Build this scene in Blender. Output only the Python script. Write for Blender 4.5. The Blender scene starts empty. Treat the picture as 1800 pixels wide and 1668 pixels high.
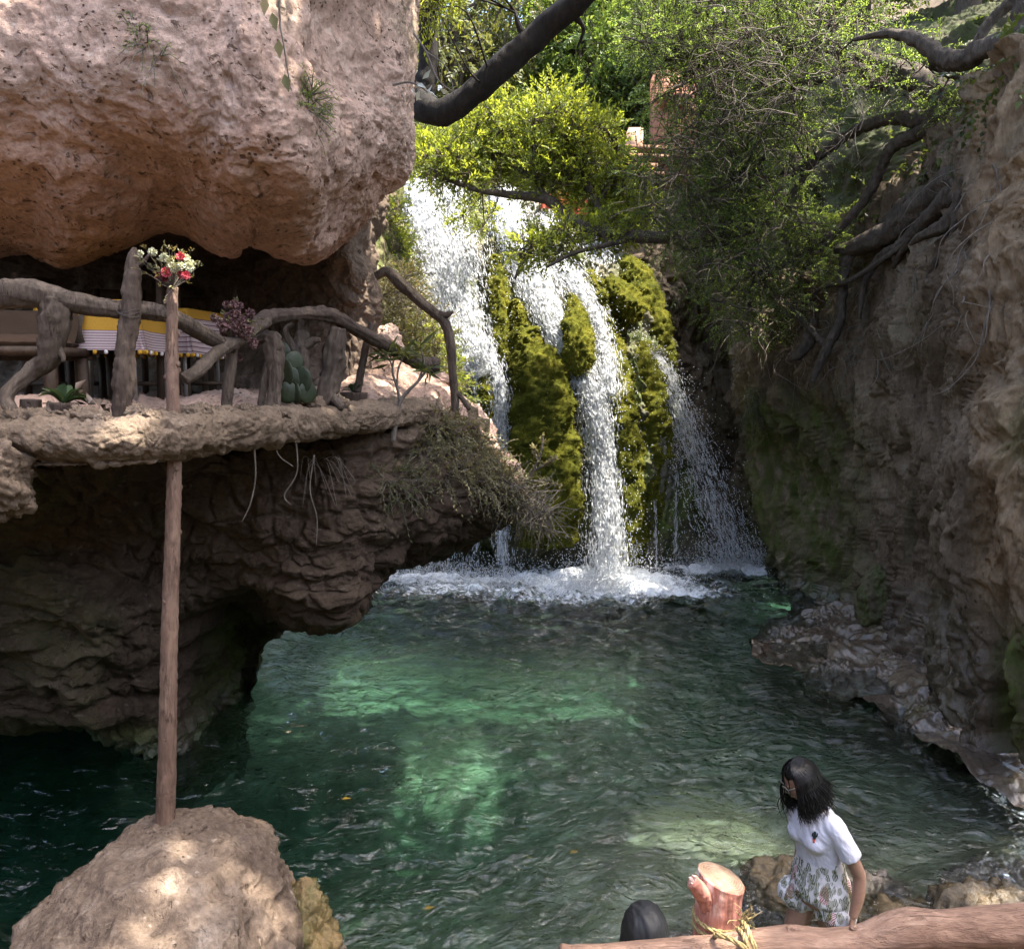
import bpy, bmesh, math, random
import numpy as np
from mathutils import Vector, Matrix
from mathutils.bvhtree import BVHTree

random.seed(7)
RNG = np.random.default_rng(11)
scene = bpy.context.scene
R = math.radians

# ------------------------------------------------------------------ camera
CAM = np.array([0.0, 0.0, 3.2]); PITCH = R(6.7); FPX = 1400.0
cd = bpy.data.cameras.new('camera'); cam = bpy.data.objects.new('camera', cd)
scene.collection.objects.link(cam)
cam.location = CAM; cam.rotation_euler = (R(90) - PITCH, 0, 0)
cd.sensor_width = 36; cd.lens = 36 * FPX / 1800; cd.clip_start = 0.05; cd.clip_end = 500
scene.camera = cam

# ------------------------------------------------------------------ light
SUN = np.array([0.40, -0.08, 0.91]); SUN /= np.linalg.norm(SUN)
w = bpy.data.worlds.new('World'); scene.world = w; w.use_nodes = True
nt = w.node_tree; bg = nt.nodes['Background']
sky = nt.nodes.new('ShaderNodeTexSky'); sky.sky_type = 'NISHITA'; sky.sun_disc = False
sky.sun_elevation = math.asin(SUN[2]); sky.sun_rotation = math.atan2(SUN[0], SUN[1]); sky.dust_density = 4.0
nt.links.new(sky.outputs[0], bg.inputs[0]); bg.inputs[1].default_value = 0.15
sd = bpy.data.lights.new('sun', 'SUN'); sd.energy = 3.7; sd.angle = R(0.5); sd.color = (1, 0.93, 0.82)
sun = bpy.data.objects.new('sun', sd); scene.collection.objects.link(sun)
sun.rotation_euler = Vector(SUN).to_track_quat('Z', 'Y').to_euler(); sun.location = (6, 6, 14)
vs = scene.view_settings; vs.view_transform = 'Standard'; vs.look = 'None'; vs.gamma = 1
vs.exposure = 2.62
scene.render.engine = 'CYCLES'
cy = scene.cycles
cy.max_bounces = 8; cy.diffuse_bounces = 4; cy.glossy_bounces = 3; cy.transmission_bounces = 4
cy.transparent_max_bounces = 24; cy.volume_bounces = 0; cy.caustics_reflective = False; cy.caustics_refractive = False
cy.use_denoising = True; cy.sample_clamp_indirect = 4.0

# ------------------------------------------------------------------ maths
FWD = np.array([0, math.cos(PITCH), -math.sin(PITCH)]); UPV = np.array([0, math.sin(PITCH), math.cos(PITCH)])
def P(px, py, Y):
    """A point seen at a place of the photograph, Y metres ahead."""
    d = FWD + np.array([1.0, 0, 0]) * ((px - 900) / FPX) - UPV * ((py - 834) / FPX)
    return CAM + d * (Y / d[1])
def PZ(px, py, z):
    d = FWD + np.array([1.0, 0, 0]) * ((px - 900) / FPX) - UPV * ((py - 834) / FPX)
    return CAM + d * ((z - CAM[2]) / d[2])
def toPX(p):
    q = np.asarray(p) - CAM
    z = q @ FWD
    z = np.where(np.abs(z) < 1e-6, 1e-6, z)
    return np.stack([900 + FPX * q[..., 0] / z, 834 - FPX * (q @ UPV) / z, z], -1)

_perm = np.random.default_rng(3).permutation(256); _perm = np.concatenate([_perm, _perm, _perm])
_g = np.random.default_rng(4).normal(size=(256, 3)); _g /= np.linalg.norm(_g, axis=1)[:, None]
def noise(p):
    p = np.asarray(p, float); i = np.floor(p).astype(int); f = p - i; i &= 255
    u = f * f * f * (f * (f * 6 - 15) + 10)
    out = 0
    for dx in (0, 1):
        for dy in (0, 1):
            for dz in (0, 1):
                h = _perm[_perm[_perm[(i[:, 0] + dx) & 255] + ((i[:, 1] + dy) & 255)] + ((i[:, 2] + dz) & 255)]
                g = _g[h]
                d = g[:, 0] * (f[:, 0] - dx) + g[:, 1] * (f[:, 1] - dy) + g[:, 2] * (f[:, 2] - dz)
                wx = u[:, 0] if dx else 1 - u[:, 0]; wy = u[:, 1] if dy else 1 - u[:, 1]; wz = u[:, 2] if dz else 1 - u[:, 2]
                out = out + d * wx * wy * wz
    return out * 1.5
def fbm(p, o=4, gain=0.5, ridged=False):
    a = 1.0; s = 0; p = np.asarray(p, float).copy()
    for k in range(o):
        n = noise(p + 17.3 * k)
        s = s + a * ((1 - 2 * np.abs(n)) if ridged else n); a *= gain; p = p * 2.03
    return s
_wr = np.random.default_rng(5).random((256, 3))
def worley(p):
    p = np.asarray(p, float); i = np.floor(p).astype(int); f = p - i
    f1 = np.full(len(p), 9.0); f2 = np.full(len(p), 9.0)
    for dx in (-1, 0, 1):
        for dy in (-1, 0, 1):
            for dz in (-1, 0, 1):
                h = _perm[_perm[_perm[(i[:, 0] + dx) & 255] + ((i[:, 1] + dy) & 255)] + ((i[:, 2] + dz) & 255)]
                q = np.array([dx, dy, dz]) + _wr[h] - f
                d = np.sqrt((q * q).sum(1))
                f2 = np.minimum(f2, np.maximum(f1, d)); f1 = np.minimum(f1, d)
    return f1, f2
def smooth(a, b, x):
    t = np.clip((x - a) / (b - a), 0, 1); return t * t * (3 - 2 * t)
def cr(pts, n):
    """Catmull-Rom along axis 0."""
    pts = np.asarray(pts, float); m = len(pts)
    if m == 2: t = np.linspace(0, 1, n).reshape((-1,) + (1,) * (pts.ndim - 1)); return pts[0] * (1 - t) + pts[1] * t
    e = np.concatenate([[2 * pts[0] - pts[1]], pts, [2 * pts[-1] - pts[-2]]])
    t = np.linspace(0, m - 1 - 1e-9, n); i = t.astype(int); f = (t - i).reshape((-1,) + (1,) * (pts.ndim - 1))
    a, b, c, d = e[i], e[i + 1], e[i + 2], e[i + 3]
    return 0.5 * (2 * b + (c - a) * f + (2 * a - 5 * b + 4 * c - d) * f ** 2 + (3 * b - a - 3 * c + d) * f ** 3)
def unit(v): return v / np.maximum(np.linalg.norm(v, axis=-1, keepdims=True), 1e-9)

# ------------------------------------------------------------------ meshes
def mk(name, V, faces, attrs=None, smooth_=True):
    """faces: list of int arrays, each (n,k)"""
    if not isinstance(faces, (list, tuple)): faces = [faces]
    me = bpy.data.meshes.new(name); V = np.ascontiguousarray(V, np.float32)
    faces = [np.asarray(f, np.int32) for f in faces if len(f)]
    me.vertices.add(len(V)); me.vertices.foreach_set('co', V.ravel())
    tot = np.concatenate([np.full(len(f), f.shape[1], np.int32) for f in faces])
    idx = np.concatenate([f.ravel() for f in faces])
    me.loops.add(len(idx)); me.loops.foreach_set('vertex_index', idx)
    st = np.concatenate([[0], np.cumsum(tot)[:-1]]).astype(np.int32)
    me.polygons.add(len(tot)); me.polygons.foreach_set('loop_start', st); me.polygons.foreach_set('loop_total', tot)
    if smooth_: me.polygons.foreach_set('use_smooth', np.ones(len(tot), bool))
    for k, v in (attrs or {}).items():
        v = np.asarray(v, np.float32)
        if v.ndim == 2:
            a = me.attributes.new(k, 'FLOAT_VECTOR', 'POINT'); a.data.foreach_set('vector', v.ravel())
        else:
            a = me.attributes.new(k, 'FLOAT', 'POINT'); a.data.foreach_set('value', v)
    me.update(calc_edges=True); me.validate()
    return me
class MB:
    """Collects pieces of one mesh."""
    def __init__(s): s.V = []; s.F = {}; s.A = {}; s.n = 0
    def add(s, V, F, **attrs):
        V = np.asarray(V, float); F = F if isinstance(F, list) else [F]
        for f in F:
            f = np.asarray(f)
            if len(f): s.F.setdefault(f.shape[1], []).append(f + s.n)
        for k, v in attrs.items():
            s.A.setdefault(k, []).append(np.broadcast_to(np.asarray(v, float), (len(V),) + np.shape(v)[1:] if np.ndim(v) > 1 else (len(V),)))
        s.V.append(V); s.n += len(V); return s
    def mesh(s, name):
        return mk(name, np.concatenate(s.V), [np.concatenate(f) for f in s.F.values()], {k: np.concatenate(v) for k, v in s.A.items()})
def gridF(nu, nv, wrapu=False):
    i, j = np.meshgrid(np.arange(nv - 1), np.arange(nu if wrapu else nu - 1), indexing='ij')
    a = i * nu + j; b = i * nu + (j + 1) % nu
    return np.stack([a, b, b + nu, a + nu], -1).reshape(-1, 4)
def sheet(cols, nu, nv):
    """A surface through columns of (px,py,Y) (or world points), each column top to bottom; left to right."""
    C = np.array([[P(*q) for q in c] for c in cols])             # C,R,3
    g = cr(C, nu); g = np.swapaxes(g, 0, 1); g = cr(g, nv)       # nv,nu,3
    return g
def gnormal(g, flip=False):
    du = np.gradient(g, axis=1); dv = np.gradient(g, axis=0)
    n = unit(np.cross(dv, du)); return -n if flip else n
def tube(pts, rad, n=10, step=None, gn=0.0, gs=3.0, cap=True, ell=None, rings=None, ridges=0):
    """A limb through pts: V, F. gn: relative bark relief."""
    pts = np.asarray(pts, float); rad = np.broadcast_to(np.asarray(rad, float), (len(pts),))
    L = np.linalg.norm(np.diff(pts, axis=0), axis=1).sum()
    m = rings or max(3, int(L / (step or max(rad.mean() * 0.6, 0.004))) + 1)
    p = cr(pts, m); r = np.maximum(cr(rad[:, None], m)[:, 0], 1e-4)
    t = unit(np.gradient(p, axis=0)); 
    nrm = np.zeros_like(p); a = np.array([0, 0, 1.0]) if abs(t[0][2]) < 0.8 else np.array([1.0, 0, 0])
    v = a - t[0] * (a @ t[0]); v /= np.linalg.norm(v)
    for k in range(m):
        v = v - t[k] * (v @ t[k]); v /= max(np.linalg.norm(v), 1e-9); nrm[k] = v
    b = np.cross(t, nrm); th = np.linspace(0, 2 * math.pi, n, endpoint=False)
    c, s = np.cos(th), np.sin(th)
    ring = nrm[:, None] * c[None, :, None] + b[:, None] * s[None, :, None] * (ell or 1.0)
    if gn > 0:
        q = (p[:, None] + ring * r[:, None, None]).reshape(-1, 3)
        sc = gs / max(rad.mean(), 0.01)
        d = fbm(q * sc * 0.25, 4, 0.6) * 1.2
        if ridges:
            along = np.repeat(np.arange(m) * L / m, n); aa = np.tile(th, m)
            qq = np.stack([np.cos(aa) * ridges * .3, np.sin(aa) * ridges * .3, along * 2.0], 1)
            d = d * 0.6 + 0.5 * fbm(qq, 3, 0.6, True)
        rr = (1 + gn * d).reshape(m, n)
    else: rr = np.ones((m, n))
    V = (p[:, None] + ring * (r[:, None] * rr)[:, :, None]).reshape(-1, 3)
    F = [gridF(n, m, True)]
    if cap:
        k = len(V); V = np.concatenate([V, [p[0]], [p[-1]]])
        j = np.arange(n); F.append(np.concatenate([np.stack([np.full(n, k), (j + 1) % n, j], 1), np.stack([np.full(n, k + 1), (m - 1) * n + j, (m - 1) * n + (j + 1) % n], 1)]))
    return V, F
def pxpath(l):
    """[(px,py,Y,radius_px)] -> points, radii in metres"""
    pts = np.array([P(a, b, Y) for a, b, Y, r in l]); rad = np.array([r * np.linalg.norm(P(a, b, Y) - CAM) / FPX for a, b, Y, r in l])
    return pts, rad
def segs(A, B, ra, rb):
    """Many three-sided twigs at once."""
    A = np.asarray(A); B = np.asarray(B); t = unit(B - A); n = unit(np.cross(t, unit(RNG.normal(size=A.shape)))); b = np.cross(t, n)
    V = []
    for q, r in ((A, ra), (B, rb)):
        r = np.broadcast_to(np.asarray(r, float), (len(A),))[:, None]
        for k in range(3):
            a = 2 * math.pi * k / 3; V.append(q + (n * math.cos(a) + b * math.sin(a)) * r)
    V = np.stack(V, 1).reshape(-1, 3); base = np.arange(len(A))[:, None] * 6
    F = np.concatenate([base + np.array([k, (k + 1) % 3, 3 + (k + 1) % 3, 3 + k]) for k in range(3)])
    return V, F
def leafmesh(o, axis, length, width, fold=0.25, nrm=None):
    """Folded two-triangle-pair leaves. o, axis (N,3)."""
    N = len(o); length = np.broadcast_to(length, (N,))[:, None]; width = np.broadcast_to(width, (N,))[:, None]
    rn = unit(RNG.normal(size=(N, 3))) if nrm is None else nrm
    s = unit(np.cross(axis, rn)); up = np.cross(s, axis)
    mid = o + axis * length * 0.45
    V = np.stack([o, mid + s * width * .5 + up * width * fold, o + axis * length - up * length * .12, mid - s * width * .5 + up * width * fold], 1).reshape(-1, 3)
    b = np.arange(N)[:, None] * 4
    F = np.concatenate([b + np.array([0, 1, 2]), b + np.array([0, 2, 3])])
    return V, F, np.repeat(RNG.random(N), 4)
def sprays(o, d, L, k, ll, lw, droop=0.25, opn=0.7, jit=0.25):
    """Leafy shoots: k leaves alternating along each shoot."""
    S = len(o); L = np.broadcast_to(L, (S,)); t = np.linspace(0.12, 1, k)
    up0 = unit(np.cross(d, unit(RNG.normal(size=(S, 3)))))
    pos = o[:, None] + d[:, None] * (L[:, None] * t)[:, :, None]
    pos[:, :, 2] -= droop * L[:, None] * t ** 2
    tan = unit(d[:, None] + np.zeros((S, k, 3)) + np.stack([np.zeros(k), np.zeros(k), -2 * droop * t], -1)[None])
    side = unit(np.cross(tan, up0[:, None] + np.zeros((S, k, 3))))
    sg = np.where(np.arange(k) % 2 == 0, 1.0, -1.0)[None, :, None]
    ax = unit(tan + side * sg * opn + RNG.normal(size=(S, k, 3)) * jit)
    nr = unit(np.cross(side, tan) + RNG.normal(size=(S, k, 3)) * jit * 1.5)
    ls = np.broadcast_to(ll, (S,))[:, None] * RNG.uniform(.65, 1.2, (S, k)); 
    V, F, r = leafmesh(pos.reshape(-1, 3), ax.reshape(-1, 3), ls.ravel(), ls.ravel() * lw, nrm=nr.reshape(-1, 3))
    r = np.clip(0.55 * r + 0.45 * np.repeat(RNG.random(S), 4 * k), 0, 1)
    tip = pos[:, -1]; midp = pos[:, k // 2]
    return V, F, r, midp, tip
def inpoly(x, y, poly):
    poly = np.asarray(poly, float); c = np.zeros(len(x), bool); j = len(poly) - 1
    for i in range(len(poly)):
        xi, yi = poly[i]; xj, yj = poly[j]
        c ^= ((yi > y) != (yj > y)) & (x < (xj - xi) * (y - yi) / (yj - yi + 1e-12) + xi); j = i
    return c
def polypts(poly, n, dens=None):
    poly = np.asarray(poly, float); lo, hi = poly.min(0), poly.max(0); out = []
    while sum(map(len, out)) < n:
        q = RNG.uniform(lo, hi, (n * 2, 2)); q = q[inpoly(q[:, 0], q[:, 1], poly)]; out.append(q)
    return np.concatenate(out)[:n]

# ------------------------------------------------------------------ objects
def tag(o, label=None, cat=None, group=None, kind=None):
    if label: o['label'] = label
    if cat: o['category'] = cat
    if group: o['group'] = group
    if kind: o['kind'] = kind
    return o
def thing(name, loc, label, cat, group=None):
    o = bpy.data.objects.new(name, None); scene.collection.objects.link(o); o.location = [float(x) for x in loc]; o.empty_display_size = .1
    return tag(o, label, cat, group)
def put(name, me, m, parent=None, origin=None, local=False):
    """Link a mesh given in world coordinates (or local ones)."""
    if isinstance(me, MB): me = me.mesh(name)
    o = bpy.data.objects.new(name, me); scene.collection.objects.link(o)
    if m is not None: me.materials.append(m)
    if parent is not None:
        o.parent = parent
        if not local:
            t = parent; off = Vector((0, 0, 0))
            while t is not None: off += t.location; t = t.parent
            me.transform(Matrix.Translation(-off))
    elif not local:
        n = len(me.vertices); co = np.empty(n * 3, np.float32); me.vertices.foreach_get('co', co); co = co.reshape(-1, 3)
        b = Vector((float(co[:, 0].mean()), float(co[:, 1].mean()), float(co[:, 2].min())))
        me.transform(Matrix.Translation(-b)); o.location = b
    return o
def dup(o, parent=None):
    c = o.copy(); scene.collection.objects.link(c); c.parent = parent
    for ch in list(o.children): dup(ch, c)
    return c

# ------------------------------------------------------------------ materials
class M:
    def __init__(s, name):
        s.m = bpy.data.materials.new(name); s.m.use_nodes = True; s.t = s.m.node_tree; s.t.nodes.clear()
        s.out = s.n('ShaderNodeOutputMaterial')
    def n(s, typ, ins=None, **kw):
        nd = s.t.nodes.new(typ)
        for k, v in kw.items(): setattr(nd, k, v)
        for k, v in (ins or {}).items(): s.set(nd.inputs[k], v)
        return nd
    def set(s, sock, v):
        if isinstance(v, bpy.types.NodeSocket): s.t.links.new(v, sock)
        elif isinstance(v, bpy.types.Node): s.t.links.new(v.outputs[0], sock)
        else:
            if sock.type == 'RGBA' and len(v) == 3: v = (*v, 1)
            sock.default_value = v
    def pos(s): return s.n('ShaderNodeNewGeometry').outputs['Position']
    def mapp(s, v, scale=(1, 1, 1), loc=(0, 0, 0), rot=(0, 0, 0)):
        return s.n('ShaderNodeMapping', {0: v, 1: loc, 2: rot, 3: scale}).outputs[0]
    def noise(s, v, scale, det=4, rough=.55, dist=0.0):
        return s.n('ShaderNodeTexNoise', {'Vector': v, 'Scale': scale, 'Detail': det, 'Roughness': rough, 'Distortion': dist}).outputs[0]
    def vor(s, v, scale, feature='F1', out=0, rnd=1.0):
        return s.n('ShaderNodeTexVoronoi', {'Vector': v, 'Scale': scale, 'Randomness': rnd}, feature=feature).outputs[out]
    def ramp(s, f, stops, interp='LINEAR'):
        nd = s.n('ShaderNodeValToRGB', {0: f}); cr_ = nd.color_ramp; cr_.interpolation = interp
        while len(cr_.elements) < len(stops): cr_.elements.new(0.5)
        for e, (p, c) in zip(cr_.elements, stops):
            e.position = p; e.color = (*c, 1) if hasattr(c, '__len__') else (c, c, c, 1)
        return nd.outputs[0]
    def mix(s, f, a, b, typ='MIX'):
        nd = s.n('ShaderNodeMix', data_type='RGBA', blend_type=typ)
        s.set(nd.inputs[0], f); s.set(nd.inputs[6], a); s.set(nd.inputs[7], b); return nd.outputs[2]
    def math(s, op, a, b=0.0, c=0.0, clamp=False):
        nd = s.n('ShaderNodeMath', operation=op, use_clamp=clamp); s.set(nd.inputs[0], a); s.set(nd.inputs[1], b); s.set(nd.inputs[2], c); return nd.outputs[0]
    def attr(s, name): return s.n('ShaderNodeAttribute', attribute_name=name).outputs['Fac']
    def vattr(s, name): return s.n('ShaderNodeAttribute', attribute_name=name).outputs['Vector']
    def bump(s, h, strength=.5, dist=.02, n=None):
        d = {'Height': h, 'Strength': strength, 'Distance': dist}
        if n is not None: d['Normal'] = n
        return s.n('ShaderNodeBump', d).outputs[0]
    def bsdf(s, **k):
        nd = s.n('ShaderNodeBsdfPrincipled')
        for a, v in k.items(): s.set(nd.inputs[a.replace('_', ' ')], v)
        return nd.outputs[0]
    def done(s, sh, vol=None):
        s.t.links.new(sh, s.out.inputs[0])
        if vol is not None: s.t.links.new(vol, s.out.inputs[1])
        return s.m

def rockmat(name, cols, scale=1.0, moss=(0.045, 0.06, 0.012), pits=0.5, speck=0.25, bumpd=.03, rough=.85, stretch=(1, 1, 1), pale=(0.5, 0.42, 0.34), tintc=(1.06, .96, .9)):
    m = M(name); p = m.mapp(m.pos(), stretch)
    n1 = m.noise(p, 0.9 * scale, 6, .62, .4); n2 = m.noise(p, 6 * scale, 8, .7, .2); n3 = m.noise(p, 34 * scale, 6, .7)
    c = m.ramp(m.math('ADD', m.math('MULTIPLY', n1, .65), m.math('MULTIPLY', n2, .35)), [(.28 + .36 * i / (len(cols) - 1), q) for i, q in enumerate(cols)])
    c = m.mix(.75, c, m.ramp(n3, [(.3, .45), (.68, 1.25)]), 'MULTIPLY')
    # pale lichen and chips
    v = m.noise(p, 9 * scale, 3, .5, 1.2); sp = m.ramp(v, [(.66, 0), (.72, 1)])
    c = m.mix(m.math('MULTIPLY', sp, speck), c, pale)
    # dark pits
    q = m.mapp(p, loc=(3.1, 7.7, 1.3)); pit = m.noise(q, 14 * scale, 3, .6, .6); pf = m.ramp(pit, [(.30, 1), (.39, 0)])
    c = m.mix(m.math('MULTIPLY', pf, pits), c, m.mix(1.0, c, (.28, .25, .24), 'MULTIPLY'))
    hq = m.mapp(p, (1, 1, 1.35), loc=(1.7, 4.1, 2.2)); hv = m.vor(hq, 21 * scale); hole = m.math('MULTIPLY', m.ramp(hv, [(.12, 1), (.24, 0)]), m.ramp(m.noise(p, 2.6 * scale, 4, .6), [(.50, 0), (.60, pits)]))
    c = m.mix(hole, c, m.mix(1.0, c, (.2, .18, .16), 'MULTIPLY'))
    cv = m.vor(m.mapp(p, (1, 1, 1.2), loc=(9.1, 2.3, 5.5)), 11 * scale); chip = m.math('MULTIPLY', m.ramp(m.math('ADD', cv, m.math('MULTIPLY', n3, .25)), [(.24, 1), (.33, 0)]), m.ramp(m.noise(p, 1.9 * scale, 4, .6, .5), [(.50, 0), (.62, speck)]))
    c = m.mix(chip, c, pale)
    ms = m.math('MULTIPLY', m.attr('moss'), m.ramp(m.noise(p, 5 * scale, 6, .7), [(.36, .0), (.58, 1)]))
    mc = m.mix(m.noise(p, 40, 3), moss, tuple(x * 2.0 for x in moss))
    c = m.mix(ms, c, mc)
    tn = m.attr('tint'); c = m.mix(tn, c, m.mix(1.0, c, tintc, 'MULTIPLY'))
    wet = m.attr('wet'); c = m.mix(m.math('MULTIPLY', wet, .55), c, m.mix(1.0, c, (.38, .33, .28), 'MULTIPLY'))
    rg = m.math('SUBTRACT', rough, m.math('MULTIPLY', wet, rough - .14))
    h = m.math('ADD', m.math('MULTIPLY', n2, .8), m.math('MULTIPLY', n3, .45)); h = m.math('SUBTRACT', h, m.math('ADD', m.math('MULTIPLY', pf, .45 * pits + .05), m.math('MULTIPLY', hole, .7)))
    h = m.math('ADD', h, m.math('MULTIPLY', m.noise(p, 120 * scale, 3, .6), .12))
    return m.done(m.bsdf(Base_Color=c, Roughness=rg, Normal=m.bump(h, .9, bumpd), Specular_IOR_Level=m.math('ADD', .18, m.math('MULTIPLY', wet, .7))))
def leafmat(name, cols, trans=.45, rough=.45, tr_gain=1.6, noisy=.0):
    m = M(name); r = m.attr('rnd')
    c = m.ramp(r, [(i / (len(cols) - 1), q) for i, q in enumerate(cols)])
    a = m.bsdf(Base_Color=c, Roughness=rough, Specular_IOR_Level=.35)
    tc = m.mix(1.0, c, (tr_gain * 1.12, tr_gain, tr_gain * .6), 'MULTIPLY')
    b = m.n('ShaderNodeBsdfTranslucent', {0: tc}).outputs[0]
    x = m.n('ShaderNodeMixShader', {0: trans, 1: a, 2: b}).outputs[0]
    return m.done(x)
def barkmat(name, cols, scale=1.0, stretch=(1, 1, .25), bumpd=.016, rough=.85, crack=.9):
    m = M(name); p = m.mapp(m.n('ShaderNodeTexCoord').outputs['Object'], stretch)
    n = m.noise(p, 18 * scale, 8, .7, .8); n2 = m.noise(p, 70 * scale, 5, .7); big = m.noise(m.pos(), 3, 3)
    c = m.ramp(m.math('ADD', m.math('MULTIPLY', n, .7), m.math('MULTIPLY', big, .3)), [(.3 + .4 * i / (len(cols) - 1), q) for i, q in enumerate(cols)])
    c = m.mix(.6, c, m.ramp(n2, [(.3, .5), (.7, 1.2)]), 'MULTIPLY')
    h = m.math('ADD', n, m.math('MULTIPLY', n2, .4))
    q = m.mapp(p, tuple(.35 if s < 1 else 1 for s in stretch)); ck = m.noise(q, 42 * scale, 3, .6, 1.2); ck = m.math('ABSOLUTE', m.math('SUBTRACT', ck, .5)); ck = m.ramp(ck, [(.0, 1), (.022, 0)])
    ck = m.math('MULTIPLY', ck, m.ramp(m.noise(p, 9 * scale, 3), [(.42, 0), (.6, crack)])); c = m.mix(ck, c, m.mix(1.0, c, (.22, .2, .19), 'MULTIPLY')); h = m.math('SUBTRACT', h, m.math('MULTIPLY', ck, .5))
    return m.done(m.bsdf(Base_Color=c, Roughness=rough, Normal=m.bump(h, .8, bumpd), Specular_IOR_Level=.2))
def plain(name, col, rough=.6, var=.25, scale=30, metal=0.0, spec=.3):
    m = M(name); p = m.pos(); n = m.noise(p, scale, 4, .6)
    c = m.mix(var, col, m.mix(1.0, col, m.ramp(n, [(.3, .3), (.7, 1.6)]), 'MULTIPLY'))
    return m.done(m.bsdf(Base_Color=c, Roughness=rough, Metallic=metal, Specular_IOR_Level=spec, Normal=m.bump(n, .2, .004)))

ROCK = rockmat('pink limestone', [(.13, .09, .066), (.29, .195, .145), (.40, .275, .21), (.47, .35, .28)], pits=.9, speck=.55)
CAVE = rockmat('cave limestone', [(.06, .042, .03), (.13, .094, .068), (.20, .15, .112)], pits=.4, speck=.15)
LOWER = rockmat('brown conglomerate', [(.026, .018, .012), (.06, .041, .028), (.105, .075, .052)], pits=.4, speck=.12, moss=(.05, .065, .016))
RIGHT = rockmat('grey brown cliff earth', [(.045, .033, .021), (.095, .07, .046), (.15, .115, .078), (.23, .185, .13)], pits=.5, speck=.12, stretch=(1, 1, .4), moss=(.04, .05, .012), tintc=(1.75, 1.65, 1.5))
WET = rockmat('wet dark rock', [(.06, .045, .032), (.13, .10, .075), (.24, .195, .15)], pits=.15, speck=.1, bumpd=.008)
BOULD = rockmat('pale boulder', [(.045, .03, .022), (.11, .078, .056), (.20, .148, .11), (.34, .275, .22)], pits=.5, speck=.35, stretch=(1, 1, .22), bumpd=.05, scale=1.4)
FALLROCK = rockmat('mossy tufa', [(.045, .045, .03), (.10, .095, .06), (.17, .15, .10)], pits=.3, speck=.1, moss=(.05, .07, .012))
CONC = rockmat('terrace concrete', [(.07, .05, .034), (.15, .11, .076), (.24, .18, .13)], scale=1.5, pits=.4, speck=.2, pale=(.42, .36, .27))
WOOD_GREY = barkmat('weathered driftwood', [(.032, .024, .018), (.085, .064, .048), (.165, .13, .10)])
WOOD_DARK = barkmat('dark rough wood', [(.028, .02, .015), (.07, .05, .038), (.12, .09, .068)])
WOOD_POLE = barkmat('peeled brown pole', [(.09, .055, .038), (.17, .108, .078), (.25, .168, .122)])
WOOD_PINK = barkmat('reddish peeled log', [(.09, .052, .036), (.25, .155, .11), (.40, .28, .21)], scale=1.3, stretch=(.22, 1, 1), crack=1.0)
BARK_BLACK = barkmat('dark tree bark', [(.008, .007, .006), (.018, .015, .013), (.032, .027, .023)], scale=.6)
BARK = barkmat('brown tree bark', [(.035, .028, .022), (.08, .064, .05), (.14, .115, .09)])
TWIG = barkmat('grey twig bark', [(.09, .075, .06), (.17, .145, .12), (.27, .235, .2)])
LEAF_BRIGHT = leafmat('bright green leaf', [(.075, .10, .014), (.14, .18, .024), (.21, .24, .04)], .5, tr_gain=2.0)
LEAF_FINE = leafmat('fine green leaf', [(.065, .11, .026), (.105, .165, .038), (.16, .225, .058)], .55, tr_gain=1.9)
LEAF_DARK = leafmat('dark olive leaf', [(.05, .062, .022), (.085, .10, .034), (.14, .155, .055)], .45)
LEAF_IVY = leafmat('ivy leaf', [(.03, .045, .014), (.06, .085, .022), (.11, .14, .035)], .4, rough=.35)
LEAF_DRY = leafmat('dry shrub leaf', [(.08, .085, .035), (.15, .14, .06), (.25, .21, .11)], .3)
LEAF_POT = leafmat('glossy potted leaf', [(.03, .055, .025), (.05, .085, .04), (.08, .12, .06)], .2, rough=.3)
# ================================================================== terrain
def rock(name, cols, nu, nv, m, amp=.12, freq=1.2, oct_=6, cob=0.0, cobf=2.5, strata=0.0, flute=0.0, fine=.02, flip=False, mossf=None, wetf=None, tintf=None, kind='structure', label=None, cat=None, ridge=.0, edge_fade=0.0, build=True):
    g = sheet(cols, nu, nv) if not isinstance(cols, np.ndarray) else cols
    nu, nv = g.shape[1], g.shape[0]
    n = gnormal(g, flip); p = g.reshape(-1, 3); N = n.reshape(-1, 3)
    warp = np.stack([fbm(p * .7 + k * 9.1, 3) for k in range(3)], 1) * .25
    q = p + warp
    d = amp * fbm(q * freq, oct_, .5)
    if ridge: d = d + ridge * fbm(q * freq * 1.7 + 5, 5, .5, True)
    if cob:
        f1, f2 = worley(q * np.array([cobf, cobf, cobf * 1.25])); msk = smooth(-.1, .35, noise(q * .8 + 31))
        d = d + cob * (smooth(0, .35, f2 - f1) * .8 - .4 + .5 * (0.5 - f1)) * msk
        f1, f2 = worley(q * np.array([cobf, cobf, cobf * 1.25]) * 2.3 + 4); d = d + cob * .45 * (smooth(0, .3, f2 - f1) - .5) * (1 - .5 * msk)
    if strata:
        z = q[:, 2] * 3.2 + .5 * noise(q * .8)
        d = d + strata * (np.abs((z % 1) - .5) * 2 - .5) * (0.6 + .5 * noise(q * 1.3 + 8))
    if flute:
        q2 = q * np.array([2.6, 2.6, .45]); d = d + flute * fbm(q2, 5, .55, True)
    d = d + fine * fbm(q * 9, 4, .6)
    pit = noise(q * 7 + 3); d = d - fine * 1.6 * smooth(.45, .7, pit)
    if edge_fade: pass
    V = p + N * d[:, None]
    at = {}
    def ev(f): return np.clip(f(V, N, d), 0, 1)
    if mossf: at['moss'] = ev(mossf)
    if wetf: at['wet'] = ev(wetf)
    if tintf: at['tint'] = ev(tintf)
    if not build: return V.reshape(g.shape)
    o = put(name, mk(name, V, gridF(nu, nv), at), m)
    tag(o, label, cat, kind=kind)
    return o

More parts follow.
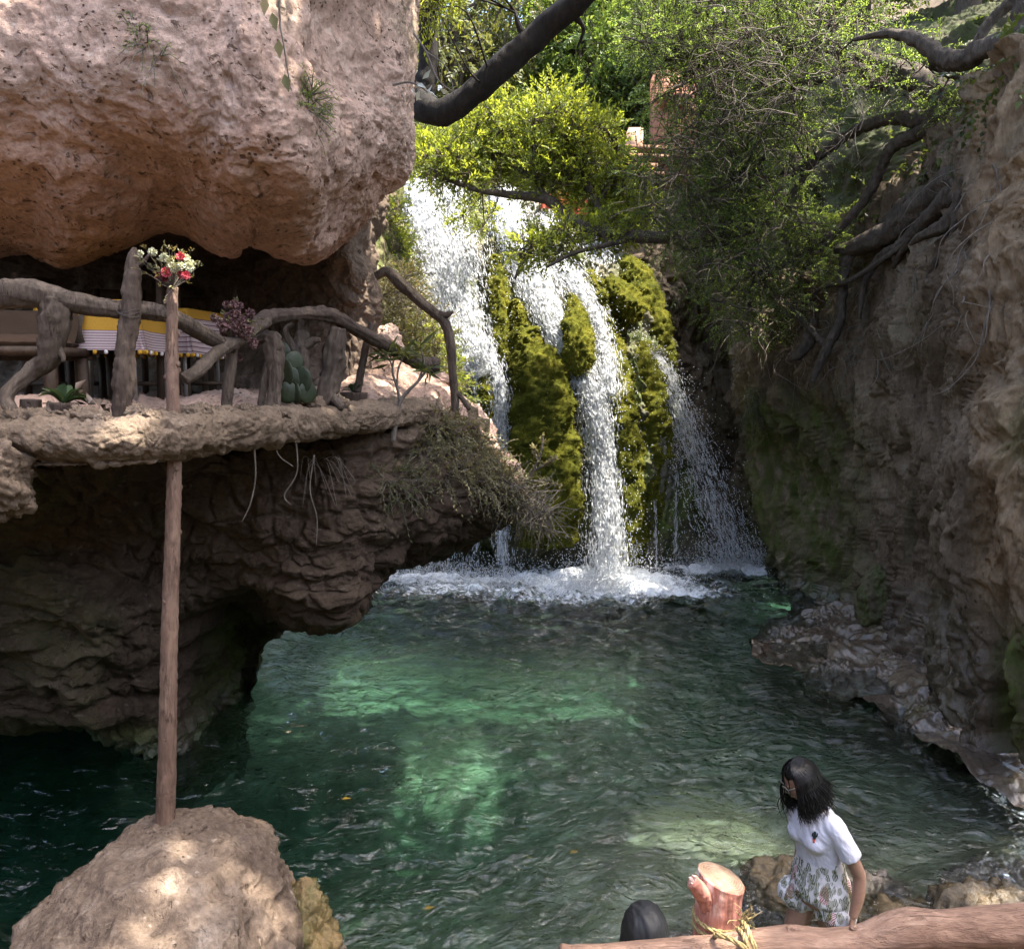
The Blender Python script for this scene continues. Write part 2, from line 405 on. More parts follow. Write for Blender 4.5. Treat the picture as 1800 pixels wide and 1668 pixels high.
# ---- overhanging cliff, top left
OV = [
 [(-420,-420,4.3),(-420,-100,4.2),(-420,150,4.2),(-420,290,4.5),(-420,370,4.9),(-420,420,5.4),(-420,438,5.9),(-420,410,6.8),(-420,380,8.6)],
 [(0,-420,4.7),(0,-60,4.6),(0,130,4.55),(0,270,4.8),(0,350,5.2),(0,405,5.6),(0,432,6.1),(0,410,7.0),(0,380,8.6)],
 [(140,-420,4.7),(140,-60,4.6),(140,130,4.55),(140,270,4.8),(140,360,5.1),(140,425,5.5),(140,452,5.9),(140,430,6.8),(140,390,8.6)],
 [(300,-420,4.7),(300,-60,4.5),(300,130,4.5),(300,260,4.8),(300,320,5.2),(300,372,5.6),(300,402,6.1),(300,385,7.0),(300,365,8.6)],
 [(390,-420,4.7),(390,-60,4.5),(390,140,4.55),(390,265,4.7),(390,340,5.0),(390,405,5.5),(395,438,5.9),(395,420,6.8),(395,380,8.6)],
 [(450,-420,4.8),(445,-60,4.55),(450,140,4.5),(455,265,4.7),(450,340,5.0),(445,390,5.5),(440,420,5.9),(440,405,6.8),(440,370,8.6)],
 [(530,-420,5.1),(520,-60,4.9),(520,140,4.75),(525,265,4.8),(525,350,5.1),(530,410,5.5),(535,453,5.9),(535,430,6.8),(530,370,8.6)],
 [(600,-420,5.6),(590,-60,5.4),(590,140,5.25),(590,250,5.2),(580,320,5.3),(575,370,5.6),(585,415,6.0),(590,395,6.8),(590,350,8.6)],
 [(680,-420,5.9),(670,-60,5.8),(665,130,5.7),(655,230,5.6),(650,290,5.7),(638,330,5.9),(625,372,6.3),(630,350,7.0),(630,310,8.6)],
 [(725,-420,6.2),(722,-60,6.1),(718,120,6.0),(708,210,6.0),(705,270,6.1),(690,315,6.3),(660,335,6.6),(660,320,7.2),(650,290,8.6)],
 [(742,-420,6.8),(736,-60,6.8),(733,120,6.7),(722,200,6.6),(720,265,6.7),(712,308,6.8),(690,325,7.0),(680,310,7.5),(660,285,8.6)],
 [(700,-420,8.5),(700,-60,8.5),(700,120,8.4),(695,200,8.2),(690,255,8.2),(685,290,8.2),(665,305,8.2),(660,295,8.4),(650,280,8.8)],
]
rock('overhanging_cliff', OV, 420, 420, ROCK, amp=.13, freq=.8, fine=.019, ridge=.01,
     tintf=lambda V, N, d: smooth(-.35, -.8, N[:, 2]) * .9, mossf=lambda V, N, d: smooth(.3, .7, noise(V * 1.3)) * .35)  # downward faces tinted warm, bounce light painted under the overhang

# ---- cave wall behind the terrace
CW = [
 [(-420,300,7.6),(-420,450,7.8),(-420,600,7.6),(-420,760,7.2)],
 [(0,300,7.8),(0,450,8.0),(0,600,7.8),(0,760,7.3)],
 [(180,300,7.8),(180,450,8.0),(180,600,7.9),(180,760,7.3)],
 [(400,300,7.8),(400,450,7.9),(400,600,7.7),(400,760,7.2)],
 [(500,300,7.6),(500,430,7.5),(500,580,7.5),(500,760,7.0)],
 [(590,300,7.5),(590,430,6.95),(590,560,7.2),(590,760,6.9)],
 [(640,280,7.7),(632,440,7.1),(635,560,7.3),(630,760,7.0)],
 [(668,280,8.4),(664,430,8.2),(655,560,8.0),(652,760,7.6)],
 [(640,280,10),(640,430,10),(640,560,10),(640,760,10)],
]
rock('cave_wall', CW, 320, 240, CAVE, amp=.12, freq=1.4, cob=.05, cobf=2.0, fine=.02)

# ---- lower cliff with the lobe and the nose
LC = [
 [(-420,760,6.5),(-420,800,4.9),(-420,880,4.9),(-420,950,5.0),(-420,1020,5.0),(-420,1090,5.1),(-420,1160,5.3),(-420,1230,5.6),(-420,1290,6.0),(-420,1280,7.5),(-420,1250,9.5),(-420,1300,10.5)],
 [(0,760,6.5),(0,800,5.3),(0,880,5.3),(0,945,5.45),(0,1010,5.2),(0,1090,5.2),(0,1160,5.4),(0,1230,5.6),(0,1275,5.9),(0,1260,7.2),(0,1240,9.0),(0,1300,10)],
 [(150,760,6.5),(150,800,5.4),(150,880,5.4),(150,940,5.6),(150,1010,5.5),(150,1080,5.4),(150,1150,5.5),(150,1220,5.7),(150,1268,6.0),(150,1265,7.0),(150,1240,8.5),(150,1300,9.5)],
 [(260,770,6.5),(260,800,5.5),(260,880,5.5),(260,940,5.75),(260,1010,5.8),(260,1080,5.8),(260,1150,6.0),(260,1220,6.2),(260,1290,6.4),(260,1330,6.6),(265,1350,6.9),(265,1420,7.2)],
 [(320,770,6.5),(320,800,5.6),(320,880,5.6),(320,940,5.75),(320,1010,5.9),(320,1075,6.2),(320,1140,6.5),(320,1200,6.6),(320,1260,6.65),(320,1325,6.6),(320,1345,6.6),(320,1420,6.6)],
 [(400,770,6.8),(400,795,5.8),(400,860,5.75),(400,930,5.8),(400,990,5.95),(400,1040,6.3),(400,1085,7.0),(400,1130,7.6),(400,1180,7.6),(400,1225,7.6),(400,1260,7.5),(400,1360,7.3)],
 [(445,770,7.0),(450,785,5.9),(455,850,5.8),(460,915,5.8),(460,980,5.9),(455,1030,6.2),(445,1070,7.0),(440,1110,8.0),(437,1150,8.2),(435,1190,8.3),(432,1230,8.2),(432,1330,8.0)],
 [(515,765,7.0),(520,775,6.0),(520,840,5.9),(520,905,5.85),(520,970,5.85),(520,1030,5.9),(520,1075,6.1),(515,1105,6.6),(500,1100,7.6),(480,1095,8.6),(455,1150,9.4),(440,1250,9.6)],
 [(575,760,7.0),(580,768,6.1),(590,830,5.9),(595,890,5.8),(595,950,5.9),(595,1010,5.9),(595,1065,5.95),(590,1112,6.3),(575,1105,7.2),(555,1085,8.2),(520,1120,9.4),(480,1250,9.8)],
 [(630,750,7.2),(635,758,6.2),(640,820,6.0),(645,880,5.9),(645,935,6.0),(645,985,6.0),(640,1040,6.05),(635,1085,6.4),(620,1078,7.2),(600,1060,8.2),(560,1090,9.5),(500,1250,10)],
 [(680,735,7.4),(690,748,6.35),(690,810,6.2),(690,860,6.1),(688,905,6.2),(685,950,6.3),(680,1000,6.45),(665,1030,6.8),(650,1035,7.4),(630,1030,8.2),(580,1080,9.6),(520,1250,10.2)],
 [(740,725,7.6),(755,738,6.6),(755,790,6.5),(755,835,6.4),(755,880,6.45),(755,920,6.5),(750,955,6.7),(740,985,7.1),(715,1000,7.8),(680,1000,8.5),(600,1080,9.8),(540,1250,10.4)],
 [(800,705,8.2),(820,735,7.2),(825,775,6.9),(825,815,6.75),(825,850,6.7),(825,885,6.75),(822,915,6.95),(812,945,7.4),(790,965,8.2),(740,975,9.0),(640,1080,10.0),(560,1250,10.6)],
 [(842,755,8.6),(868,790,7.7),(875,815,7.3),(880,840,7.1),(882,862,7.0),(882,885,7.05),(880,905,7.25),(868,925,7.8),(840,935,8.5),(790,940,9.2),(680,1080,10.4),(580,1250,10.8)],
 [(880,820,9.0),(905,838,8.1),(915,850,7.7),(922,862,7.5),(925,873,7.4),(925,885,7.5),(922,895,7.7),(910,903,8.2),(880,905,8.9),(830,910,9.6),(720,1060,10.6),(600,1250,11)],
 [(870,850,9.6),(890,860,9.0),(895,865,8.8),(900,870,8.6),(900,876,8.6),(900,882,8.7),(895,888,8.9),(885,892,9.2),(860,895,9.6),(820,900,10),(730,1040,10.8),(620,1250,11.2)],
]
for i, (q_, r_) in {7: ((505,1030,8.1),(510,900,8.2)), 8: ((590,1000,8.0),(600,880,8.2)), 9: ((630,980,8.0),(640,860,8.2)), 10: ((670,950,8.0),(680,840,8.3)), 11: ((720,920,8.2),(730,820,8.4)), 12: ((780,890,8.4),(790,800,8.6)), 13: ((840,870,8.6),(845,800,8.8)), 14: ((885,868,8.7),(880,840,8.9)), 15: ((880,872,9),(875,858,9.1))}.items():
    LC[i][-2], LC[i][-1] = q_, r_; a_ = LC[i][-4]; LC[i][-3] = (a_[0], a_[1] - 25, a_[2] + .45)
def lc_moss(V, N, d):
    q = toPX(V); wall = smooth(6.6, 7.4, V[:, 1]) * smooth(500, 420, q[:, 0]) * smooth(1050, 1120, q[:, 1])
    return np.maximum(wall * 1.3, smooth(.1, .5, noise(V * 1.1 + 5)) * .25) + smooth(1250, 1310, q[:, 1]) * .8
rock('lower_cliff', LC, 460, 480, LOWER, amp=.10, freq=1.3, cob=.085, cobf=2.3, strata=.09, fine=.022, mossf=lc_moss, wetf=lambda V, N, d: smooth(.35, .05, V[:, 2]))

# ---- sloping rock ground between terrace and falls
SL = [
 [(-420,715,7.6),(-420,722,6.0),(-420,735,4.6),(-420,760,4.4)],
 [(300,706,7.6),(300,716,6.0),(300,726,4.9),(300,760,4.8)],
 [(560,690,7.8),(560,702,6.8),(560,715,6.0),(560,745,5.9)],
 [(640,640,8.0),(640,668,7.3),(640,705,6.4),(650,735,6.3)],
 [(690,632,8.3),(700,655,7.7),(700,700,6.8),(710,735,6.6)],
 [(740,660,8.3),(760,672,7.9),(770,700,7.4),(770,735,6.9)],
 [(790,690,8.6),(815,712,8.3),(835,740,7.9),(835,770,7.4)],
 [(830,760,8.9),(855,775,8.6),(880,800,8.2),(880,830,7.8)],
 [(860,830,9.2),(885,835,9.0),(905,845,8.6),(905,865,8.2)],
]
rock('rocky_ledge_ground', SL, 300, 160, ROCK, amp=.10, freq=1.7, ridge=.05, fine=.025)

# ---- bank left of the falls
BK = [
 [(560,300,10),(560,450,9.8),(560,600,9.4),(560,760,9.0)],
 [(640,300,12),(645,450,11),(650,600,10.0),(655,760,9.2)],
 [(680,320,13.5),(690,450,12),(700,600,10.8),(730,760,10)],
 [(690,330,15),(712,450,13.5),(735,600,12.5),(780,760,12)],
 [(690,330,16.5),(712,450,15.5),(740,600,14.8),(790,760,14.5)],
]
rock('grassy_bank', BK, 160, 160, CAVE, amp=.2, freq=1.0, mossf=lambda V, N, d: np.full(len(V), .9))

# ---- unseen cliff added behind the lower ledge to dim sky reflections in the pool
bc = np.array([[(x, y, z) for z in (4.2, 3.2, 2.0, 1.0, -.2, -1.2)] for x, y in ((-9.5, 8.5), (-7.6, 10.4), (-5.8, 11.8), (-4.2, 12.8), (-2.9, 13.6), (-1.6, 14.6))])
rock('added_back_cliff', np.swapaxes(cr(np.swapaxes(cr(bc, 200), 0, 1), 140), 0, 0), 200, 140, LOWER, amp=.3, freq=.9, strata=.06, mossf=lambda V, N, d: smooth(-.2, .5, noise(V)))

# ---- right cliff: recess behind the falls, face, buttress
RC = [
 [(1120,400,16),(1120,470,16),(1120,560,16),(1120,660,16),(1120,760,15.6),(1120,860,15),(1120,960,14.6),(1120,1020,14.4),(1120,1060,14)],
 [(1200,400,16.5),(1200,470,16.5),(1200,560,16.6),(1200,660,16.6),(1200,760,16.2),(1200,860,15.8),(1200,960,15.2),(1200,1010,15),(1200,1060,15)],
 [(1270,400,16),(1270,470,16),(1275,560,16.3),(1280,660,16.4),(1290,760,16.2),(1295,860,15.8),(1300,960,15.2),(1300,1010,14.8),(1300,1060,14.6)],
 [(1310,470,15.0),(1312,520,14.6),(1318,590,14.2),(1326,670,14.0),(1334,760,13.9),(1345,850,13.8),(1355,940,13.6),(1368,1000,13.4),(1380,1060,13)],
 [(1325,500,13.2),(1325,560,12.9),(1328,610,12.6),(1335,680,12.7),(1345,760,12.9),(1358,850,12.9),(1370,940,12.8),(1388,1000,12.6),(1400,1060,12.3)],
 [(1420,460,12.4),(1420,540,12.2),(1420,600,11.9),(1425,680,11.7),(1430,760,11.9),(1435,850,12.1),(1440,930,11.9),(1450,1010,11.7),(1450,1080,11.4)],
 [(1520,380,11.6),(1520,470,11.3),(1520,560,11.0),(1525,650,10.7),(1530,740,10.7),(1535,830,10.8),(1540,920,10.7),(1550,1010,10.4),(1550,1110,10)],
 [(1600,310,10.6),(1600,400,10.3),(1600,500,10),(1605,600,9.6),(1610,700,9.5),(1615,800,9.5),(1620,910,9.3),(1625,1030,9.0),(1620,1170,8.6)],
 [(1680,240,9.6),(1680,330,9.2),(1680,440,8.9),(1685,560,8.6),(1690,670,8.4),(1690,790,8.3),(1690,920,8.1),(1690,1070,7.9),(1690,1230,7.5)],
 [(1732,170,8.8),(1735,280,8.4),(1730,400,8.2),(1725,520,7.9),(1718,640,7.7),(1710,770,7.5),(1700,920,7.3),(1705,1090,7.3),(1720,1270,6.9)],
 [(1765,120,7.6),(1762,240,7.3),(1755,370,7.1),(1745,500,6.9),(1735,640,6.7),(1722,780,6.5),(1708,930,6.5),(1720,1110,6.7),(1750,1290,6.5)],
 [(1800,100,7.2),(1800,230,6.9),(1795,360,6.7),(1785,500,6.5),(1775,640,6.3),(1765,780,6.1),(1755,930,6.1),(1760,1120,6.2),(1790,1320,6.1)],
 [(1880,80,6.9),(1880,220,6.6),(1880,360,6.4),(1880,500,6.2),(1870,640,6.0),(1860,780,5.8),(1850,930,5.7),(1860,1120,5.7),(1880,1340,5.6)],
 [(2100,40,6.0),(2100,200,5.7),(2100,360,5.5),(2100,520,5.3),(2100,680,5.1),(2100,830,5.0),(2100,980,4.9),(2100,1160,4.8),(2100,1380,4.7)],
 [(2700,-40,4.5),(2700,150,4.4),(2700,350,4.3),(2700,550,4.2),(2700,750,4.0),(2700,950,3.9),(2700,1150,3.8),(2700,1350,3.7),(2700,1600,3.6)],
]
def rc_moss(V, N, d):
    q = toPX(V); a = smooth(1560, 1420, q[:, 0]) * smooth(640, 760, q[:, 1]) * smooth(1290, 1330, q[:, 0]) * 1.35
    b = smooth(1060, 1140, q[:, 1]) * smooth(1730, 1770, q[:, 0]) * .9
    return np.maximum(np.maximum(a, b), .3 * smooth(.0, .5, noise(V * .9)) * smooth(450, 700, q[:, 1]))
rock('right_cliff', RC, 560, 460, RIGHT, amp=.16, freq=.9, oct_=4, flute=.16, cob=.0, fine=.016, mossf=rc_moss, tintf=lambda V, N, d: smooth(1690, 1730, toPX(V)[:, 0]) * smooth(1180, 1000, toPX(V)[:, 1]) * (.6 + .4 * smooth(-.3, .3, noise(V * 1.2))),  # tint pales the buttress: drier rock, plus its stronger light painted in
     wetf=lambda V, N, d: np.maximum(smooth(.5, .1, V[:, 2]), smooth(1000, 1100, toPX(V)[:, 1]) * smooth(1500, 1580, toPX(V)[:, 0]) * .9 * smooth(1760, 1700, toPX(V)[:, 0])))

# ---- wet rock shelf at the foot of the right cliff
SH = [
 [(1330,1130,11.5),(1322,1132,10.4),(1318,1140,9.4),(1320,1160,8.9)],
 [(1385,1090,11.8),(1370,1100,10.8),(1350,1135,9.6),(1350,1175,8.7)],
 [(1440,1045,12.0),(1430,1070,11.0),(1415,1125,9.6),(1425,1185,8.5)],
 [(1500,1040,11.4),(1490,1065,10.6),(1475,1140,9.2),(1490,1235,7.7)],
 [(1565,1055,10.6),(1560,1080,9.9),(1545,1165,8.6),(1570,1262,7.3)],
 [(1620,1085,9.7),(1620,1120,9.0),(1605,1200,7.9),(1625,1305,6.6)],
 [(1685,1130,8.6),(1685,1170,8.0),(1670,1250,7.1),(1695,1355,6.0)],
 [(1745,1170,7.6),(1745,1215,7.2),(1740,1295,6.5),(1770,1390,5.6)],
 [(1830,1210,6.9),(1830,1260,6.5),(1830,1335,6.0),(1870,1430,5.3)],
 [(1960,1240,6.3),(1960,1300,5.9),(1960,1390,5.4),(1990,1480,4.9)],
]
rock('wet_rock_shelf', SH, 360, 240, WET, amp=.17, freq=1.25, oct_=4, ridge=.02, fine=.010, wetf=lambda V, N, d: np.full(len(V), .95), mossf=lambda V, N, d: smooth(.2, .6, noise(V * 1.4 + 2)) * .35)

# ---- falls: the tufa mound
FM = [
 [(600,360,17),(610,440,16.5),(620,520,16),(630,620,15.6),(640,720,15.2),(650,820,15),(655,900,14.8),(660,960,15.2),(660,1060,15.4)],
 [(690,338,16.2),(700,420,15.6),(715,510,15.1),(730,610,14.7),(745,710,14.4),(755,810,14.1),(760,890,14.0),(762,950,14.4),(762,1060,15.0)],
 [(740,340,16.0),(755,420,15.4),(775,510,14.9),(790,600,14.5),(800,700,14.2),(805,800,13.9),(808,890,13.8),(808,950,14.2),(808,1060,15.0)],
 [(800,346,16.0),(815,420,15.3),(835,510,14.8),(848,600,14.4),(855,700,14.1),(858,800,13.8),(860,890,13.7),(860,950,14.1),(860,1060,15.0)],
 [(860,350,16.0),(872,425,15.3),(885,510,14.8),(898,600,14.3),(905,700,13.9),(908,800,13.6),(910,890,13.5),(910,950,13.9),(910,1060,15.0)],
 [(905,352,16.0),(920,430,15.3),(935,515,14.7),(948,600,14.2),(955,700,13.8),(958,800,13.4),(960,890,13.3),(960,955,13.5),(960,1060,15.0)],
 [(950,370,16.0),(970,440,15.3),(985,520,14.7),(1000,605,14.2),(1008,700,13.9),(1012,800,13.6),(1014,890,13.5),(1014,955,13.7),(1014,1060,15.0)],
 [(1000,400,15.9),(1020,460,15.2),(1035,530,14.7),(1048,610,14.2),(1056,700,13.8),(1062,800,13.5),(1066,890,13.4),(1068,955,13.6),(1068,1060,14.8)],
 [(1060,440,15.8),(1075,490,15.1),(1088,555,14.6),(1098,630,14.2),(1106,720,13.9),(1112,810,13.6),(1115,890,13.5),(1116,955,13.6),(1116,1060,14.2)],
 [(1105,465,15.7),(1120,515,15.2),(1132,580,14.7),(1142,650,14.3),(1148,730,14.0),(1150,815,13.8),(1152,890,13.7),(1152,960,13.7),(1152,1060,14)],
 [(1120,475,15.9),(1145,530,15.4),(1160,600,15.0),(1172,680,14.6),(1180,755,14.3),(1185,830,14.1),(1190,900,14.0),(1192,965,13.9),(1192,1060,14)],
 [(1110,480,16.6),(1140,540,16.2),(1158,610,15.8),(1176,690,15.5),(1190,770,15.0),(1200,840,14.7),(1215,910,14.4),(1222,975,14.2),(1222,1060,14.2)],
 [(1090,490,17),(1110,550,17),(1130,620,16.8),(1150,700,16.5),(1160,780,16),(1170,850,15.6),(1190,920,15.2),(1190,980,15),(1190,1060,15)],
]
def fm_moss(V, N, d):
    q = toPX(V); return smooth(-.4, .3, noise(V * 1.5 + 3)) * (.55 + .45 * smooth(500, 650, q[:, 1])) * smooth(1010, 930, q[:, 1])
rock('falls_rock_terrain', FM, 460, 420, FALLROCK, amp=.14, freq=1.3, flute=.14, cob=.05, cobf=2.2, fine=.025, mossf=fm_moss, wetf=lambda V, N, d: smooth(.1, .6, noise(V * 1.2)) * .8)

# ---- plateau and hillside behind the falls
def hill():
    x = np.linspace(-26, 30, 150); y = np.linspace(16.2, 60, 110); X, Y = np.meshgrid(x, y)
    Z = 6.3 + .10 * (Y - 16) + smooth(18, 34, Y) * 4 + np.abs(X - 1.0) ** 1.5 * .10 + smooth(30, 60, Y) * 8
    Z = Z + fbm(np.stack([X, Y, X * 0], -1).reshape(-1, 3) * .2, 4).reshape(X.shape) * 1.2
    Z = np.where(Y < 16.6, 5.6, Z)
    return np.stack([X, Y, Z], -1)
# the gorge closes in behind and to the left of the viewer
def gorge():
    base = [(-4.4, 5.2), (-6.5, 3.0), (-7.5, -1.0), (-7.0, -5.0), (-3.0, -7.5), (3.0, -7.8), (7.5, -6.0), (8.5, -1.0), (7.0, 2.6)]
    hts = [(-1, 0), (2, 0), (4.5, -.3), (6.5, .2), (8, 1.6)]
    c = np.array([2.0, 2.0]); cols = []
    for b in base:
        b = np.array(b); o_ = (b - c) / np.linalg.norm(b - c); cols.append([(*(b + o_ * k), z) for z, k in hts])
    return np.swapaxes(cr(np.swapaxes(cr(np.array(cols), 260), 0, 1), 140), 0, 0)
rock('gorge_wall', gorge(), 260, 140, RIGHT, amp=.3, freq=.8, flute=.1)
o = put('hillside', mk('hillside', hill().reshape(-1, 3), gridF(150, 110)), RIGHT); tag(o, kind='structure')

# ---- pool bed and water
def bed():
    x = np.linspace(-9, 9.5, 300); y = np.linspace(0.5, 17.5, 300); X, Y = np.meshgrid(x, y)
    dep = .55 + 1.5 * smooth(4.2, 8.2, Y + .25 * (-X))
    dep = dep + .7 * np.exp(-((X + .3) ** 2 / 6 + (Y - 11) ** 2 / 5))
    dep = dep - .55 * np.exp(-((X - 2.6) ** 2 / 3.2 + (Y - 5.2) ** 2 / 3.5)) * (dep - .3)
    dep = dep * (1 - .75 * smooth(2.5, 4.6, X - .25 * (Y - 5))) + .10
    dep = dep + 1.6 * smooth(-1.2, -2.6, X) * smooth(9, 6, Y)
    dep = dep * .40 + .06
    dep = dep + .45 * smooth(1.0, -.6, X) * smooth(8.6, 7.2, Y) + .25 * np.exp(-((X - .2) ** 2 / 2.5 + (Y - 7.4) ** 2 / 1.2))
    p = np.stack([X, Y, X * 0], -1).reshape(-1, 3)
    f1, f2 = worley(p * 1.6); st = (smooth(0, .4, f2 - f1) * (1 - f1)).reshape(X.shape)
    Z = -dep + .07 * fbm(p * .9, 5).reshape(X.shape) + .09 * (st - .4) * (.5 + .5 * smooth(9, 5, Y))
    return np.stack([X, Y, Z], -1)
m = M('pale pool bed'); p = m.pos(); n = m.noise(p, 2.2, 6, .65, .5); v = m.vor(p, 3.0)
c = m.ramp(n, [(.3, (.08, .07, .038)), (.5, (.27, .25, .16)), (.65, (.46, .43, .30))]); c = m.mix(.5, c, m.ramp(v, [(.1, 1.15), (.6, .45)]), 'MULTIPLY')
BED = m.done(m.bsdf(Base_Color=c, Roughness=.9, Normal=m.bump(n, .5, .05)))
o = put('pool_bed', mk('pool_bed', bed().reshape(-1, 3), gridF(300, 300)), BED); tag(o, kind='structure')

FOAM = [(P(1062, 1040, 12.4), 1.25, .85, 1.05), (P(1180, 1075, 11.7), .9, .4, .62), (P(886, 1030, 12.6), .8, .4, .7), (P(750, 1025, 12.7), 1.2, .5, .6), (P(690, 1020, 12.7), .9, .45, .55), (P(1280, 1000, 13.3), 1.0, .35, .9), (P(1345, 1000, 13.3), .5, .3, .7), (P(1200, 1002, 13.3), .6, .2, .5), (P(1000,1085,11.5), 1.8,.55,.42), (P(800,1060,11.9),1.5,.6,.42)]
def water():
    nx, ny = 560, 520; x = np.linspace(-9, 9.5, nx); y = np.linspace(1.0, 17.0, ny); X, Y = np.meshgrid(x, y)
    p = np.stack([X, Y, X * 0], -1).reshape(-1, 3); PX_, PY_ = p[:, 0], p[:, 1]
    foam = np.zeros(len(p)); chop = np.zeros(len(p))
    for c, rx, ry, s in FOAM:
        e = ((PX_ - c[0]) / rx) ** 2 + ((PY_ - c[1]) / ry) ** 2
        foam = np.maximum(foam, s * np.exp(-e * .9)); chop = np.maximum(chop, np.exp(-e * .18))
    wx = fbm(p * .6, 2); q = p + np.stack([wx, wx * .5, 0 * wx], 1) * .5
    a = .042 + .09 * chop
    z = a * fbm(q * np.array([2.2, 3.3, 1]), 5, .58) + .028 * fbm(q * np.array([.9, 1.2, 1]) + 5, 3, .5, True) 
    z = z + foam * .05 * fbm(q * 5, 3)
    V = p.copy(); V[:, 2] = z
    F = [gridF(nx, ny)]
    k = len(V); V = np.concatenate([V, [[-9, 1, -6], [9.5, 1, -6], [9.5, 17, -6], [-9, 17, -6]]])
    me_f = F
    me = bpy.data.meshes.new('water')
    bot = [list(range(nx)), [i * nx + nx - 1 for i in range(ny)], [(ny - 1) * nx + i for i in range(nx)][::-1], [i * nx for i in range(ny)][::-1]]
    ng = []
    for e, (a_, b_) in zip(bot, ((k, k + 1), (k + 1, k + 2), (k + 2, k + 3), (k + 3, k))): ng.append(np.array([list(reversed(e)) + [a_, b_]]))
    ng.append(np.array([[k + 3, k + 2, k + 1, k]]))
    foam = np.concatenate([foam, np.zeros(4)]); chop = np.concatenate([chop, np.zeros(4)])
    return mk('water', V, F + ng, {'foam': foam, 'chop': chop})
m = M('turquoise pool water'); p = m.pos()
w1 = m.noise(m.mapp(p, (1, 1.5, 1)), 11, 4, .6, .8); w2 = m.noise(m.mapp(p, (1, 1.7, 1), rot=(0, 0, .4)), 3.4, 3, .5, 1.0)
w3 = m.noise(m.mapp(p, (1, 1.6, 1), rot=(0, 0, -.25)), 2.3, 2, .5, 1.6); w3 = m.math('SUBTRACT', 1.0, m.math('ABSOLUTE', m.math('SUBTRACT', m.math('MULTIPLY', w3, 2.0), 1.0)))
h = m.math('ADD', m.math('ADD', m.math('MULTIPLY', w1, .25), m.math('MULTIPLY', w2, .7)), m.math('MULTIPLY', w3, .55))
bn = m.bump(h, 1.0, .085)
fr = m.n('ShaderNodeFresnel', {'IOR': 1.46, 'Normal': bn}).outputs[0]
gl = m.n('ShaderNodeBsdfGlossy', {'Color': (1, 1, 1, 1), 'Roughness': .02, 'Normal': bn}).outputs[0]
tr = m.n('ShaderNodeMixShader', {0: .4, 1: m.n('ShaderNodeBsdfTransparent', {0: (.97, 1, .99, 1)}).outputs[0], 2: m.n('ShaderNodeBsdfRefraction', {'Color': (1, 1, 1, 1), 'Roughness': .0, 'IOR': 1.12, 'Normal': bn}).outputs[0]}).outputs[0]
wat = m.n('ShaderNodeMixShader', {0: fr, 1: tr, 2: gl}).outputs[0]
fn = m.noise(m.mapp(p, (1, 1.6, 1)), 9, 8, .72, .6); fo = m.attr('foam')
fm_ = m.ramp(m.math('ADD', m.math('MULTIPLY', fo, .78), m.math('SUBTRACT', fn, .5)), [(.20, 0), (.42, 1)])
fd = m.bsdf(Base_Color=(.8, .83, .85), Roughness=.6, Normal=m.bump(fn, .6, .05))
sh = m.n('ShaderNodeMixShader', {0: fm_, 1: wat, 2: fd}).outputs[0]
vol = m.n('ShaderNodeVolumeAbsorption', {'Color': (.61, .86, .82, 1), 'Density': .88}).outputs[0]
WATER = m.done(sh, vol)
o = put('water', water(), WATER); tag(o, kind='structure')
# ================================================================== terrace
TS = [
 [(-420,728,5.2),(-420,738,4.0),(-420,745,3.5),(-420,775,3.42),(-420,812,3.5),(-420,818,3.7),(-420,785,5.6)],
 [(0,722,5.6),(0,730,4.2),(0,740,3.75),(0,772,3.66),(0,808,3.75),(0,815,3.95),(0,790,5.8)],
 [(120,720,5.6),(120,728,4.2),(120,738,3.8),(120,772,3.7),(120,810,3.78),(120,815,4.0),(120,785,5.8)],
 [(240,718,5.7),(240,726,4.3),(240,735,3.88),(240,770,3.8),(240,806,3.86),(240,810,4.1),(240,778,5.9)],
 [(330,714,5.8),(330,722,4.4),(330,732,4.02),(330,765,3.95),(330,798,4.02),(330,802,4.3),(330,770,6.0)],
 [(420,710,6.0),(420,718,4.8),(420,728,4.4),(420,758,4.32),(420,786,4.38),(420,788,4.7),(420,760,6.2)],
 [(520,702,6.4),(520,712,5.3),(520,724,4.95),(520,750,4.88),(520,774,4.95),(520,775,5.2),(520,750,6.6)],
 [(620,692,7.0),(620,704,6.0),(620,718,5.55),(620,742,5.48),(620,760,5.55),(620,760,5.8),(620,740,7.0)],
 [(700,684,7.4),(700,698,6.6),(700,712,6.15),(700,732,6.1),(700,748,6.15),(700,748,6.4),(700,730,7.4)],
 [(775,690,7.8),(775,702,7.2),(775,712,6.8),(775,726,6.75),(775,736,6.8),(775,737,7.0),(775,725,7.8)],
]
g = rock('x', TS, 460, 150, CONC, amp=.022, freq=2.6, cob=.014, cobf=6.0, fine=.02, build=False)
o = put('terrace_slab', mk('terrace_slab', g.reshape(-1, 3), gridF(g.shape[1], g.shape[0])), CONC)
tag(o, 'rough crumbling concrete terrace slab jutting from the left cliff above the pool', 'terrace slab')

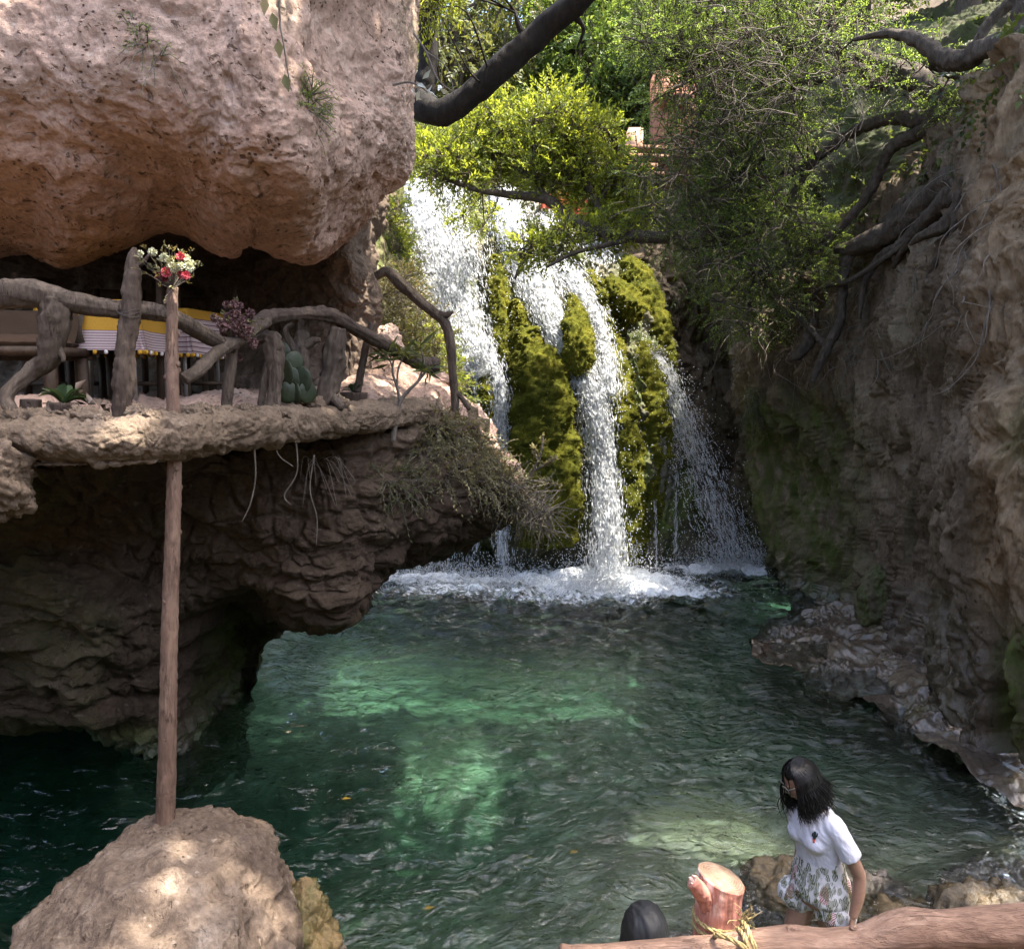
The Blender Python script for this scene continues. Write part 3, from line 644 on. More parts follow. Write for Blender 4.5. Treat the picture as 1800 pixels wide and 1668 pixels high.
def blob(c, r, n=60, amp=.12, freq=2.0, squash=None, rot=0.0, seed=0.0, fine=.02, cob=0, rock_=True):
    """A rounded stone as one closed mesh."""
    u = np.linspace(0, 2 * math.pi, n * 2, endpoint=False); v = np.linspace(1e-3, math.pi - 1e-3, n)
    U, Vv = np.meshgrid(u, v); N = np.stack([np.cos(U) * np.sin(Vv), np.sin(U) * np.sin(Vv), np.cos(Vv)], -1).reshape(-1, 3)
    r = np.asarray(r, float); p = N * r
    q = p + seed * 7.7
    rr = r.mean()
    d = amp * rr * fbm(q * freq / rr, 5, .55) + fine * rr * fbm(q * 8 / rr, 4, .6)
    if cob:
        f1, f2 = worley(q * 2.5 / rr); d = d + cob * rr * (smooth(0, .4, f2 - f1) - .5)
    p = p + unit(N / r) * d[:, None]
    a = rot; p = p @ np.array([[math.cos(a), math.sin(a), 0], [-math.sin(a), math.cos(a), 0], [0, 0, 1]])
    return p + np.asarray(c), gridF(n * 2, n, True)
def stone(name, c, r, m, label, cat, group=None, wet=0.0, moss=0.0, **k):
    V, F = blob(c, r, **k)
    at = {'wet': np.full(len(V), wet), 'moss': np.full(len(V), moss) if np.isscalar(moss) else moss(V)}
    o = put(name, mk(name, V, F, at), m); return tag(o, label, cat, group)

# big boulder that carries the pole
BC = [
 [(-60,1760,2.9),(-20,1740,2.95),(10,1720,3.1),(20,1715,3.4),(30,1740,3.9)],
]
V, F = blob((0, 0, 0), (.64, .80, 1.25), n=210, amp=.10, freq=1.6, fine=.022, seed=2.0); V[:, 2] = np.sign(V[:, 2]) * 1.25 * (np.abs(V[:, 2]) / 1.25) ** .72
zf = fbm(V * np.array([3.5, 3.5, .9]) + 4, 5, .55, True); nn = unit(V); V = V + nn * (zf * .05)[:, None]
top = V[:, 2] > .7; V[top, 2] = .7 + (V[top, 2] - .7) * .60
V = V + np.array([-1.71, 3.62, -.13]); 
V[:, 0] += .03 * (1.0 - V[:, 2])
o = put('boulder', mk('boulder', V, F, {'wet': smooth(.25, .05, V[:, 2]) * .8, 'moss': smooth(.35, .1, V[:, 2]) * .5}), BOULD)
tag(o, 'big pale fluted boulder in the pool carrying the long wooden pole', 'boulder', 'boulders in the pool')
boulder_V = V
m = rockmat('golden wet rock', [(.12, .08, .03), (.30, .20, .075), (.42, .30, .12)], pits=.2, speck=.05, bumpd=.04, moss=(.05, .06, .012))
c = P(520, 1620, 3.95)
stone('rock', (c[0], 4.0, .08), (.20, .26, .42), m, 'wet golden brown rock touching the right flank of the big boulder', 'rock', 'boulders in the pool', wet=.75, moss=lambda V: smooth(-.9, -1.15, V[:, 0]) * .9, amp=.22, cob=.08, n=80, seed=5)
c = P(555, 1690, 4.0); stone('rock', (c[0], 4.0, -.05), (.22, .2, .2), WET, 'low dark wet rock at the photo bottom beside the golden rock', 'rock', 'boulders in the pool', wet=.8, seed=7)

# rocks near the wading woman
m = rockmat('sunken ochre rock', [(.05, .035, .016), (.13, .09, .04), (.21, .155, .075)], pits=.2, speck=.05, bumpd=.03)
for px, py, z, r, lab, mt, wt, sd_ in [
    (1375, 1545, -.05, (.26, .30, .20), 'dark submerged rock with a pale golden top left of the wading woman', m, .6, 11),
    (1530, 1545, -.12, (.30, .26, .2), 'dim brown rock just under water behind the hand of the woman', WET, .5, 12),
    (1575, 1610, -.10, (.46, .30, .2), 'broad flat golden rock under shallow water right of the woman', m, .4, 13),
    (1745, 1600, -.02, (.46, .26, .22), 'wet ochre rock breaking the water above the right end of the log rail', m, .85, 14),
    (1770, 1530, -.16, (.42, .32, .2), 'brown sunken rock at the right edge of the pool', WET, .4, 15),
    (1660, 1690, -.05, (.3, .2, .2), 'shiny wet rock below the right half of the log rail', WET, .9, 16),
    (1240, 1650, -.2, (.4, .35, .2), 'brown submerged rock beside the dark hooded person', WET, .4, 17)]:
    c = PZ(px, py, 0.0); stone('rock', (c[0], c[1], z - .07), r, mt, lab, 'rock', 'rocks in the shallows', wet=wt, amp=.2, cob=.05, n=70, seed=sd_)
for px, py, Y, r, lab, rt in [
    (1540, 1065, 9.75, (.22, .25, .52), 'upright rounded mossy stone standing on the wet rock shelf', .3),
    (1000, 1, 1, None, '', 0)]:
    if r is None: continue
    c = P(px, py, Y); stone('standing_stone', c, r, RIGHT, lab, 'stone', None, wet=.3, moss=.9, amp=.14, n=80, seed=21, rot=rt)

for px, py, Y, r, lab in [(1392, 1118, 9.9, (.34, .4, .20), 'wet rounded rock at the left tip of the shelf'), (1470, 1085, 10.3, (.36, .4, .26), 'wet rounded rock left of the upright mossy stone'), (1480, 1185, 8.6, (.42, .36, .24), 'broad wet rock at the water edge in the middle of the shelf'), (1590, 1190, 8.3, (.34, .5, .36), 'tall wet rock leaning on the cliff foot right of the mossy stone'), (1660, 1270, 7.1, (.36, .4, .24), 'wet dark rock at the right end of the shelf'), (1730, 1255, 7.0, (.26, .4, .34), 'wet dark rock against the cliff at far right')]:
    c = P(px, py, Y); stone('wet_rock', c - np.array([0, 0, r[2] * .55]), r, WET, lab, 'rock', 'wet rocks on the shelf', wet=.95, amp=.26, n=90, seed=px * .013, fine=.012, freq=1.6, moss=lambda V: smooth(.2, .6, noise(V * 2)) * .3)
# lump of rock under the slab at the left edge
c = P(-5, 835, 3.7); stone('rock_lump', c, (.13, .2, .22), CONC, 'knobbly lump of pale rock under the slab at the left picture edge', 'rock', amp=.25, cob=.1, n=70, seed=22, fine=.05)

# leaning rocks beside the terrace end
for px, py, Y, r, lab, rt in [
    (680, 615, 8.3, (.16, .2, .26), 'small pinkish rock leaning behind the end of the terrace', .4),
    (760, 668, 8.2, (.20, .16, .09), 'flat tan rock on the ledge under the driftwood arch', .2)]:
    c = P(px, py, Y); stone('ledge_rock', c, r, ROCK, lab, 'rock', 'rocks at the end of the terrace', amp=.2, n=60, seed=px * .01, rot=rt)

# rubble along the slab edge
RUB = [(60,738,3.85,.10,.05),(105,730,3.95,.08,.06),(150,735,3.9,.10,.05),(240,728,4.0,.07,.05),(265,735,3.95,.06,.04),(340,735,4.1,.07,.06),(352,725,4.2,.06,.05),(430,728,4.55,.08,.05),(485,728,4.85,.09,.05),(545,712,5.3,.09,.06),(590,712,5.5,.10,.06),(20,735,3.9,.08,.05),(385,728,4.35,.08,.04),(180,745,3.85,.05,.04)]
LB = ['crumbly stone lump at the far left of the slab rim', 'dark crumbly stone lump in front of the potted leaves', 'long stone lump left of the dark rough post', 'pale crumbly stone lump just right of the dark rough post', 'flat stone lump between the dark post and the tall pole', 'round crumbly stone lump right of the tall pole', 'stacked stone lump behind the one right of the tall pole', 'low stone lump under the pink dried flowers', 'stone lump at the foot of the knotted root post', 'dry dirt lump under the cactus', 'dry dirt lump left of the stump planter', 'stone lump against the curved root leg', 'thin flat stone lump between tall pole and dried flowers', 'little stone lump on the sunlit slab rim']
for (px, py, Y, r, h), lab in zip(RUB, LB):
    c = P(px, py, Y); stone('rubble_stone', c, (r, r * .8, h), CONC, lab, 'stone', 'rubble stones on the slab rim', amp=.3, cob=.15, n=36, seed=px * .03, fine=.06)

# ------------------------------------------------------------------ posts and driftwood rails
def limb(mb, l, n=14, gn=.16, ridges=6, gs=3.0, step=None, rings=None):
    p, r = pxpath(l); V, F = tube(p, r, n=n, gn=gn, gs=gs, ridges=ridges, step=step or max(.012, r.mean() * .35)); mb.add(V, F); return p, r
def wood(name, paths, m, label, cat, group=None, n=34, gn=.2, ridges=6, parent=None):
    mb = MB()
    for l in paths: limb(mb, [(a + RNG.normal() * r * .12, b_ + RNG.normal() * r * .12, Y, r * .88 * RNG.uniform(.88, 1.1)) for a, b_, Y, r in l], n=n, gn=gn * 1.25, ridges=ridges)
    o = put(name, mb, m, parent)
    return tag(o, label, cat, group) if parent is None else o
# the long pole from boulder to flowers
mb = MB(); l = [(289,1500,3.9,17),(294,1330,3.92,16.5),(296,1200,3.94,16),(299,1080,3.97,15.5),(303,960,4.0,15),(306,850,4.04,14),(306,760,4.06,13),(303,660,4.1,12),(302,580,4.12,11.5),(303,505,4.15,10)]
l = [(a, b_, Y, rr * .76) for a, b_, Y, rr in l]; p, r = limb(mb, l, n=28, gn=.11, ridges=6, step=.015)
pc = cr(p, 200); 
for k in range(26):
    i = RNG.integers(5, 195); a = RNG.uniform(0, 6.28); rr = .037; c = pc[i] + np.array([math.cos(a), math.sin(a), 0]) * rr * .85
    V, F = blob(c, (.013, .013, .017), n=8, amp=.1); mb.add(V, F)
o = put('support_pole', mb, WOOD_POLE); tag(o, 'tall slim peeled pole from the boulder up through the terrace rim to the flowers', 'pole')
wood('terrace_post', [[(213,738,3.98,14),(217,680,4.0,15),(222,620,4.02,15),(228,560,4.05,15),(231,500,4.08,14),(234,455,4.1,9),(236,436,4.1,3)],[(232,470,4.1,6),(250,462,4.1,4),(262,448,4.1,2)]], WOOD_DARK, 'dark rough upright post with a pointed top on the slab rim', 'post', 'uprights of the driftwood railing', gn=.25)
wood('terrace_post', [[(398,725,4.6,9),(402,670,4.62,9),(407,620,4.65,9),(411,575,4.65,8)]], WOOD_GREY, 'straight grey post under the bunch of pink dried flowers', 'post', 'uprights of the driftwood railing')
wood('root_post', [[(22,735,3.9,12),(10,705,3.92,11),(25,680,3.95,11),(55,655,4.0,12),(82,630,4.0,14),(95,595,4.0,17),(98,560,4.0,20),(100,530,4.02,22)],[(100,610,4.0,8),(110,628,3.98,4),(111,636,3.97,2)]], WOOD_GREY, 'S shaped curved root leg propping the left end of the rail', 'root post', 'uprights of the driftwood railing', gn=.3)
wood('root_post', [[(470,735,4.9,13),(478,690,4.95,11),(482,640,4.98,13),(480,605,5.0,17),(470,592,5.0,13),(450,600,5.0,7)],[(482,620,4.98,9),(486,690,4.93,6),(488,738,4.9,5)],[(474,640,4.98,7),(462,690,4.95,6),(458,735,4.9,6)]], WOOD_GREY, 'knotted grey stump post of twisted roots left of the cactus', 'root post', 'uprights of the driftwood railing', gn=.3, ridges=8)
wood('root_post', [[(545,715,5.4,6),(540,670,5.4,8),(528,630,5.4,13),(532,590,5.42,11),(534,558,5.42,8)],[(528,615,5.4,10),(550,600,5.4,7),(564,598,5.4,3)],[(525,630,5.4,8),(510,600,5.38,5),(502,580,5.36,4),(515,570,5.38,4)]], WOOD_GREY, 'pale forked stump with a spike behind the cactus', 'root post', 'uprights of the driftwood railing', gn=.28, ridges=8)
wood('root_post', [[(565,718,5.4,12),(575,685,5.45,15),(588,650,5.5,16),(590,615,5.5,17),(592,578,5.5,12)],[(575,690,5.45,8),(590,705,5.4,6),(600,718,5.35,5)]], WOOD_GREY, 'leaning split trunk post left of the stump planter', 'root post', 'uprights of the driftwood railing', gn=.3, ridges=8)
wood('terrace_post', [[(628,690,6.0,8),(636,650,6.05,7.5),(645,605,6.1,7),(653,570,6.15,6)]], WOOD_DARK, 'thin dark slanting post rising from the stump planter', 'post', 'uprights of the driftwood railing', gn=.12)
wood('driftwood_rail', [[(-60,512,3.95,24),(0,516,3.98,22),(60,520,4.0,20),(120,528,4.02,18),(190,540,4.05,16),(250,545,4.1,15),(300,555,4.15,14),(345,582,4.3,13),(380,600,4.5,11),(400,602,4.6,8)]], WOOD_GREY, 'thick grey driftwood rail at the left end of the terrace', 'rail', 'driftwood rails', gn=.16)
wood('driftwood_rail', [[(405,612,4.6,8),(440,585,4.75,10),(465,560,4.9,12),(520,552,5.2,10),(560,553,5.4,12),(590,560,5.5,11),(625,580,5.75,11),(660,600,6.0,11),(705,622,6.3,11),(745,640,6.5,13),(768,642,6.55,13)]], WOOD_DARK, 'long knotty driftwood rail running right down to the oleander', 'rail', 'driftwood rails', gn=.22)
wood('driftwood_brace', [[(322,668,4.2,9),(345,652,4.25,11),(375,625,4.4,9),(410,603,4.6,9),(425,600,4.65,7)]], WOOD_GREY, 'grey knobbed diagonal brace from the tall pole to the dried flowers', 'brace', 'driftwood rails', gn=.25)
wood('driftwood_brace', [[(430,588,4.7,8),(455,575,4.8,9),(475,564,4.85,8)]], WOOD_GREY, 'short cut driftwood stub right of the dried flowers', 'brace', 'driftwood rails', gn=.15)
wood('driftwood_arch', [[(660,488,7.0,7),(680,478,7.0,9),(705,500,7.0,10),(735,530,7.0,9),(765,552,7.0,9),(783,570,7.0,9),(790,610,7.0,9),(795,650,7.0,8),(800,700,7.0,7),(798,735,7.0,8)],[(768,552,7.0,7),(785,553,6.98,6),(797,548,6.97,2)],[(800,690,7.0,5),(812,700,6.98,4),(825,720,6.95,4)]], WOOD_GREY, 'bent driftwood arch at the end of the terrace before the falls', 'driftwood arch', None, gn=.14)
# binding wire on the dark post
mb = MB()
for k in range(3):
    c = P(226, 556 - k * 4, 4.04); a = np.linspace(0, 2 * math.pi, 25); rr = .052
    V, F = tube(np.stack([c[0] + rr * np.cos(a), c[1] + rr * np.sin(a), c[2] + .01 * np.sin(a * 2 + k)], 1), .0022, n=5, rings=40); mb.add(V, F)
tag(put('binding_wire', mb, plain('rusty wire', (.05, .04, .035), .6)), 'thin wire wound round the dark rough post at rail height', 'wire')

# ------------------------------------------------------------------ furniture
WOODF = barkmat('dark chair wood', [(.03, .018, .012), (.06, .039, .025), (.095, .063, .04)], stretch=(1, 1, .4), bumpd=.002, rough=.6)
STEEL = plain('dull steel tube', (.36, .35, .33), .4, .2, 40, .7)
def box(mb, c, s, rz=0.0, rx=0.0, bev=.004):
    bm = bmesh.new(); bmesh.ops.create_cube(bm, size=1); bmesh.ops.scale(bm, vec=s, verts=bm.verts)
    bmesh.ops.bevel(bm, geom=bm.edges[:], offset=min(bev, min(s) * .3), segments=2, affect='EDGES')
    bmesh.ops.transform(bm, matrix=Matrix.Translation(c) @ Matrix.Rotation(rz, 4, 'Z') @ Matrix.Rotation(rx, 4, 'X'), verts=bm.verts)
    bm.verts.ensure_lookup_table(); V = np.array([v.co for v in bm.verts]); by = {}
    for f in bm.faces: by.setdefault(len(f.verts), []).append([v.index for v in f.verts])
    mb.add(V, [np.array(x) for x in by.values()]); bm.free(); return mb
def lin(a, b, r): return tube(np.array([a, b]), r, n=10, rings=2)
FLOOR = 2.98
mC = M('striped table cloth'); p = mC.vattr('cloth'); sx = mC.n('ShaderNodeSeparateXYZ', {0: p}); v = sx.outputs[1]
st = mC.math('FRACT', mC.math('MULTIPLY', v, 19)); cs = mC.ramp(st, [(0, (.46, .36, .33)), (.42, (.46, .36, .33)), (.46, (.07, .04, .05)), (.62, (.24, .09, .11)), (.68, (.38, .28, .26))], 'CONSTANT')
yl = mC.ramp(v, [(0, (.46, .245, .035)), (.60, (.46, .245, .035)), (.61, (1, 1, 1))], 'CONSTANT'); top = mC.ramp(v, [(0, 0), (.605, 1)], 'CONSTANT')
cc = mC.mix(top, yl, cs); wv = mC.noise(mC.pos(), 220, 2); cc = mC.mix(.4, cc, mC.ramp(wv, [(.3, .6), (.7, 1.25)]), 'MULTIPLY')
zc = sx.outputs[2]; cc = mC.mix(mC.math('GREATER_THAN', zc, .5), cc, mC.mix(mC.math('GREATER_THAN', zc, 1.5), (.5, .27, .03), (.55, .5, .46)))
CLOTH = mC.done(mC.bsdf(Base_Color=cc, Roughness=.9, Normal=mC.bump(wv, .3, .002), Specular_IOR_Level=.1))
POM_Y = plain('mustard pompom', (.5, .27, .03), .9); POM_W = plain('white pompom', (.6, .56, .52), .9)
def table(cx, cy, rz, label, clabel, w=.62, dp=.62, h=.74, drop=.33, vo_=0.0):
    vo = vo_
    t = thing('square_table', (cx, cy, FLOOR), label, 'table', 'cloth covered terrace tables'); t.rotation_euler = (0, 0, rz)
    top = MB(); box(top, (0, 0, h - .012), (w - .02, dp - .02, .024)); put('table_top', top, WOODF, t, local=True)
    for sx_ in (-1, 1):
        for sy in (-1, 1):
            lg = MB(); lg.add(*lin((sx_ * (w / 2 - .05), sy * (dp / 2 - .05), 0), (sx_ * (w / 2 - .05), sy * (dp / 2 - .05), h - .02), .013)); put('leg', lg, STEEL, t, local=True)
    ap = MB(); box(ap, (0, -dp / 2 + .05, h - .05), (w - .12, .02, .05)); put('apron', ap, STEEL, t, local=True)
    c = thing('table_cloth', (cx, cy, FLOOR), clabel, 'tablecloth', 'striped tablecloths'); c.rotation_euler = (0, 0, rz)
    n = 61; a = np.linspace(-1, 1, n); A, B = np.meshgrid(a, a); ext = 1 + drop / (w / 2)
    X, Yv = A * ext * w / 2, B * ext * dp / 2; ox = np.maximum(np.abs(X) - w / 2, 0); oy = np.maximum(np.abs(Yv) - dp / 2, 0); o_ = np.maximum(ox, oy)
    fl = .05 * o_ / drop + .014 * np.sin(18 * (np.where(ox > oy, Yv, X)) + 1.3) * (o_ / drop)
    Z = h + .006 - np.minimum(o_, drop) + .003 * np.sin(9 * X) * np.cos(8 * Yv)
    Xn = np.where(ox > 0, np.sign(X) * (w / 2 + .006 + fl * np.where(ox >= oy, 1, .55)), X); Yn = np.where(oy > 0, np.sign(Yv) * (dp / 2 + .006 + fl * np.where(oy >= ox, 1, .55)), Yv)
    V = np.stack([Xn, Yn, Z], -1).reshape(-1, 3); cl = np.stack([A.ravel(), (o_ / drop).ravel(), 0 * A.ravel()], 1)
    cl[:, 1] = np.where(o_.ravel() > 0, vo + (1 - vo) * cl[:, 1], 0)
    cm = MB(); cm.add(V, gridF(n, n), cloth=cl)
    rim = [(i, j) for i in range(n) for j in (0, n - 1)] + [(i, j) for j in range(n) for i in (0, n - 1)]
    G = V.reshape(n, n, 3); k = 0
    for i, j in rim:
        if (i + j) % 3 == 0:
            q = G[i, j] + np.array([0, 0, -.012]); S, Fq = blob(q, (.013, .013, .015), n=7, amp=.15); cm.add(S, Fq, cloth=np.tile([[0, 1, 1.0 if (k // 2) % 3 else 2.0]], (len(S), 1))); k += 1
    put('cloth_sheet', cm, CLOTH, c, local=True)
    return t
c = P(196, 640, 5.55); table(c[0], c[1], .05, 'small steel legged table left of the tall pole', 'mustard and striped tablecloth with pompoms on the left table')
c = P(312, 640, 6.2); table(c[0], c[1], -.12, 'small steel legged table half hidden behind the tall pole', 'striped tablecloth with mustard corner on the table behind the tall pole', w=.5, dp=.6, vo_=.5)
def chair(cx, cy, rz, label, parts=None):
    t = thing('wooden_chair', (cx, cy, FLOOR), label, 'chair', 'wooden terrace chairs'); t.rotation_euler = (0, 0, rz)
    s = MB(); box(s, (0, 0, .45), (.42, .40, .035)); put('seat', s, WOODF, t, local=True)
    for sx_ in (-1, 1):
        a = MB(); box(a, (sx_ * .18, -.17, .217), (.04, .04, .43)); put('leg', a, WOODF, t, local=True)
        a = MB(); box(a, (sx_ * .18, .18, .49), (.045, .04, .98), rx=-.04); put('leg', a, WOODF, t, local=True)
        a = MB(); box(a, (sx_ * .18, 0, .2), (.025, .31, .03)); put('stretcher', a, WOODF, t, local=True)
    b = MB(); box(b, (0, .195, .93), (.31, .028, .09)); box(b, (0, .185, .62), (.31, .025, .04))
    for k in range(4): box(b, (-.105 + .07 * k, .19, .77), (.03, .016, .24))
    put('backrest', b, WOODF, t, local=True); return t
for px, Y, rz, lab in [(372, 6.5, -1.2, 'slat backed wooden chair right of the tall pole'), (330, 7.2, .2, 'slat backed wooden chair in shadow beyond the right table'), (205, 6.6, .1, 'slat backed wooden chair in shadow beyond the left table'), (118, 5.9, 1.45, 'slat backed wooden chair tucked in left of the left table'), (258, 5.9, -1.5, 'slat backed wooden chair between the two tables')]:
    c = P(px, 700, Y); chair(c[0], c[1], rz, lab)
# cushioned bench at the far left
c = P(28, 700, 5.0); t = thing('bench', (c[0], c[1], FLOOR), 'wooden bench with brown cushions at the far left of the terrace', 'bench')
s = MB(); box(s, (0, 0, .40), (.75, .45, .05)); put('seat', s, WOODF, t, local=True)
for sx_ in (-1, 1):
    for sy in (-1, 1): a = MB(); box(a, (sx_ * .33, sy * .18, .18), (.06, .06, .37)); put('leg', a, WOODF, t, local=True)
a = MB(); box(a, (0, .23, .48), (.75, .04, .26), rx=-.1); put('backrest', a, WOODF, t, local=True)
def pillow(name, c, s, m, rot, label, cat, group=None):
    n = 40; u = np.linspace(-1, 1, n); A, B = np.meshgrid(u, u); h = ((1 - A ** 4) * (1 - B ** 4)) ** .5
    w_ = 1 + .0 * A; V1 = np.stack([A * s[0] * (1 - .06 * B ** 2), B * s[1] * (1 - .06 * A ** 2), h * s[2]], -1).reshape(-1, 3); V2 = V1 * np.array([1, 1, -1])
    V = np.concatenate([V1, V2[:]]); f = gridF(n, n); F = np.concatenate([f, f[:, ::-1] + n * n])
    V = V + .006 * fbm(V * 9, 3)[:, None]
    Mx = np.array(Matrix.Rotation(rot[2], 3, 'Z') @ Matrix.Rotation(rot[1], 3, 'Y') @ Matrix.Rotation(rot[0], 3, 'X')); V = V @ Mx.T + np.asarray(c)
    return tag(put(name, mk(name, V, F), m), label, cat, group)
CUSH = plain('brown cushion fabric', (.055, .032, .018), .95, .3, 150); CUSHT = plain('tan fringed throw', (.09, .066, .045), .95, .4, 80)
bx, by_ = c[0], c[1]
pillow('cushion', (bx, by_, FLOOR + .45), (.34, .22, .05), CUSH, (0, 0, 0), 'thick brown seat cushion on the far left bench', 'cushion', 'cushions on the bench')
pillow('cushion', (bx + .02, by_ + .12, FLOOR + .54), (.33, .13, .07), CUSH, (1.2, 0, 0), 'big dark brown back cushion leaning on the far left bench', 'cushion', 'cushions on the bench')
mb = MB(); n = 20; u = np.linspace(0, 1, n); A, B = np.meshgrid(u, u)
V = np.stack([bx - .36 + A * .72, by_ + .20 - .05 * np.sin(B * 3), FLOOR + .64 - B * .2 + .008 * np.sin(A * 40)], -1).reshape(-1, 3); mb.add(V, gridF(n, n))
fr_ = np.stack([bx - .36 + RNG.random(80) * .72, np.full(80, by_ + .185), np.full(80, FLOOR + .44)], 1); V, F = segs(fr_, fr_ + np.array([0, -.01, -.07]) + RNG.normal(size=(80, 3)) * .008, .003, .002); mb.add(V, F)
tag(put('throw_blanket', mb, CUSHT), 'tan fringed throw hung over the bench back at far left', 'blanket')

# ------------------------------------------------------------------ flowers and pot plants
FL_W = plain('cream petals', (.62, .62, .42), .6); FL_R = plain('pink red petals', (.58, .10, .12), .6); FL_P = plain('dusty pink dried petals', (.15, .085, .08), .9); FL_DR = plain('dark red petals', (.16, .02, .03), .7)
def rosette(c, r, layers=4, n=7):
    mb = MB()
    for k in range(layers):
        for j in range(n - k):
            a = 2 * math.pi * j / (n - k) + k * .5; el = .15 + .32 * k
            ax = np.array([[math.cos(a) * math.cos(el), math.sin(a) * math.cos(el), math.sin(el)]])
            nr = np.array([[-math.cos(a) * math.sin(el), -math.sin(a) * math.sin(el), math.cos(el)]])
            V, F, _ = leafmesh(np.asarray(c)[None], ax, r * (1 - .12 * k), r * .75, .1, nr); mb.add(V, F)
    return mb
def bouquet(label, cat, heads, leafm, nleaf, cpx, spread, stem_to):
    c0 = P(*cpx); t = thing(*( 'flower_bunch', P(*stem_to), label, cat, 'flowers on the railing'))
    lf = MB(); o = c0 + RNG.normal(size=(nleaf, 3)) * spread; d = unit(o - P(*stem_to) + RNG.normal(size=(nleaf, 3)) * .05)
    V, F, r, mid, tip = sprays(o, d, .03, 4, .022, .45); lf.add(V, F, rnd=r); 
    V, F = segs(np.repeat(P(*stem_to)[None], nleaf, 0), o, .002, .001); st = MB().add(V, F)
    put('foliage', lf, leafm, t); put('stems', st, TWIG, t)
    for px, py, dy, rpx, mt in heads:
        q = P(px, py, cpx[2] + dy); r = rpx * cpx[2] / FPX * .88; fm = MB(); V, F = blob(q, (r * .5,) * 3, n=8, amp=.2); fm.add(V, F, rnd=0)
        k = 60; ax = unit(RNG.normal(size=(k, 3)) + np.array([0, -.3, .1])); nr = unit(np.cross(ax, RNG.normal(size=(k, 3)))); V, F, _ = leafmesh(q + ax * r * .35, unit(ax + RNG.normal(size=(k, 3)) * .35), r * .75, r * .6, .3, nr); fm.add(V, F, rnd=0)
        put('flower_head', fm, mt, t)
bouquet('bunch of cream and pink red flowers tied to the pole top', 'flowers',
    [(288,453,0,9,FL_W),(298,458,-.03,9,FL_W),(303,471,-.04,11,FL_W),(327,455,-.02,9,FL_W),(333,470,-.03,10,FL_W),(318,468,-.05,8,FL_W),(268,443,.02,9,FL_W),(246,447,.03,8,FL_W),(317,451,-.04,9,FL_R),(292,479,-.05,10,FL_R),(327,484,-.04,9,FL_R),(318,483,-.02,8,FL_R),(290,490,-.03,7,FL_DR),(280,484,0,8,FL_DR),(337,463,0,7,FL_W)], LEAF_DRY, 60, (300,468,4.1), .05, (303,508,4.12))
heads = [(RNG.normal(412, 17), RNG.normal(572, 20), RNG.normal(0, .07), RNG.uniform(7, 11), FL_P) for k in range(38)]
bouquet('big bunch of dusty pink dried flowers at the rail joint', 'flowers', heads, LEAF_DRY, 40, (412,572,4.65), .045, (411,605,4.65))
# broad leaved plant in a dark stump pot, left
def potplant(name, label, cpx, L, nl, leafm, wid, pot=None, group='potted plants on the slab'):
    t = thing(name, P(*cpx), label, 'plant', group); b = P(*cpx)
    d = unit(np.stack([RNG.normal(size=nl), RNG.normal(size=nl), RNG.uniform(.2, 1.2, nl)], 1)); mb = MB()
    for k in range(nl):
        q = np.array([b, b + d[k] * L * .5 + np.array([0, 0, L * .1]), b + d[k] * L + np.array([0, 0, -L * .25 * RNG.random()])]); pp = cr(q, 9); t_ = unit(np.gradient(pp, axis=0)); s = unit(np.cross(t_, [0, 0, 1.0])); u_ = np.linspace(0, 1, 9)
        wv_ = (L * wid * np.sin(np.pi * np.clip(u_, .04, .97)) ** .8)[:, None]; up = np.cross(s, t_)
        V = np.stack([pp - s * wv_ + up * wv_ * .35, pp, pp + s * wv_ + up * wv_ * .35], 1).reshape(-1, 3); mb.add(V, gridF(3, 9), rnd=RNG.random())
    put('leaves', mb, leafm, t)
    if pot: q = MB(); q.add(*tube([b - np.array([0, 0, pot[1]]), b + np.array([0, 0, .01])], [pot[0] * .9, pot[0]], n=24, gn=.06, rings=12, ridges=8)); put('stump_pot', q, WOOD_DARK, t)
    return t
potplant('potted_plant', 'broad leaved green plant in a dark stump pot at the left', (112,712,3.95), .13, 16, LEAF_POT, .24, (.06, .09))
potplant('potted_plant', 'small pale succulent in a cut stump by the slanting post', (622,692,6.0), .12, 12, LEAF_POT, .14, (.10, .17))
tag(put('cut_stump', MB().add(*tube([P(55,738,4.0), P(54,702,4.0)], [.05, .046], n=24, gn=.08, rings=14, ridges=8)), WOOD_DARK), 'short dark cut stump left of the broad leaved plant', 'stump')
# dead leaves and vine on the rim
mb = MB(); o = np.array([P(RNG.normal(160, 22), RNG.normal(712, 14), 3.92 + RNG.random() * .12) for k in range(26)]); ax = unit(RNG.normal(size=(26, 3)) + np.array([0, 0, -.3])); V, F, r = leafmesh(o, ax, RNG.uniform(.05, .09, 26), .035, .3); mb.add(V, F, rnd=r)
tag(put('dead_leaves', mb, leafmat('dead brown leaf', [(.07, .05, .035), (.16, .115, .085), (.28, .22, .17)], .15)), 'curled dry brown leaves lying left of the dark post', 'leaves', kind='stuff')
# prickly pear
t = thing('prickly_pear_cactus', P(510, 700, 5.15), 'dark green prickly pear cactus with round pads behind the knotted stump', 'cactus')
CACT = plain('cactus pad', (.018, .026, .011), .5, .3, 60)
for px, py, dy, w_, h_, rz in [(508,672,0,.085,.10,.2),(500,655,-.03,.075,.09,-.5),(515,640,.02,.07,.085,.6),(528,668,.02,.08,.09,-.2),(505,690,-.05,.07,.07,.3),(495,625,.03,.06,.09,.1),(540,690,.03,.07,.07,.8),(518,690,-.02,.06,.07,-.7)]:
    V, F = blob((0, 0, 0), (w_, .017, h_), n=26, amp=.04, fine=.01); Rm = np.array(Matrix.Rotation(rz, 3, 'Z') @ Matrix.Rotation(rz * .6, 3, 'Y')); put('pad', MB().add(V @ Rm.T + P(px, py, 5.15 + dy), F), CACT, t)
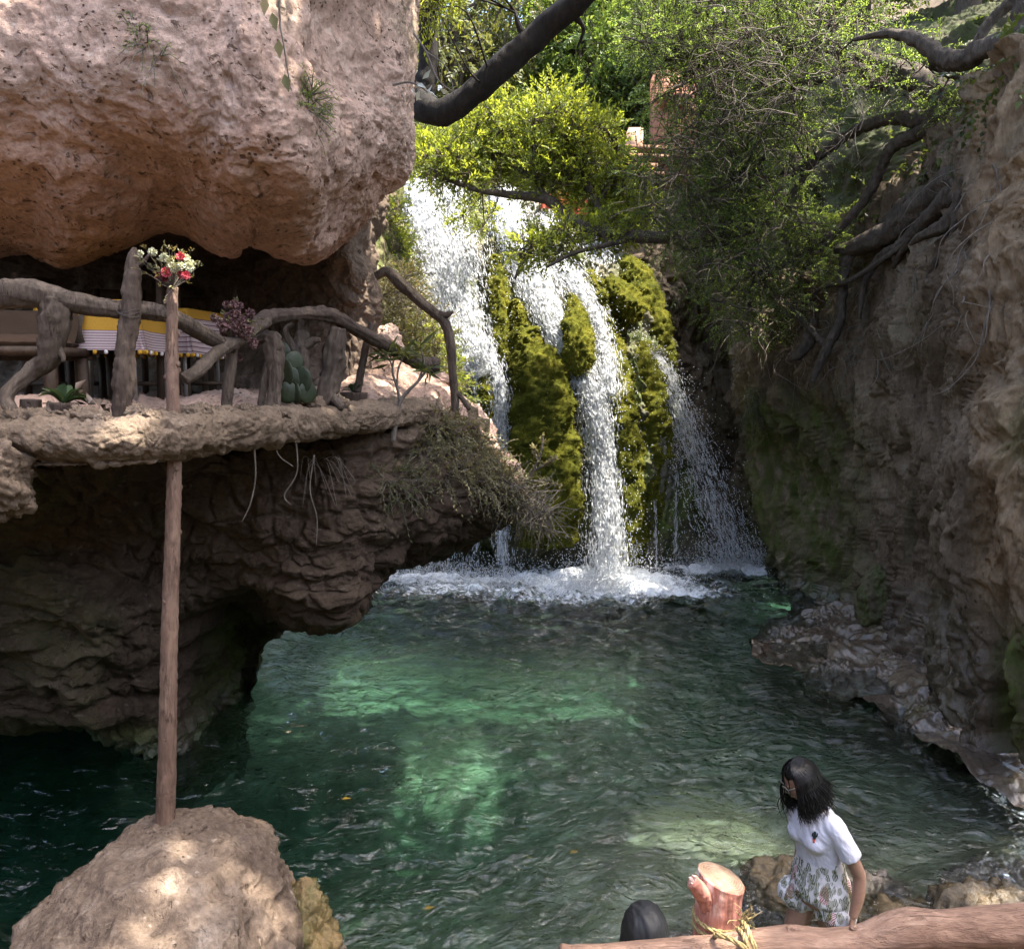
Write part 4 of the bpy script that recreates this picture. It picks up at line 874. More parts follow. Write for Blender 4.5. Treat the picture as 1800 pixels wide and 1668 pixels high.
# oleander at the end of the rail
t = thing('oleander_shrub', P(692, 770, 6.1), 'slim oleander with long narrow leaves growing by the slab end', 'shrub')
st = MB(); br = [[(690,775,6.1,5),(697,735,6.1,4),(703,708,6.1,3.5),(715,690,6.1,3),(735,670,6.1,2.5),(752,648,6.1,2)],[(703,708,6.1,3),(698,680,6.1,2.5),(690,655,6.1,2),(692,630,6.1,1.5)],[(698,680,6.1,2),(700,650,6.1,1.6),(712,620,6.1,1.2)],[(690,655,6.1,1.5),(688,640,6.1,1.2),(680,625,6.1,1)],[(735,670,6.1,2),(745,640,6.1,1.5),(740,615,6.1,1.2)]]
for l in br: limb(st, l, n=6, gn=.1, ridges=0)
put('stem', st, TWIG, t); lf = MB()
for l in br[1:] + [br[0]]:
    tip = P(*l[-1][:3]); k = 16; o = tip + RNG.normal(size=(k, 3)) * .03; d = unit(RNG.normal(size=(k, 3)) * np.array([1, 1, .5]) + np.array([0, 0, .15])); V, F, r = leafmesh(o, d, RNG.uniform(.11, .2, k), .026, .2); lf.add(V, F, rnd=r)
put('leaves', lf, LEAF_DARK, t)
# roots hanging below the slab
HR = [([(447,785,4.55),(449,840,4.55),(440,885,4.55),(425,918,4.55)], 'straight pale root hanging below the slab, leftmost of the four'), ([(482,770,4.8),(490,800,4.8),(515,820,4.8)], 'short hooked root hanging below the slab'), ([(520,768,5.0),(522,830,5.0),(500,870,5.0),(512,888,5.0)], 'wavy root hanging below the slab and curling at its tip'), ([(552,800,5.3),(545,860,5.3),(557,910,5.3),(556,960,5.3)], 'longest root hanging below the slab, rightmost of the four')]
for l, lab in HR:
    tag(put('hanging_root', MB().add(*tube(np.array([P(*q) for q in l]) , [.006] + [.004] * (len(l) - 2) + [.002], n=6, rings=40, gn=.2)), TWIG), lab, 'root', 'roots hanging below the slab')
mb = MB(); A = np.array([P(RNG.uniform(540, 600), RNG.uniform(800, 815), 5.55) for k in range(14)])
for a in A:
    e = np.array([RNG.uniform(-.12, .28), -.08, -RNG.uniform(.12, .35)]); V, F = tube([a, a + e * .5 + np.array([0, -.05, .09]), a + e], .002, n=4, rings=14); mb.add(V, F)
tag(put('dry_grass_tuft', mb, TWIG), 'wispy dry grass tuft drooping from the cliff below the slab', 'grass', kind='stuff')

# leaves floating on the pool
LF = leafmat('fallen yellow leaf', [(.35, .22, .03), (.45, .32, .06)], .2)
for px, py, lab in [(744, 1598, 'yellow leaf floating left of the dark hooded head'), (600, 1405, 'small yellow leaf floating right of the big boulder'), (1000, 1500, 'pale leaf floating in the middle of the pool')]:
    c = PZ(px, py, .02); V, F, r = leafmesh(c[None], unit(np.array([[1, .4, .05]])), .075, .04, .15, np.array([[0, 0, 1.0]])); tag(put('floating_leaf', MB().add(V, F, rnd=r), LF), lab, 'leaf', 'leaves floating on the pool')
# ================================================================== falling water
wm = M('white falling water')
pp = wm.vattr('flow'); 
a = wm.attr('dens'); p3 = wm.pos()
fl1 = wm.noise(wm.mapp(pp, (26, 2.2, 1)), 1.0, 6, .7, .6); net = wm.vor(wm.mapp(pp, (9, 3.6, 1)), 1.0, 'DISTANCE_TO_EDGE'); nd = wm.noise(p3, 22, 4, .7)
t_ = wm.math('ADD', wm.math('MULTIPLY', fl1, .95), wm.math('MULTIPLY', nd, .25)); t_ = wm.math('SUBTRACT', t_, wm.math('MULTIPLY', net, .55))
al = wm.math('MULTIPLY', wm.math('SUBTRACT', wm.math('ADD', t_, wm.math('MULTIPLY', a, .55)), .90), 4.0, clamp=True)
d1 = wm.n('ShaderNodeBsdfDiffuse', {0: (.66, .68, .70, 1)}).outputs[0]; d2 = wm.n('ShaderNodeBsdfTranslucent', {0: (.66, .68, .70, 1)}).outputs[0]
x = wm.n('ShaderNodeMixShader', {0: .35, 1: d1, 2: d2}).outputs[0]; gl = wm.n('ShaderNodeBsdfGlossy', {0: (1, 1, 1, 1), 'Roughness': .25}).outputs[0]
x = wm.n('ShaderNodeMixShader', {0: .08, 1: x, 2: gl}).outputs[0]
STREAM = wm.done(wm.n('ShaderNodeMixShader', {0: al, 1: wm.n('ShaderNodeBsdfTransparent').outputs[0], 2: x}).outputs[0])
dm = M('water drops'); d1 = dm.n('ShaderNodeBsdfDiffuse', {0: (.72, .74, .76, 1)}).outputs[0]; d2 = dm.n('ShaderNodeBsdfTranslucent', {0: (.72, .74, .76, 1)}).outputs[0]
x = dm.n('ShaderNodeMixShader', {0: .4, 1: d1, 2: d2}).outputs[0]; g2 = dm.n('ShaderNodeBsdfGlossy', {0: (1, 1, 1, 1), 'Roughness': .2}).outputs[0]
DROP = dm.done(dm.n('ShaderNodeMixShader', {0: .12, 1: x, 2: g2}).outputs[0])
falls = thing('waterfall', P(1060, 1030, 13.0), 'white waterfall pouring over the mossy rock into the pool', 'waterfall')
drops = MB()
def bits(c, ax, ln, wd):
    """Small flying water shreds: elongated octahedra."""
    N = len(c); s = unit(np.cross(ax, unit(RNG.normal(size=(N, 3))))); u = np.cross(s, ax); ln = np.broadcast_to(ln, (N,))[:, None] * .5; wd = np.broadcast_to(wd, (N,))[:, None] * .5
    V = np.stack([c + ax * ln, c - ax * ln, c + s * wd, c - s * wd, c + u * wd, c - u * wd], 1).reshape(-1, 3)
    b = np.arange(N)[:, None] * 6
    F = np.concatenate([b + np.array(q) for q in ((0, 2, 4), (0, 4, 3), (0, 3, 5), (0, 5, 2), (1, 4, 2), (1, 3, 4), (1, 5, 3), (1, 2, 5))])
    return V, F
def stream(path, dens=1.0, strands=900, spray=400, bulge=.12, soft=.3, name='stream', size=1.0, spread=1.0, layers=2):
    """path: [(px,py,Y,halfwidth_px)] from crest down."""
    c = np.array([P(a, b, Y - .10) for a, b, Y, h in path]); hw = np.array([h * np.linalg.norm(P(a, b, Y) - CAM) / FPX for a, b, Y, h in path])
    L = np.linalg.norm(np.diff(c, axis=0), axis=1).sum(); nv = int(L / .035) + 6; pc = cr(c, nv); w_ = cr(hw[:, None], nv)[:, 0]; nu = max(9, int(hw.max() * 2 / .03))
    s = np.linspace(-1, 1, nu); tan = unit(np.gradient(pc, axis=0)); side = unit(np.cross(tan, [0, -1.0, 0])); out = unit(np.cross(tan, side)); out = np.where(out[:, 1:2] > 0, -out, out)
    mb = MB()
    for ly in range(layers):
        G = pc[:, None] + side[:, None] * (w_[:, None] * s[None])[..., None] + out[:, None] * ((1 - s[None] ** 2) * bulge + .05 * ly)[..., None]
        q = G.reshape(-1, 3); v = np.repeat(np.arange(nv) * L / nv, nu); u_ = np.tile(s, nv) * np.repeat(w_, nu)
        dd = .045 * size * fbm(q * np.array([9, 9, 3.0]) + ly * 9, 4, .6) + .03 * size * fbm(q * 11 + 7 + ly, 3)
        q = q + np.repeat(out, nu, 0) * dd[:, None] * 1.4 + np.repeat(side, nu, 0) * (.03 * size * fbm(q * 6 + 3, 3))[:, None]
        ed = np.clip(1 - np.abs(np.tile(s, nv)) ** 3, 0, 1)
        de = dens * (ed * (1 - soft) + soft * ed ** 3) * (1.0 if ly == 0 else .72)
        mb.add(q, gridF(nu, nv), dens=de, flow=np.stack([u_ + ly * 3.3, v, 0 * u_], 1))
    # strands
    t = RNG.random(strands); i = (t * (nv - 1)).astype(int); sx = np.clip(RNG.normal(size=strands) * .5, -1.15, 1.15)
    cc = pc[i] + side[i] * (w_[i] * sx * spread)[:, None] + out[i] * (bulge * (1 - sx ** 2).clip(0) + RNG.random(strands) * .10 * size)[:, None]
    ax = unit(tan[i] + RNG.normal(size=(strands, 3)) * .16); V, F = bits(cc, ax, RNG.uniform(.05, .2, strands) * size, RNG.uniform(.004, .014, strands) * size)
    mb.add(V, F, dens=np.full(len(V), 3.0), flow=np.zeros((len(V), 3)))
    o = put(name, mb, STREAM, falls)
    # flying drops
    t = RNG.random(spray) ** .7; i = (t * (nv - 1)).astype(int); sx = RNG.normal(size=spray) * .85 * spread
    cc = pc[i] + side[i] * (w_[i] * sx)[:, None] + side[i] * (RNG.normal(size=spray) * .07)[:, None] + out[i] * (RNG.random(spray) * .25 + .05)[:, None]
    V, F = bits(cc, unit(tan[i] * .6 + RNG.normal(size=(spray, 3)) * .5), RNG.uniform(.012, .04, spray) * size, RNG.uniform(.008, .018, spray) * size); drops.add(V, F)
    return o
stream([(728,326,16.0,34),(742,380,15.5,46),(762,430,15.1,58),(785,490,14.8,70),(806,550,14.5,66),(822,610,14.2,58),(842,670,14.0,46)], 1.0, 5200, 1500, .16)
stream([(800,335,16.0,32),(806,380,15.4,26),(818,430,15.0,34),(832,500,14.6,30)], .8, 1200, 250, .10)
stream([(745,480,14.6,30),(765,560,14.3,34),(775,660,14.0,36),(780,760,13.8,40),(778,880,13.6,48),(770,1020,13.2,62)], .38, 2200, 900, .10, .8)
stream([(838,600,14.1,16),(838,680,13.9,9),(840,740,13.75,8),(838,800,13.6,9),(838,1000,13.2,12)], .62, 500, 200, .06)
stream([(850,600,13.95,26),(870,650,13.7,19),(882,700,13.5,17),(880,740,13.4,19),(884,790,13.3,18),(882,880,13.2,15),(886,1030,12.8,18)], .95, 1300, 500, .08)
stream([(885,344,16.0,42),(893,390,15.5,42),(905,430,15.1,34),(930,475,14.8,52),(955,530,14.35,46),(975,580,14.05,36),(1000,625,13.8,30),(1032,670,13.6,38),(1048,730,13.5,40),(1058,800,13.5,42),(1066,880,13.3,44),(1068,960,13.1,44),(1066,1035,12.8,46)], 1.05, 6500, 2600, .16)
stream([(958,380,16.0,36),(965,430,15.4,42),(990,480,15.0,44),(1018,515,14.6,36),(1045,560,14.2,26),(1056,600,13.95,22),(1066,650,13.7,26),(1068,700,13.55,28)], 1.0, 2800, 700, .14)
stream([(1030,440,15.6,44),(1050,470,15.2,40),(1040,510,14.9,24)], .7, 900, 200, .08)
stream([(1098,568,14.9,7),(1118,595,14.7,8),(1140,625,14.5,9),(1165,652,14.3,12),(1185,700,14.1,18),(1205,760,13.95,24),(1228,820,13.8,30),(1252,890,13.6,32),(1275,950,13.4,36),(1292,1000,13.3,40)], .62, 3200, 3600, .10, .6, spread=1.25)
stream([(1186,740,14.1,4),(1187,840,13.9,4),(1186,920,13.7,4),(1186,1000,13.5,5)], .8, 140, 60, .03)
stream([(1150,880,13.6,3),(1152,940,13.5,3),(1153,1000,13.4,3)], .7, 60, 40, .03)
# drips behind the nose and splash crowns
def splash(px, py, Y, rx, rz, n, up=1.0, sz=1.0):
    c = PZ(px, py, 0.0); th = RNG.normal(size=(n, 2)); z = np.abs(RNG.normal(size=n)) ** 1.3 * rz
    q = np.stack([c[0] + th[:, 0] * rx, c[1] + th[:, 1] * rx * .45, z + .01], 1); V, F = bits(q, unit(RNG.normal(size=(n, 3))), RNG.uniform(.01, .03, n) * sz, RNG.uniform(.008, .02, n) * sz); drops.add(V, F)
splash(1064, 1035, 0, .45, .22, 5200); splash(1064, 1040, 0, .8, .08, 2600); splash(886, 1030, 0, .35, .12, 1600); splash(760, 1022, 0, .8, .12, 3800); splash(1285, 1002, 0, .6, .14, 3400); splash(1350, 998, 0, .16, .22, 900); splash(1000, 960, 0, .3, .4, 500)
for k in range(26):
    px = RNG.uniform(700, 930); Y = RNG.uniform(13.0, 13.8); n = 22; z = RNG.uniform(0, 1.6, n); c = P(px, 1000, Y); q = np.stack([np.full(n, c[0]) + RNG.normal(size=n) * .02, np.full(n, Y), z], 1); V, F = bits(q, np.tile([[0, 0, 1.0]], (n, 1)), RNG.uniform(.03, .10, n), .008); drops.add(V, F)
o = put('flying_drops', drops, DROP, falls); o['kind'] = 'stuff'

# ------------------------------------------------------------------ moss covered lobes on the falls
mm = M('thick green moss'); p = mm.pos(); n1 = mm.noise(p, 3.0, 4, .6); n2 = mm.noise(p, 38, 6, .75); n3 = mm.noise(p, 130, 3, .7)
c = mm.ramp(n1, [(.3, (.06, .07, .010)), (.5, (.13, .135, .016)), (.7, (.21, .20, .026))]); c = mm.mix(.8, c, mm.ramp(n2, [(.3, .25), (.7, 1.45)]), 'MULTIPLY')
c = mm.mix(mm.attr('tint'), c, (.16, .06, .015))
MOSS = mm.done(mm.bsdf(Base_Color=c, Roughness=.95, Specular_IOR_Level=.08, Normal=mm.bump(mm.math('ADD', n2, mm.math('MULTIPLY', n3, .5)), 1.0, .06)))
MOSSL = leafmat('moss tuft', [(.08, .09, .012), (.16, .165, .02), (.24, .235, .034)], .35, .8)
LOBES = [
 ('thin bright moss strip between the two left water curtains', [[(868,455,15.05,9),(876,500,14.75,16),(880,550,14.5,15),(886,600,14.2,16),(896,640,14.0,10)]], 500, 0),
 ('big moss curtain in the middle of the falls', [[(905,535,14.5,8),(915,575,14.3,18),(928,620,14.0,26),(950,660,13.75,46),(955,740,13.5,58),(955,820,13.3,62),(962,900,13.2,60),(968,955,13.2,44)],[(962,640,13.95,10),(972,680,13.75,22),(980,740,13.5,28),(985,820,13.35,32),(990,920,13.3,30)]], 3200, 0),
 ('slim moss tongue between two white chutes', [[(955,540,14.6,6),(970,570,14.45,13),(982,600,14.3,9)]], 200, 0),
 ('egg shaped moss cushion parting the main stream', [[(1004,522,14.45,6),(1011,545,14.25,12),(1014,575,13.95,23),(1017,610,13.7,25),(1021,640,13.6,19),(1028,668,13.6,7)]], 600, 0),
 ('long moss arm bending down right of the main stream', [[(1026,485,15.0,9),(1042,500,14.8,17),(1058,525,14.6,19),(1070,570,14.4,18),(1078,620,14.2,20),(1088,690,13.95,24),(1094,760,13.75,28),(1100,840,13.6,30),(1106,920,13.5,28),(1110,990,13.5,20)]], 1600, 0),
 ('short moss arm hooked to the right with a rusty underside', [[(1060,505,14.7,14),(1082,510,14.55,20),(1100,528,14.45,24),(1106,548,14.4,20),(1100,562,14.4,10)],[(1086,530,14.6,12),(1092,555,14.55,10),(1088,580,14.5,6)]], 700, 1),
 ('broad shaded moss drape on the right of the falls', [[(1112,585,15.05,12),(1128,630,14.7,32),(1140,690,14.4,40),(1145,760,14.2,38),(1142,830,14.05,32),(1138,900,13.95,26),(1136,970,13.9,18)]], 1500, 0),
 ('grey mossy ridge at the right shoulder of the falls', [[(1096,462,15.6,14),(1118,490,15.3,24),(1140,545,15.0,26),(1156,600,14.8,24),(1166,650,14.7,18)]], 500, 0),
 ('dark wet moss column left of the thin water thread', [[(850,660,14.1,8),(856,710,13.9,12),(858,770,13.75,16),(858,850,13.6,20),(858,940,13.6,18)]], 500, 0),
]
for lab, paths, nt_, tin in LOBES:
    V0, F0 = [], []; t = None; mb = MB(); tf = MB()
    for l in paths:
        p_, r_ = pxpath([(a, b_, Y - .20, r * .92) for a, b_, Y, r in l]); V, F = tube(p_, r_, n=64, rings=max(60, int(np.linalg.norm(p_[-1] - p_[0]) / .025)))
        N_ = V - cr(p_, 400)[np.argmin(((V[:, None, :] - cr(p_, 60)[None]) ** 2).sum(-1), 1) * 399 // 59]; N_ = unit(N_)
        rm = r_.mean(); V = V + N_ * (rm * .38 * fbm(V * 3.0, 4, .6) + .035 * fbm(V * 14, 4, .65) + .03 * fbm(V * np.array([7, 7, 1.8]), 3, .6, True))[:, None]
        mb.add(V, F, tint=smooth(-.2, -.8, N_[:, 2]) * smooth(1078, 1090, toPX(V)[:, 0]) if tin else np.zeros(len(V)))
        k = int(nt_ * 3.0 / len(paths)); ii = RNG.choice(len(V) - 2, k); o_ = V[ii] + RNG.normal(size=(k, 3)) * .012; fr = N_[ii][:, 1] < .5
        d_ = unit(N_[ii] * .8 + np.array([0, 0, -.55]) + RNG.normal(size=(k, 3)) * .35); o_, d_ = o_[fr], d_[fr]
        Vt, Ft, rr = leafmesh(o_, d_, RNG.uniform(.025, .06, len(o_)), .014, .2); tf.add(Vt, Ft, rnd=rr)
    o = put('moss_lobe', mb, MOSS); tag(o, lab, 'moss', 'moss lobes on the falls')
    loc = o.location.copy(); me = tf.mesh('moss_tufts'); me.transform(Matrix.Translation(-loc)); q = put('moss_tufts', me, MOSSL, o, local=True)
LITP = [ # (world point, radius) where the photograph has sun
 (PZ(800,1120,-.35),.55),(PZ(880,1135,-.35),.6),(PZ(960,1140,-.35),.6),(PZ(1050,1140,-.35),.55),(PZ(1140,1150,-.35),.5),(PZ(1210,1150,-.35),.4),(PZ(640,1150,-.35),.4),(PZ(560,1140,-.35),.35),
 (PZ(670,1300,-.35),.4),(PZ(740,1275,-.35),.5),(PZ(810,1290,-.35),.5),(PZ(880,1260,-.35),.4),(PZ(820,1370,-.35),.22),
 (PZ(1190,1450,-.35),.3),(PZ(1240,1430,-.35),.35),(PZ(1300,1410,-.35),.42),(PZ(1360,1400,-.35),.36),(PZ(1280,1480,-.35),.3),(PZ(1420,1360,-.35),.25),(PZ(1490,1410,-.35),.34),(PZ(1540,1380,-.35),.26),(PZ(1300,1370,-.35),.16),(PZ(1330,1510,-.35),.12),(PZ(1150,1470,-.35),.12),(PZ(1600,1560,-.35),.12),
 (P(210,770,3.75),.13),(P(225,745,3.8),.08),(P(314,530,4.1),.05),(P(310,470,4.05),.10),(P(330,1450,3.6),.07),(P(300,1520,3.4),.08),(P(270,1580,3.2),.08),(P(490,1480,3.6),.09),(P(515,1540,3.6),.07),
 (P(890,830,7.6),.22),(P(925,870,7.4),.2),(P(700,690,6.9),.16),(P(640,540,7.2),.12),(P(650,610,7.2),.14),(P(600,730,5.6),.08),(P(1740,1600,4.4),.12),(P(1250,1560,1.85),.05),(P(1420,1120,9.6),.25),(P(1490,1090,9.8),.2),(P(1640,1280,6.8),.1),
 (PZ(1060,1050,-.35),.7),(PZ(1180,1070,-.35),.4),(PZ(760,1030,-.35),1.0),(PZ(880,1040,-.35),.6)]
LP = np.array([a for a, r in LITP]); LR = np.array([r for a, r in LITP])
def lit_cull(V, r):
    """Leave gaps in a crown where the sun gets through to the pool."""
    L4 = V.reshape(-1, 4, 3); cen = L4.mean(1); keep = np.ones(len(cen), bool)
    for a, rr in zip(LP, LR):
        e = cen - a; t = e @ SUN; keep &= (np.sqrt(np.maximum((e * e).sum(1) - t * t, 0)) > rr * .85) | (t < 1)
    b = np.arange(keep.sum())[:, None] * 4
    return L4[keep].reshape(-1, 3), np.concatenate([b + np.array([0, 1, 2]), b + np.array([0, 2, 3])]), np.repeat(r.reshape(-1, 4)[keep][:, 0], 4)
# ================================================================== vegetation
dg = bpy.context.evaluated_depsgraph_get()
def hit(px, py, skip=()):
    """World point, normal and object name seen at a place of the photograph."""
    d = Vector(P(px, py, 5.0) - CAM).normalized(); o = Vector(CAM)
    for _ in range(8):
        ok, loc, nr, _i, ob, _m = scene.ray_cast(dg, o, d)
        if not ok: return None
        if not any(ob.name.startswith(s) for s in skip): return np.array(loc), np.array(nr), ob.name
        o = loc + d * .01
    return None
SK = ('stream', 'flying', 'water', 'moss_tuft', 'leaves', 'crown', 'foliage')
# earth bank behind the right-hand tree, overgrown with ivy
EB = [
 [(1040,150,30),(1040,200,24),(1040,290,20),(1050,400,18),(1060,520,17)],
 [(1180,110,27),(1180,180,22),(1180,290,19),(1180,400,17.5),(1180,520,16.8)],
 [(1300,80,24),(1300,150,19),(1300,270,16.5),(1300,400,15.8),(1300,560,15.6)],
 [(1420,60,20),(1420,120,16),(1420,260,14.2),(1420,400,13.4),(1420,560,13.0)],
 [(1560,40,18),(1560,90,14),(1560,200,12.6),(1560,330,12.0),(1560,480,11.8)],
 [(1700,10,16),(1700,50,12.6),(1700,110,11.2),(1700,220,10.4),(1700,330,10)],
 [(1860,-20,14),(1860,10,10.8),(1860,50,9.6),(1860,110,8.8),(1860,200,8.2)],
 [(2200,-100,12),(2200,-60,9.4),(2200,-20,8),(2200,60,7.2),(2200,160,6.6)],
 [(2900,-160,10),(2900,-130,7.4),(2900,-80,6.2),(2900,0,5.6),(2900,100,5)],
]
EARTH = rockmat('dark leaf litter earth', [(.03, .026, .018), (.06, .05, .034), (.10, .085, .058)], pits=.3, speck=.05, moss=(.03, .04, .01))
rock('earth_bank', EB, 260, 220, EARTH, amp=.35, freq=.7, fine=.04, mossf=lambda V, N, d: np.full(len(V), .8))

bpy.context.view_layer.update(); dg = bpy.context.evaluated_depsgraph_get()
# fine roots hanging on the right cliff
mb = MB()
for k in range(330):
    px, py = RNG.normal(1430, 75), RNG.uniform(440, 640)
    if k > 240: px, py = RNG.uniform(1560, 1760), RNG.uniform(230, 560)
    h = hit(px, py, SK)
    if h is None or not h[2].startswith(('right_cliff', 'earth')): continue
    p0 = h[0] + h[1] * .04; q = [p0]; d = unit(np.array([RNG.normal() * .5, -.15, -1 + RNG.random() * .9])); L = RNG.uniform(.2, 1.0)
    for s in range(6): d = unit(d + RNG.normal(size=3) * .32 + np.array([0, -.05, -.12])); q.append(q[-1] + d * L / 6)
    V, F = tube(q, np.linspace(.009, .002, 7) * RNG.uniform(.35, 1.2), n=5, rings=18, cap=False); mb.add(V, F)
tag(put('fine_roots', mb, TWIG), 'thin grey roots straggling down the right cliff face', 'roots', kind='stuff')
# ivy on the bank and cliff shoulder
mb = MB(); o_, n_ = [], []
pts = np.concatenate([polypts([(1400,60),(1720,60),(1760,150),(1640,300),(1560,400),(1490,440),(1420,440),(1380,300)], 1500), polypts([(1050,0),(1800,0),(1800,110),(1420,300),(1330,470),(1200,460),(1080,300)], 1700), polypts([(1160,470),(1260,470),(1280,560),(1230,600),(1180,560)], 130)])
for px, py in pts:
    h = hit(px, py, SK + ('trunk', 'twig', 'twigs', 'fine_roots', 'root'))
    if h is not None and h[2].startswith(('earth', 'right_cliff', 'hillside')): o_.append(h[0] + h[1] * RNG.uniform(.02, .35)); n_.append(h[1])
o_ = np.array(o_); n_ = np.array(n_); V, F, r, mid, tip = sprays(o_, unit(n_ * .7 + RNG.normal(size=o_.shape) * .5 + np.array([0, -.2, -.3])), RNG.uniform(.25, .5, len(o_)), 9, .075, .7, .35); mb.add(V, F, rnd=r)
tag(put('ivy', mb, LEAF_IVY), 'ivy and creepers over the earth bank behind the right hand tree', 'ivy', kind='stuff')

def crown(mb, poly, Yr, ncl, rad, per, L, k, ll, lw, droop=.3, away=None, gap=.0, tw=None, opn=.7, jit=.25, upb=.1):
    """Clumps of leafy shoots filling a region; returns clump centres."""
    pts = polypts(poly, ncl); Yv = RNG.uniform(Yr[0], Yr[1], ncl); C = np.array([P(a, b, y) for (a, b), y in zip(pts, Yv)])
    if gap: keep = noise(C * 1.15 + 3) > (-.25 + gap * .5 - .25); C = C[keep]
    n = len(C) * per; c = np.repeat(C, per, 0); off = unit(RNG.normal(size=(n, 3))); r = rad * RNG.random(n)[:, None] ** .45
    o = c + off * r * np.array([1, 1, .75]); d = off * .8 + RNG.normal(size=(n, 3)) * .35 + np.array([0, 0, upb])
    if away is not None: d = d + unit(c - np.asarray(away)) * .8
    V, F, rn, mid, tip = sprays(o, unit(d), RNG.uniform(.6, 1.2, n) * L, k, ll, lw, droop, opn, jit)
    if k >= 12: V, F, rn = lit_cull(V, rn)
    mb.add(V, F, rnd=rn)
    if tw is not None:
        V, F = segs(o, mid, .0045, .003); tw.add(V, F); V, F = segs(mid, tip, .003, .0015); tw.add(V, F)
        m_ = RNG.random(n) < .35; V, F = segs(c[m_], o[m_], .008, .005); tw.add(V, F)
    return C
def link_branches(mb, limbs, C, r0=.018, frac=1.0):
    """Bent branches from the limbs to the clumps."""
    pts = np.concatenate([cr(pxpath(l)[0], 60) for l in limbs])
    for c in C[RNG.random(len(C)) < frac]:
        d = ((pts - c) ** 2).sum(1); a = pts[np.argmin(d + RNG.random(len(d)) * .15)]; m_ = (a + c) / 2 + RNG.normal(size=3) * .12 * np.linalg.norm(c - a) + np.array([0, 0, .05])
        V, F = tube([a, m_, c], [r0, r0 * .6, r0 * .25], n=5, rings=9, cap=False); mb.add(V, F)
def tree(name, label, cat, limbs, crowns, bark, leafm, group=None, base=None, br=.02, frac=1.0, gn=.18, n=14, twm=None, extra=None):
    b = base if base is not None else P(*limbs[0][0][:3]); t = thing(name, b, label, cat, group)
    tk = MB()
    for l in limbs: limb(tk, l, n=n, gn=gn, ridges=7)
    lf, tw = MB(), MB(); 
    for c in crowns: C = crown(lf, tw=tw, **c); link_branches(tk, limbs, C, br, frac)
    put('trunk', tk, bark, t); cr_ = put('crown', lf, leafm, t)
    tw_ = put('twigs', tw, twm or bark, t)
    return t

MID = [[(1175,418,12.6,9),(1120,416,12.8,10),(1062,408,13.0,9),(1005,388,13.2,9),(962,352,13.3,8),(900,343,13.4,6),(842,335,13.5,4),(790,318,13.6,2)],
       [(1010,390,13.2,7),(960,415,13.1,5),(925,450,13.0,4),(905,490,12.9,2)], [(1062,408,13,7),(1050,360,13.3,6),(1030,320,13.5,6),(1028,290,13.6,5),(1010,250,13.8,4),(985,215,14,3)],
       [(1030,320,13.5,5),(985,290,13.8,4),(940,270,14,3)], [(962,352,13.3,6),(930,310,13.6,4),(890,290,13.8,3),(840,270,14,2)], [(1120,416,12.8,6),(1070,430,12.7,4),(1010,445,12.6,3),(960,470,12.6,2)], [(1050,360,13.3,5),(1080,310,13.4,3),(1085,260,13.6,2)]]
MID = [[(a, b_, Y - 1.6, r) for a, b_, Y, r in l] for l in MID]
tree('bright_tree', 'sunlit yellow green tree spreading its branches over the waterfall crest', 'tree', MID, [
    dict(poly=[(724,215),(770,245),(830,215),(880,170),(930,150),(985,170),(1040,195),(1085,245),(1108,300),(1125,345),(1128,395),(1080,400),(1040,370),(1000,340),(955,335),(900,325),(850,332),(790,325),(730,330),(716,275)], Yr=(11.5, 12.9), ncl=290, rad=.30, per=15, L=.24, k=8, ll=.072, lw=.42, droop=.1, gap=.3, upb=.45),
    dict(poly=[(900,425),(950,415),(1000,395),(1050,400),(1100,380),(1135,395),(1120,410),(1050,425),(1000,440),(930,465),(895,470)], Yr=(11.0, 11.8), ncl=40, rad=.22, per=13, L=.22, k=7, ll=.07, lw=.42, droop=.1, upb=.3),
    dict(poly=[(810,360),(850,350),(870,380),(850,410),(815,395)], Yr=(14.0, 14.4), ncl=9, rad=.18, per=12, L=.2, k=7, ll=.07, lw=.42, droop=.3),
  ], BARK, LEAF_BRIGHT, br=.016, gn=.15)

# dark leaning tree behind the overhang
DK = [[(715,150,9.8,32),(748,190,9.6,30),(785,196,9.5,26),(838,158,9.4,25),(885,116,9.35,27),(930,76,9.3,25),(975,36,9.2,24),(1035,-20,9.0,23),(1110,-140,8.7,20),(1200,-300,8.3,14)],
      [(738,205,9.7,20),(748,150,9.7,21),(754,90,9.7,19),(750,20,9.7,19),(742,-60,9.7,17),(720,-180,9.7,14)], [(930,76,9.3,10),(912,45,9.3,6),(905,20,9.3,3)], [(1000,20,9.1,8),(1025,50,9.2,4),(1015,85,9.3,2)]]
DK = [[(a, b_, Y, r * .7) for a, b_, Y, r in l] for l in DK]
tree('dark_tree', 'leaning tree with a thick black forked trunk behind the overhanging rock', 'tree', DK, [
    dict(poly=[(735,-80),(800,-70),(790,2),(760,22),(735,15)], Yr=(8.2, 9.2), ncl=16, rad=.25, per=14, L=.22, k=8, ll=.07, lw=.3, droop=.5),
  ], BARK_BLACK, LEAF_BRIGHT, br=.014, n=20)

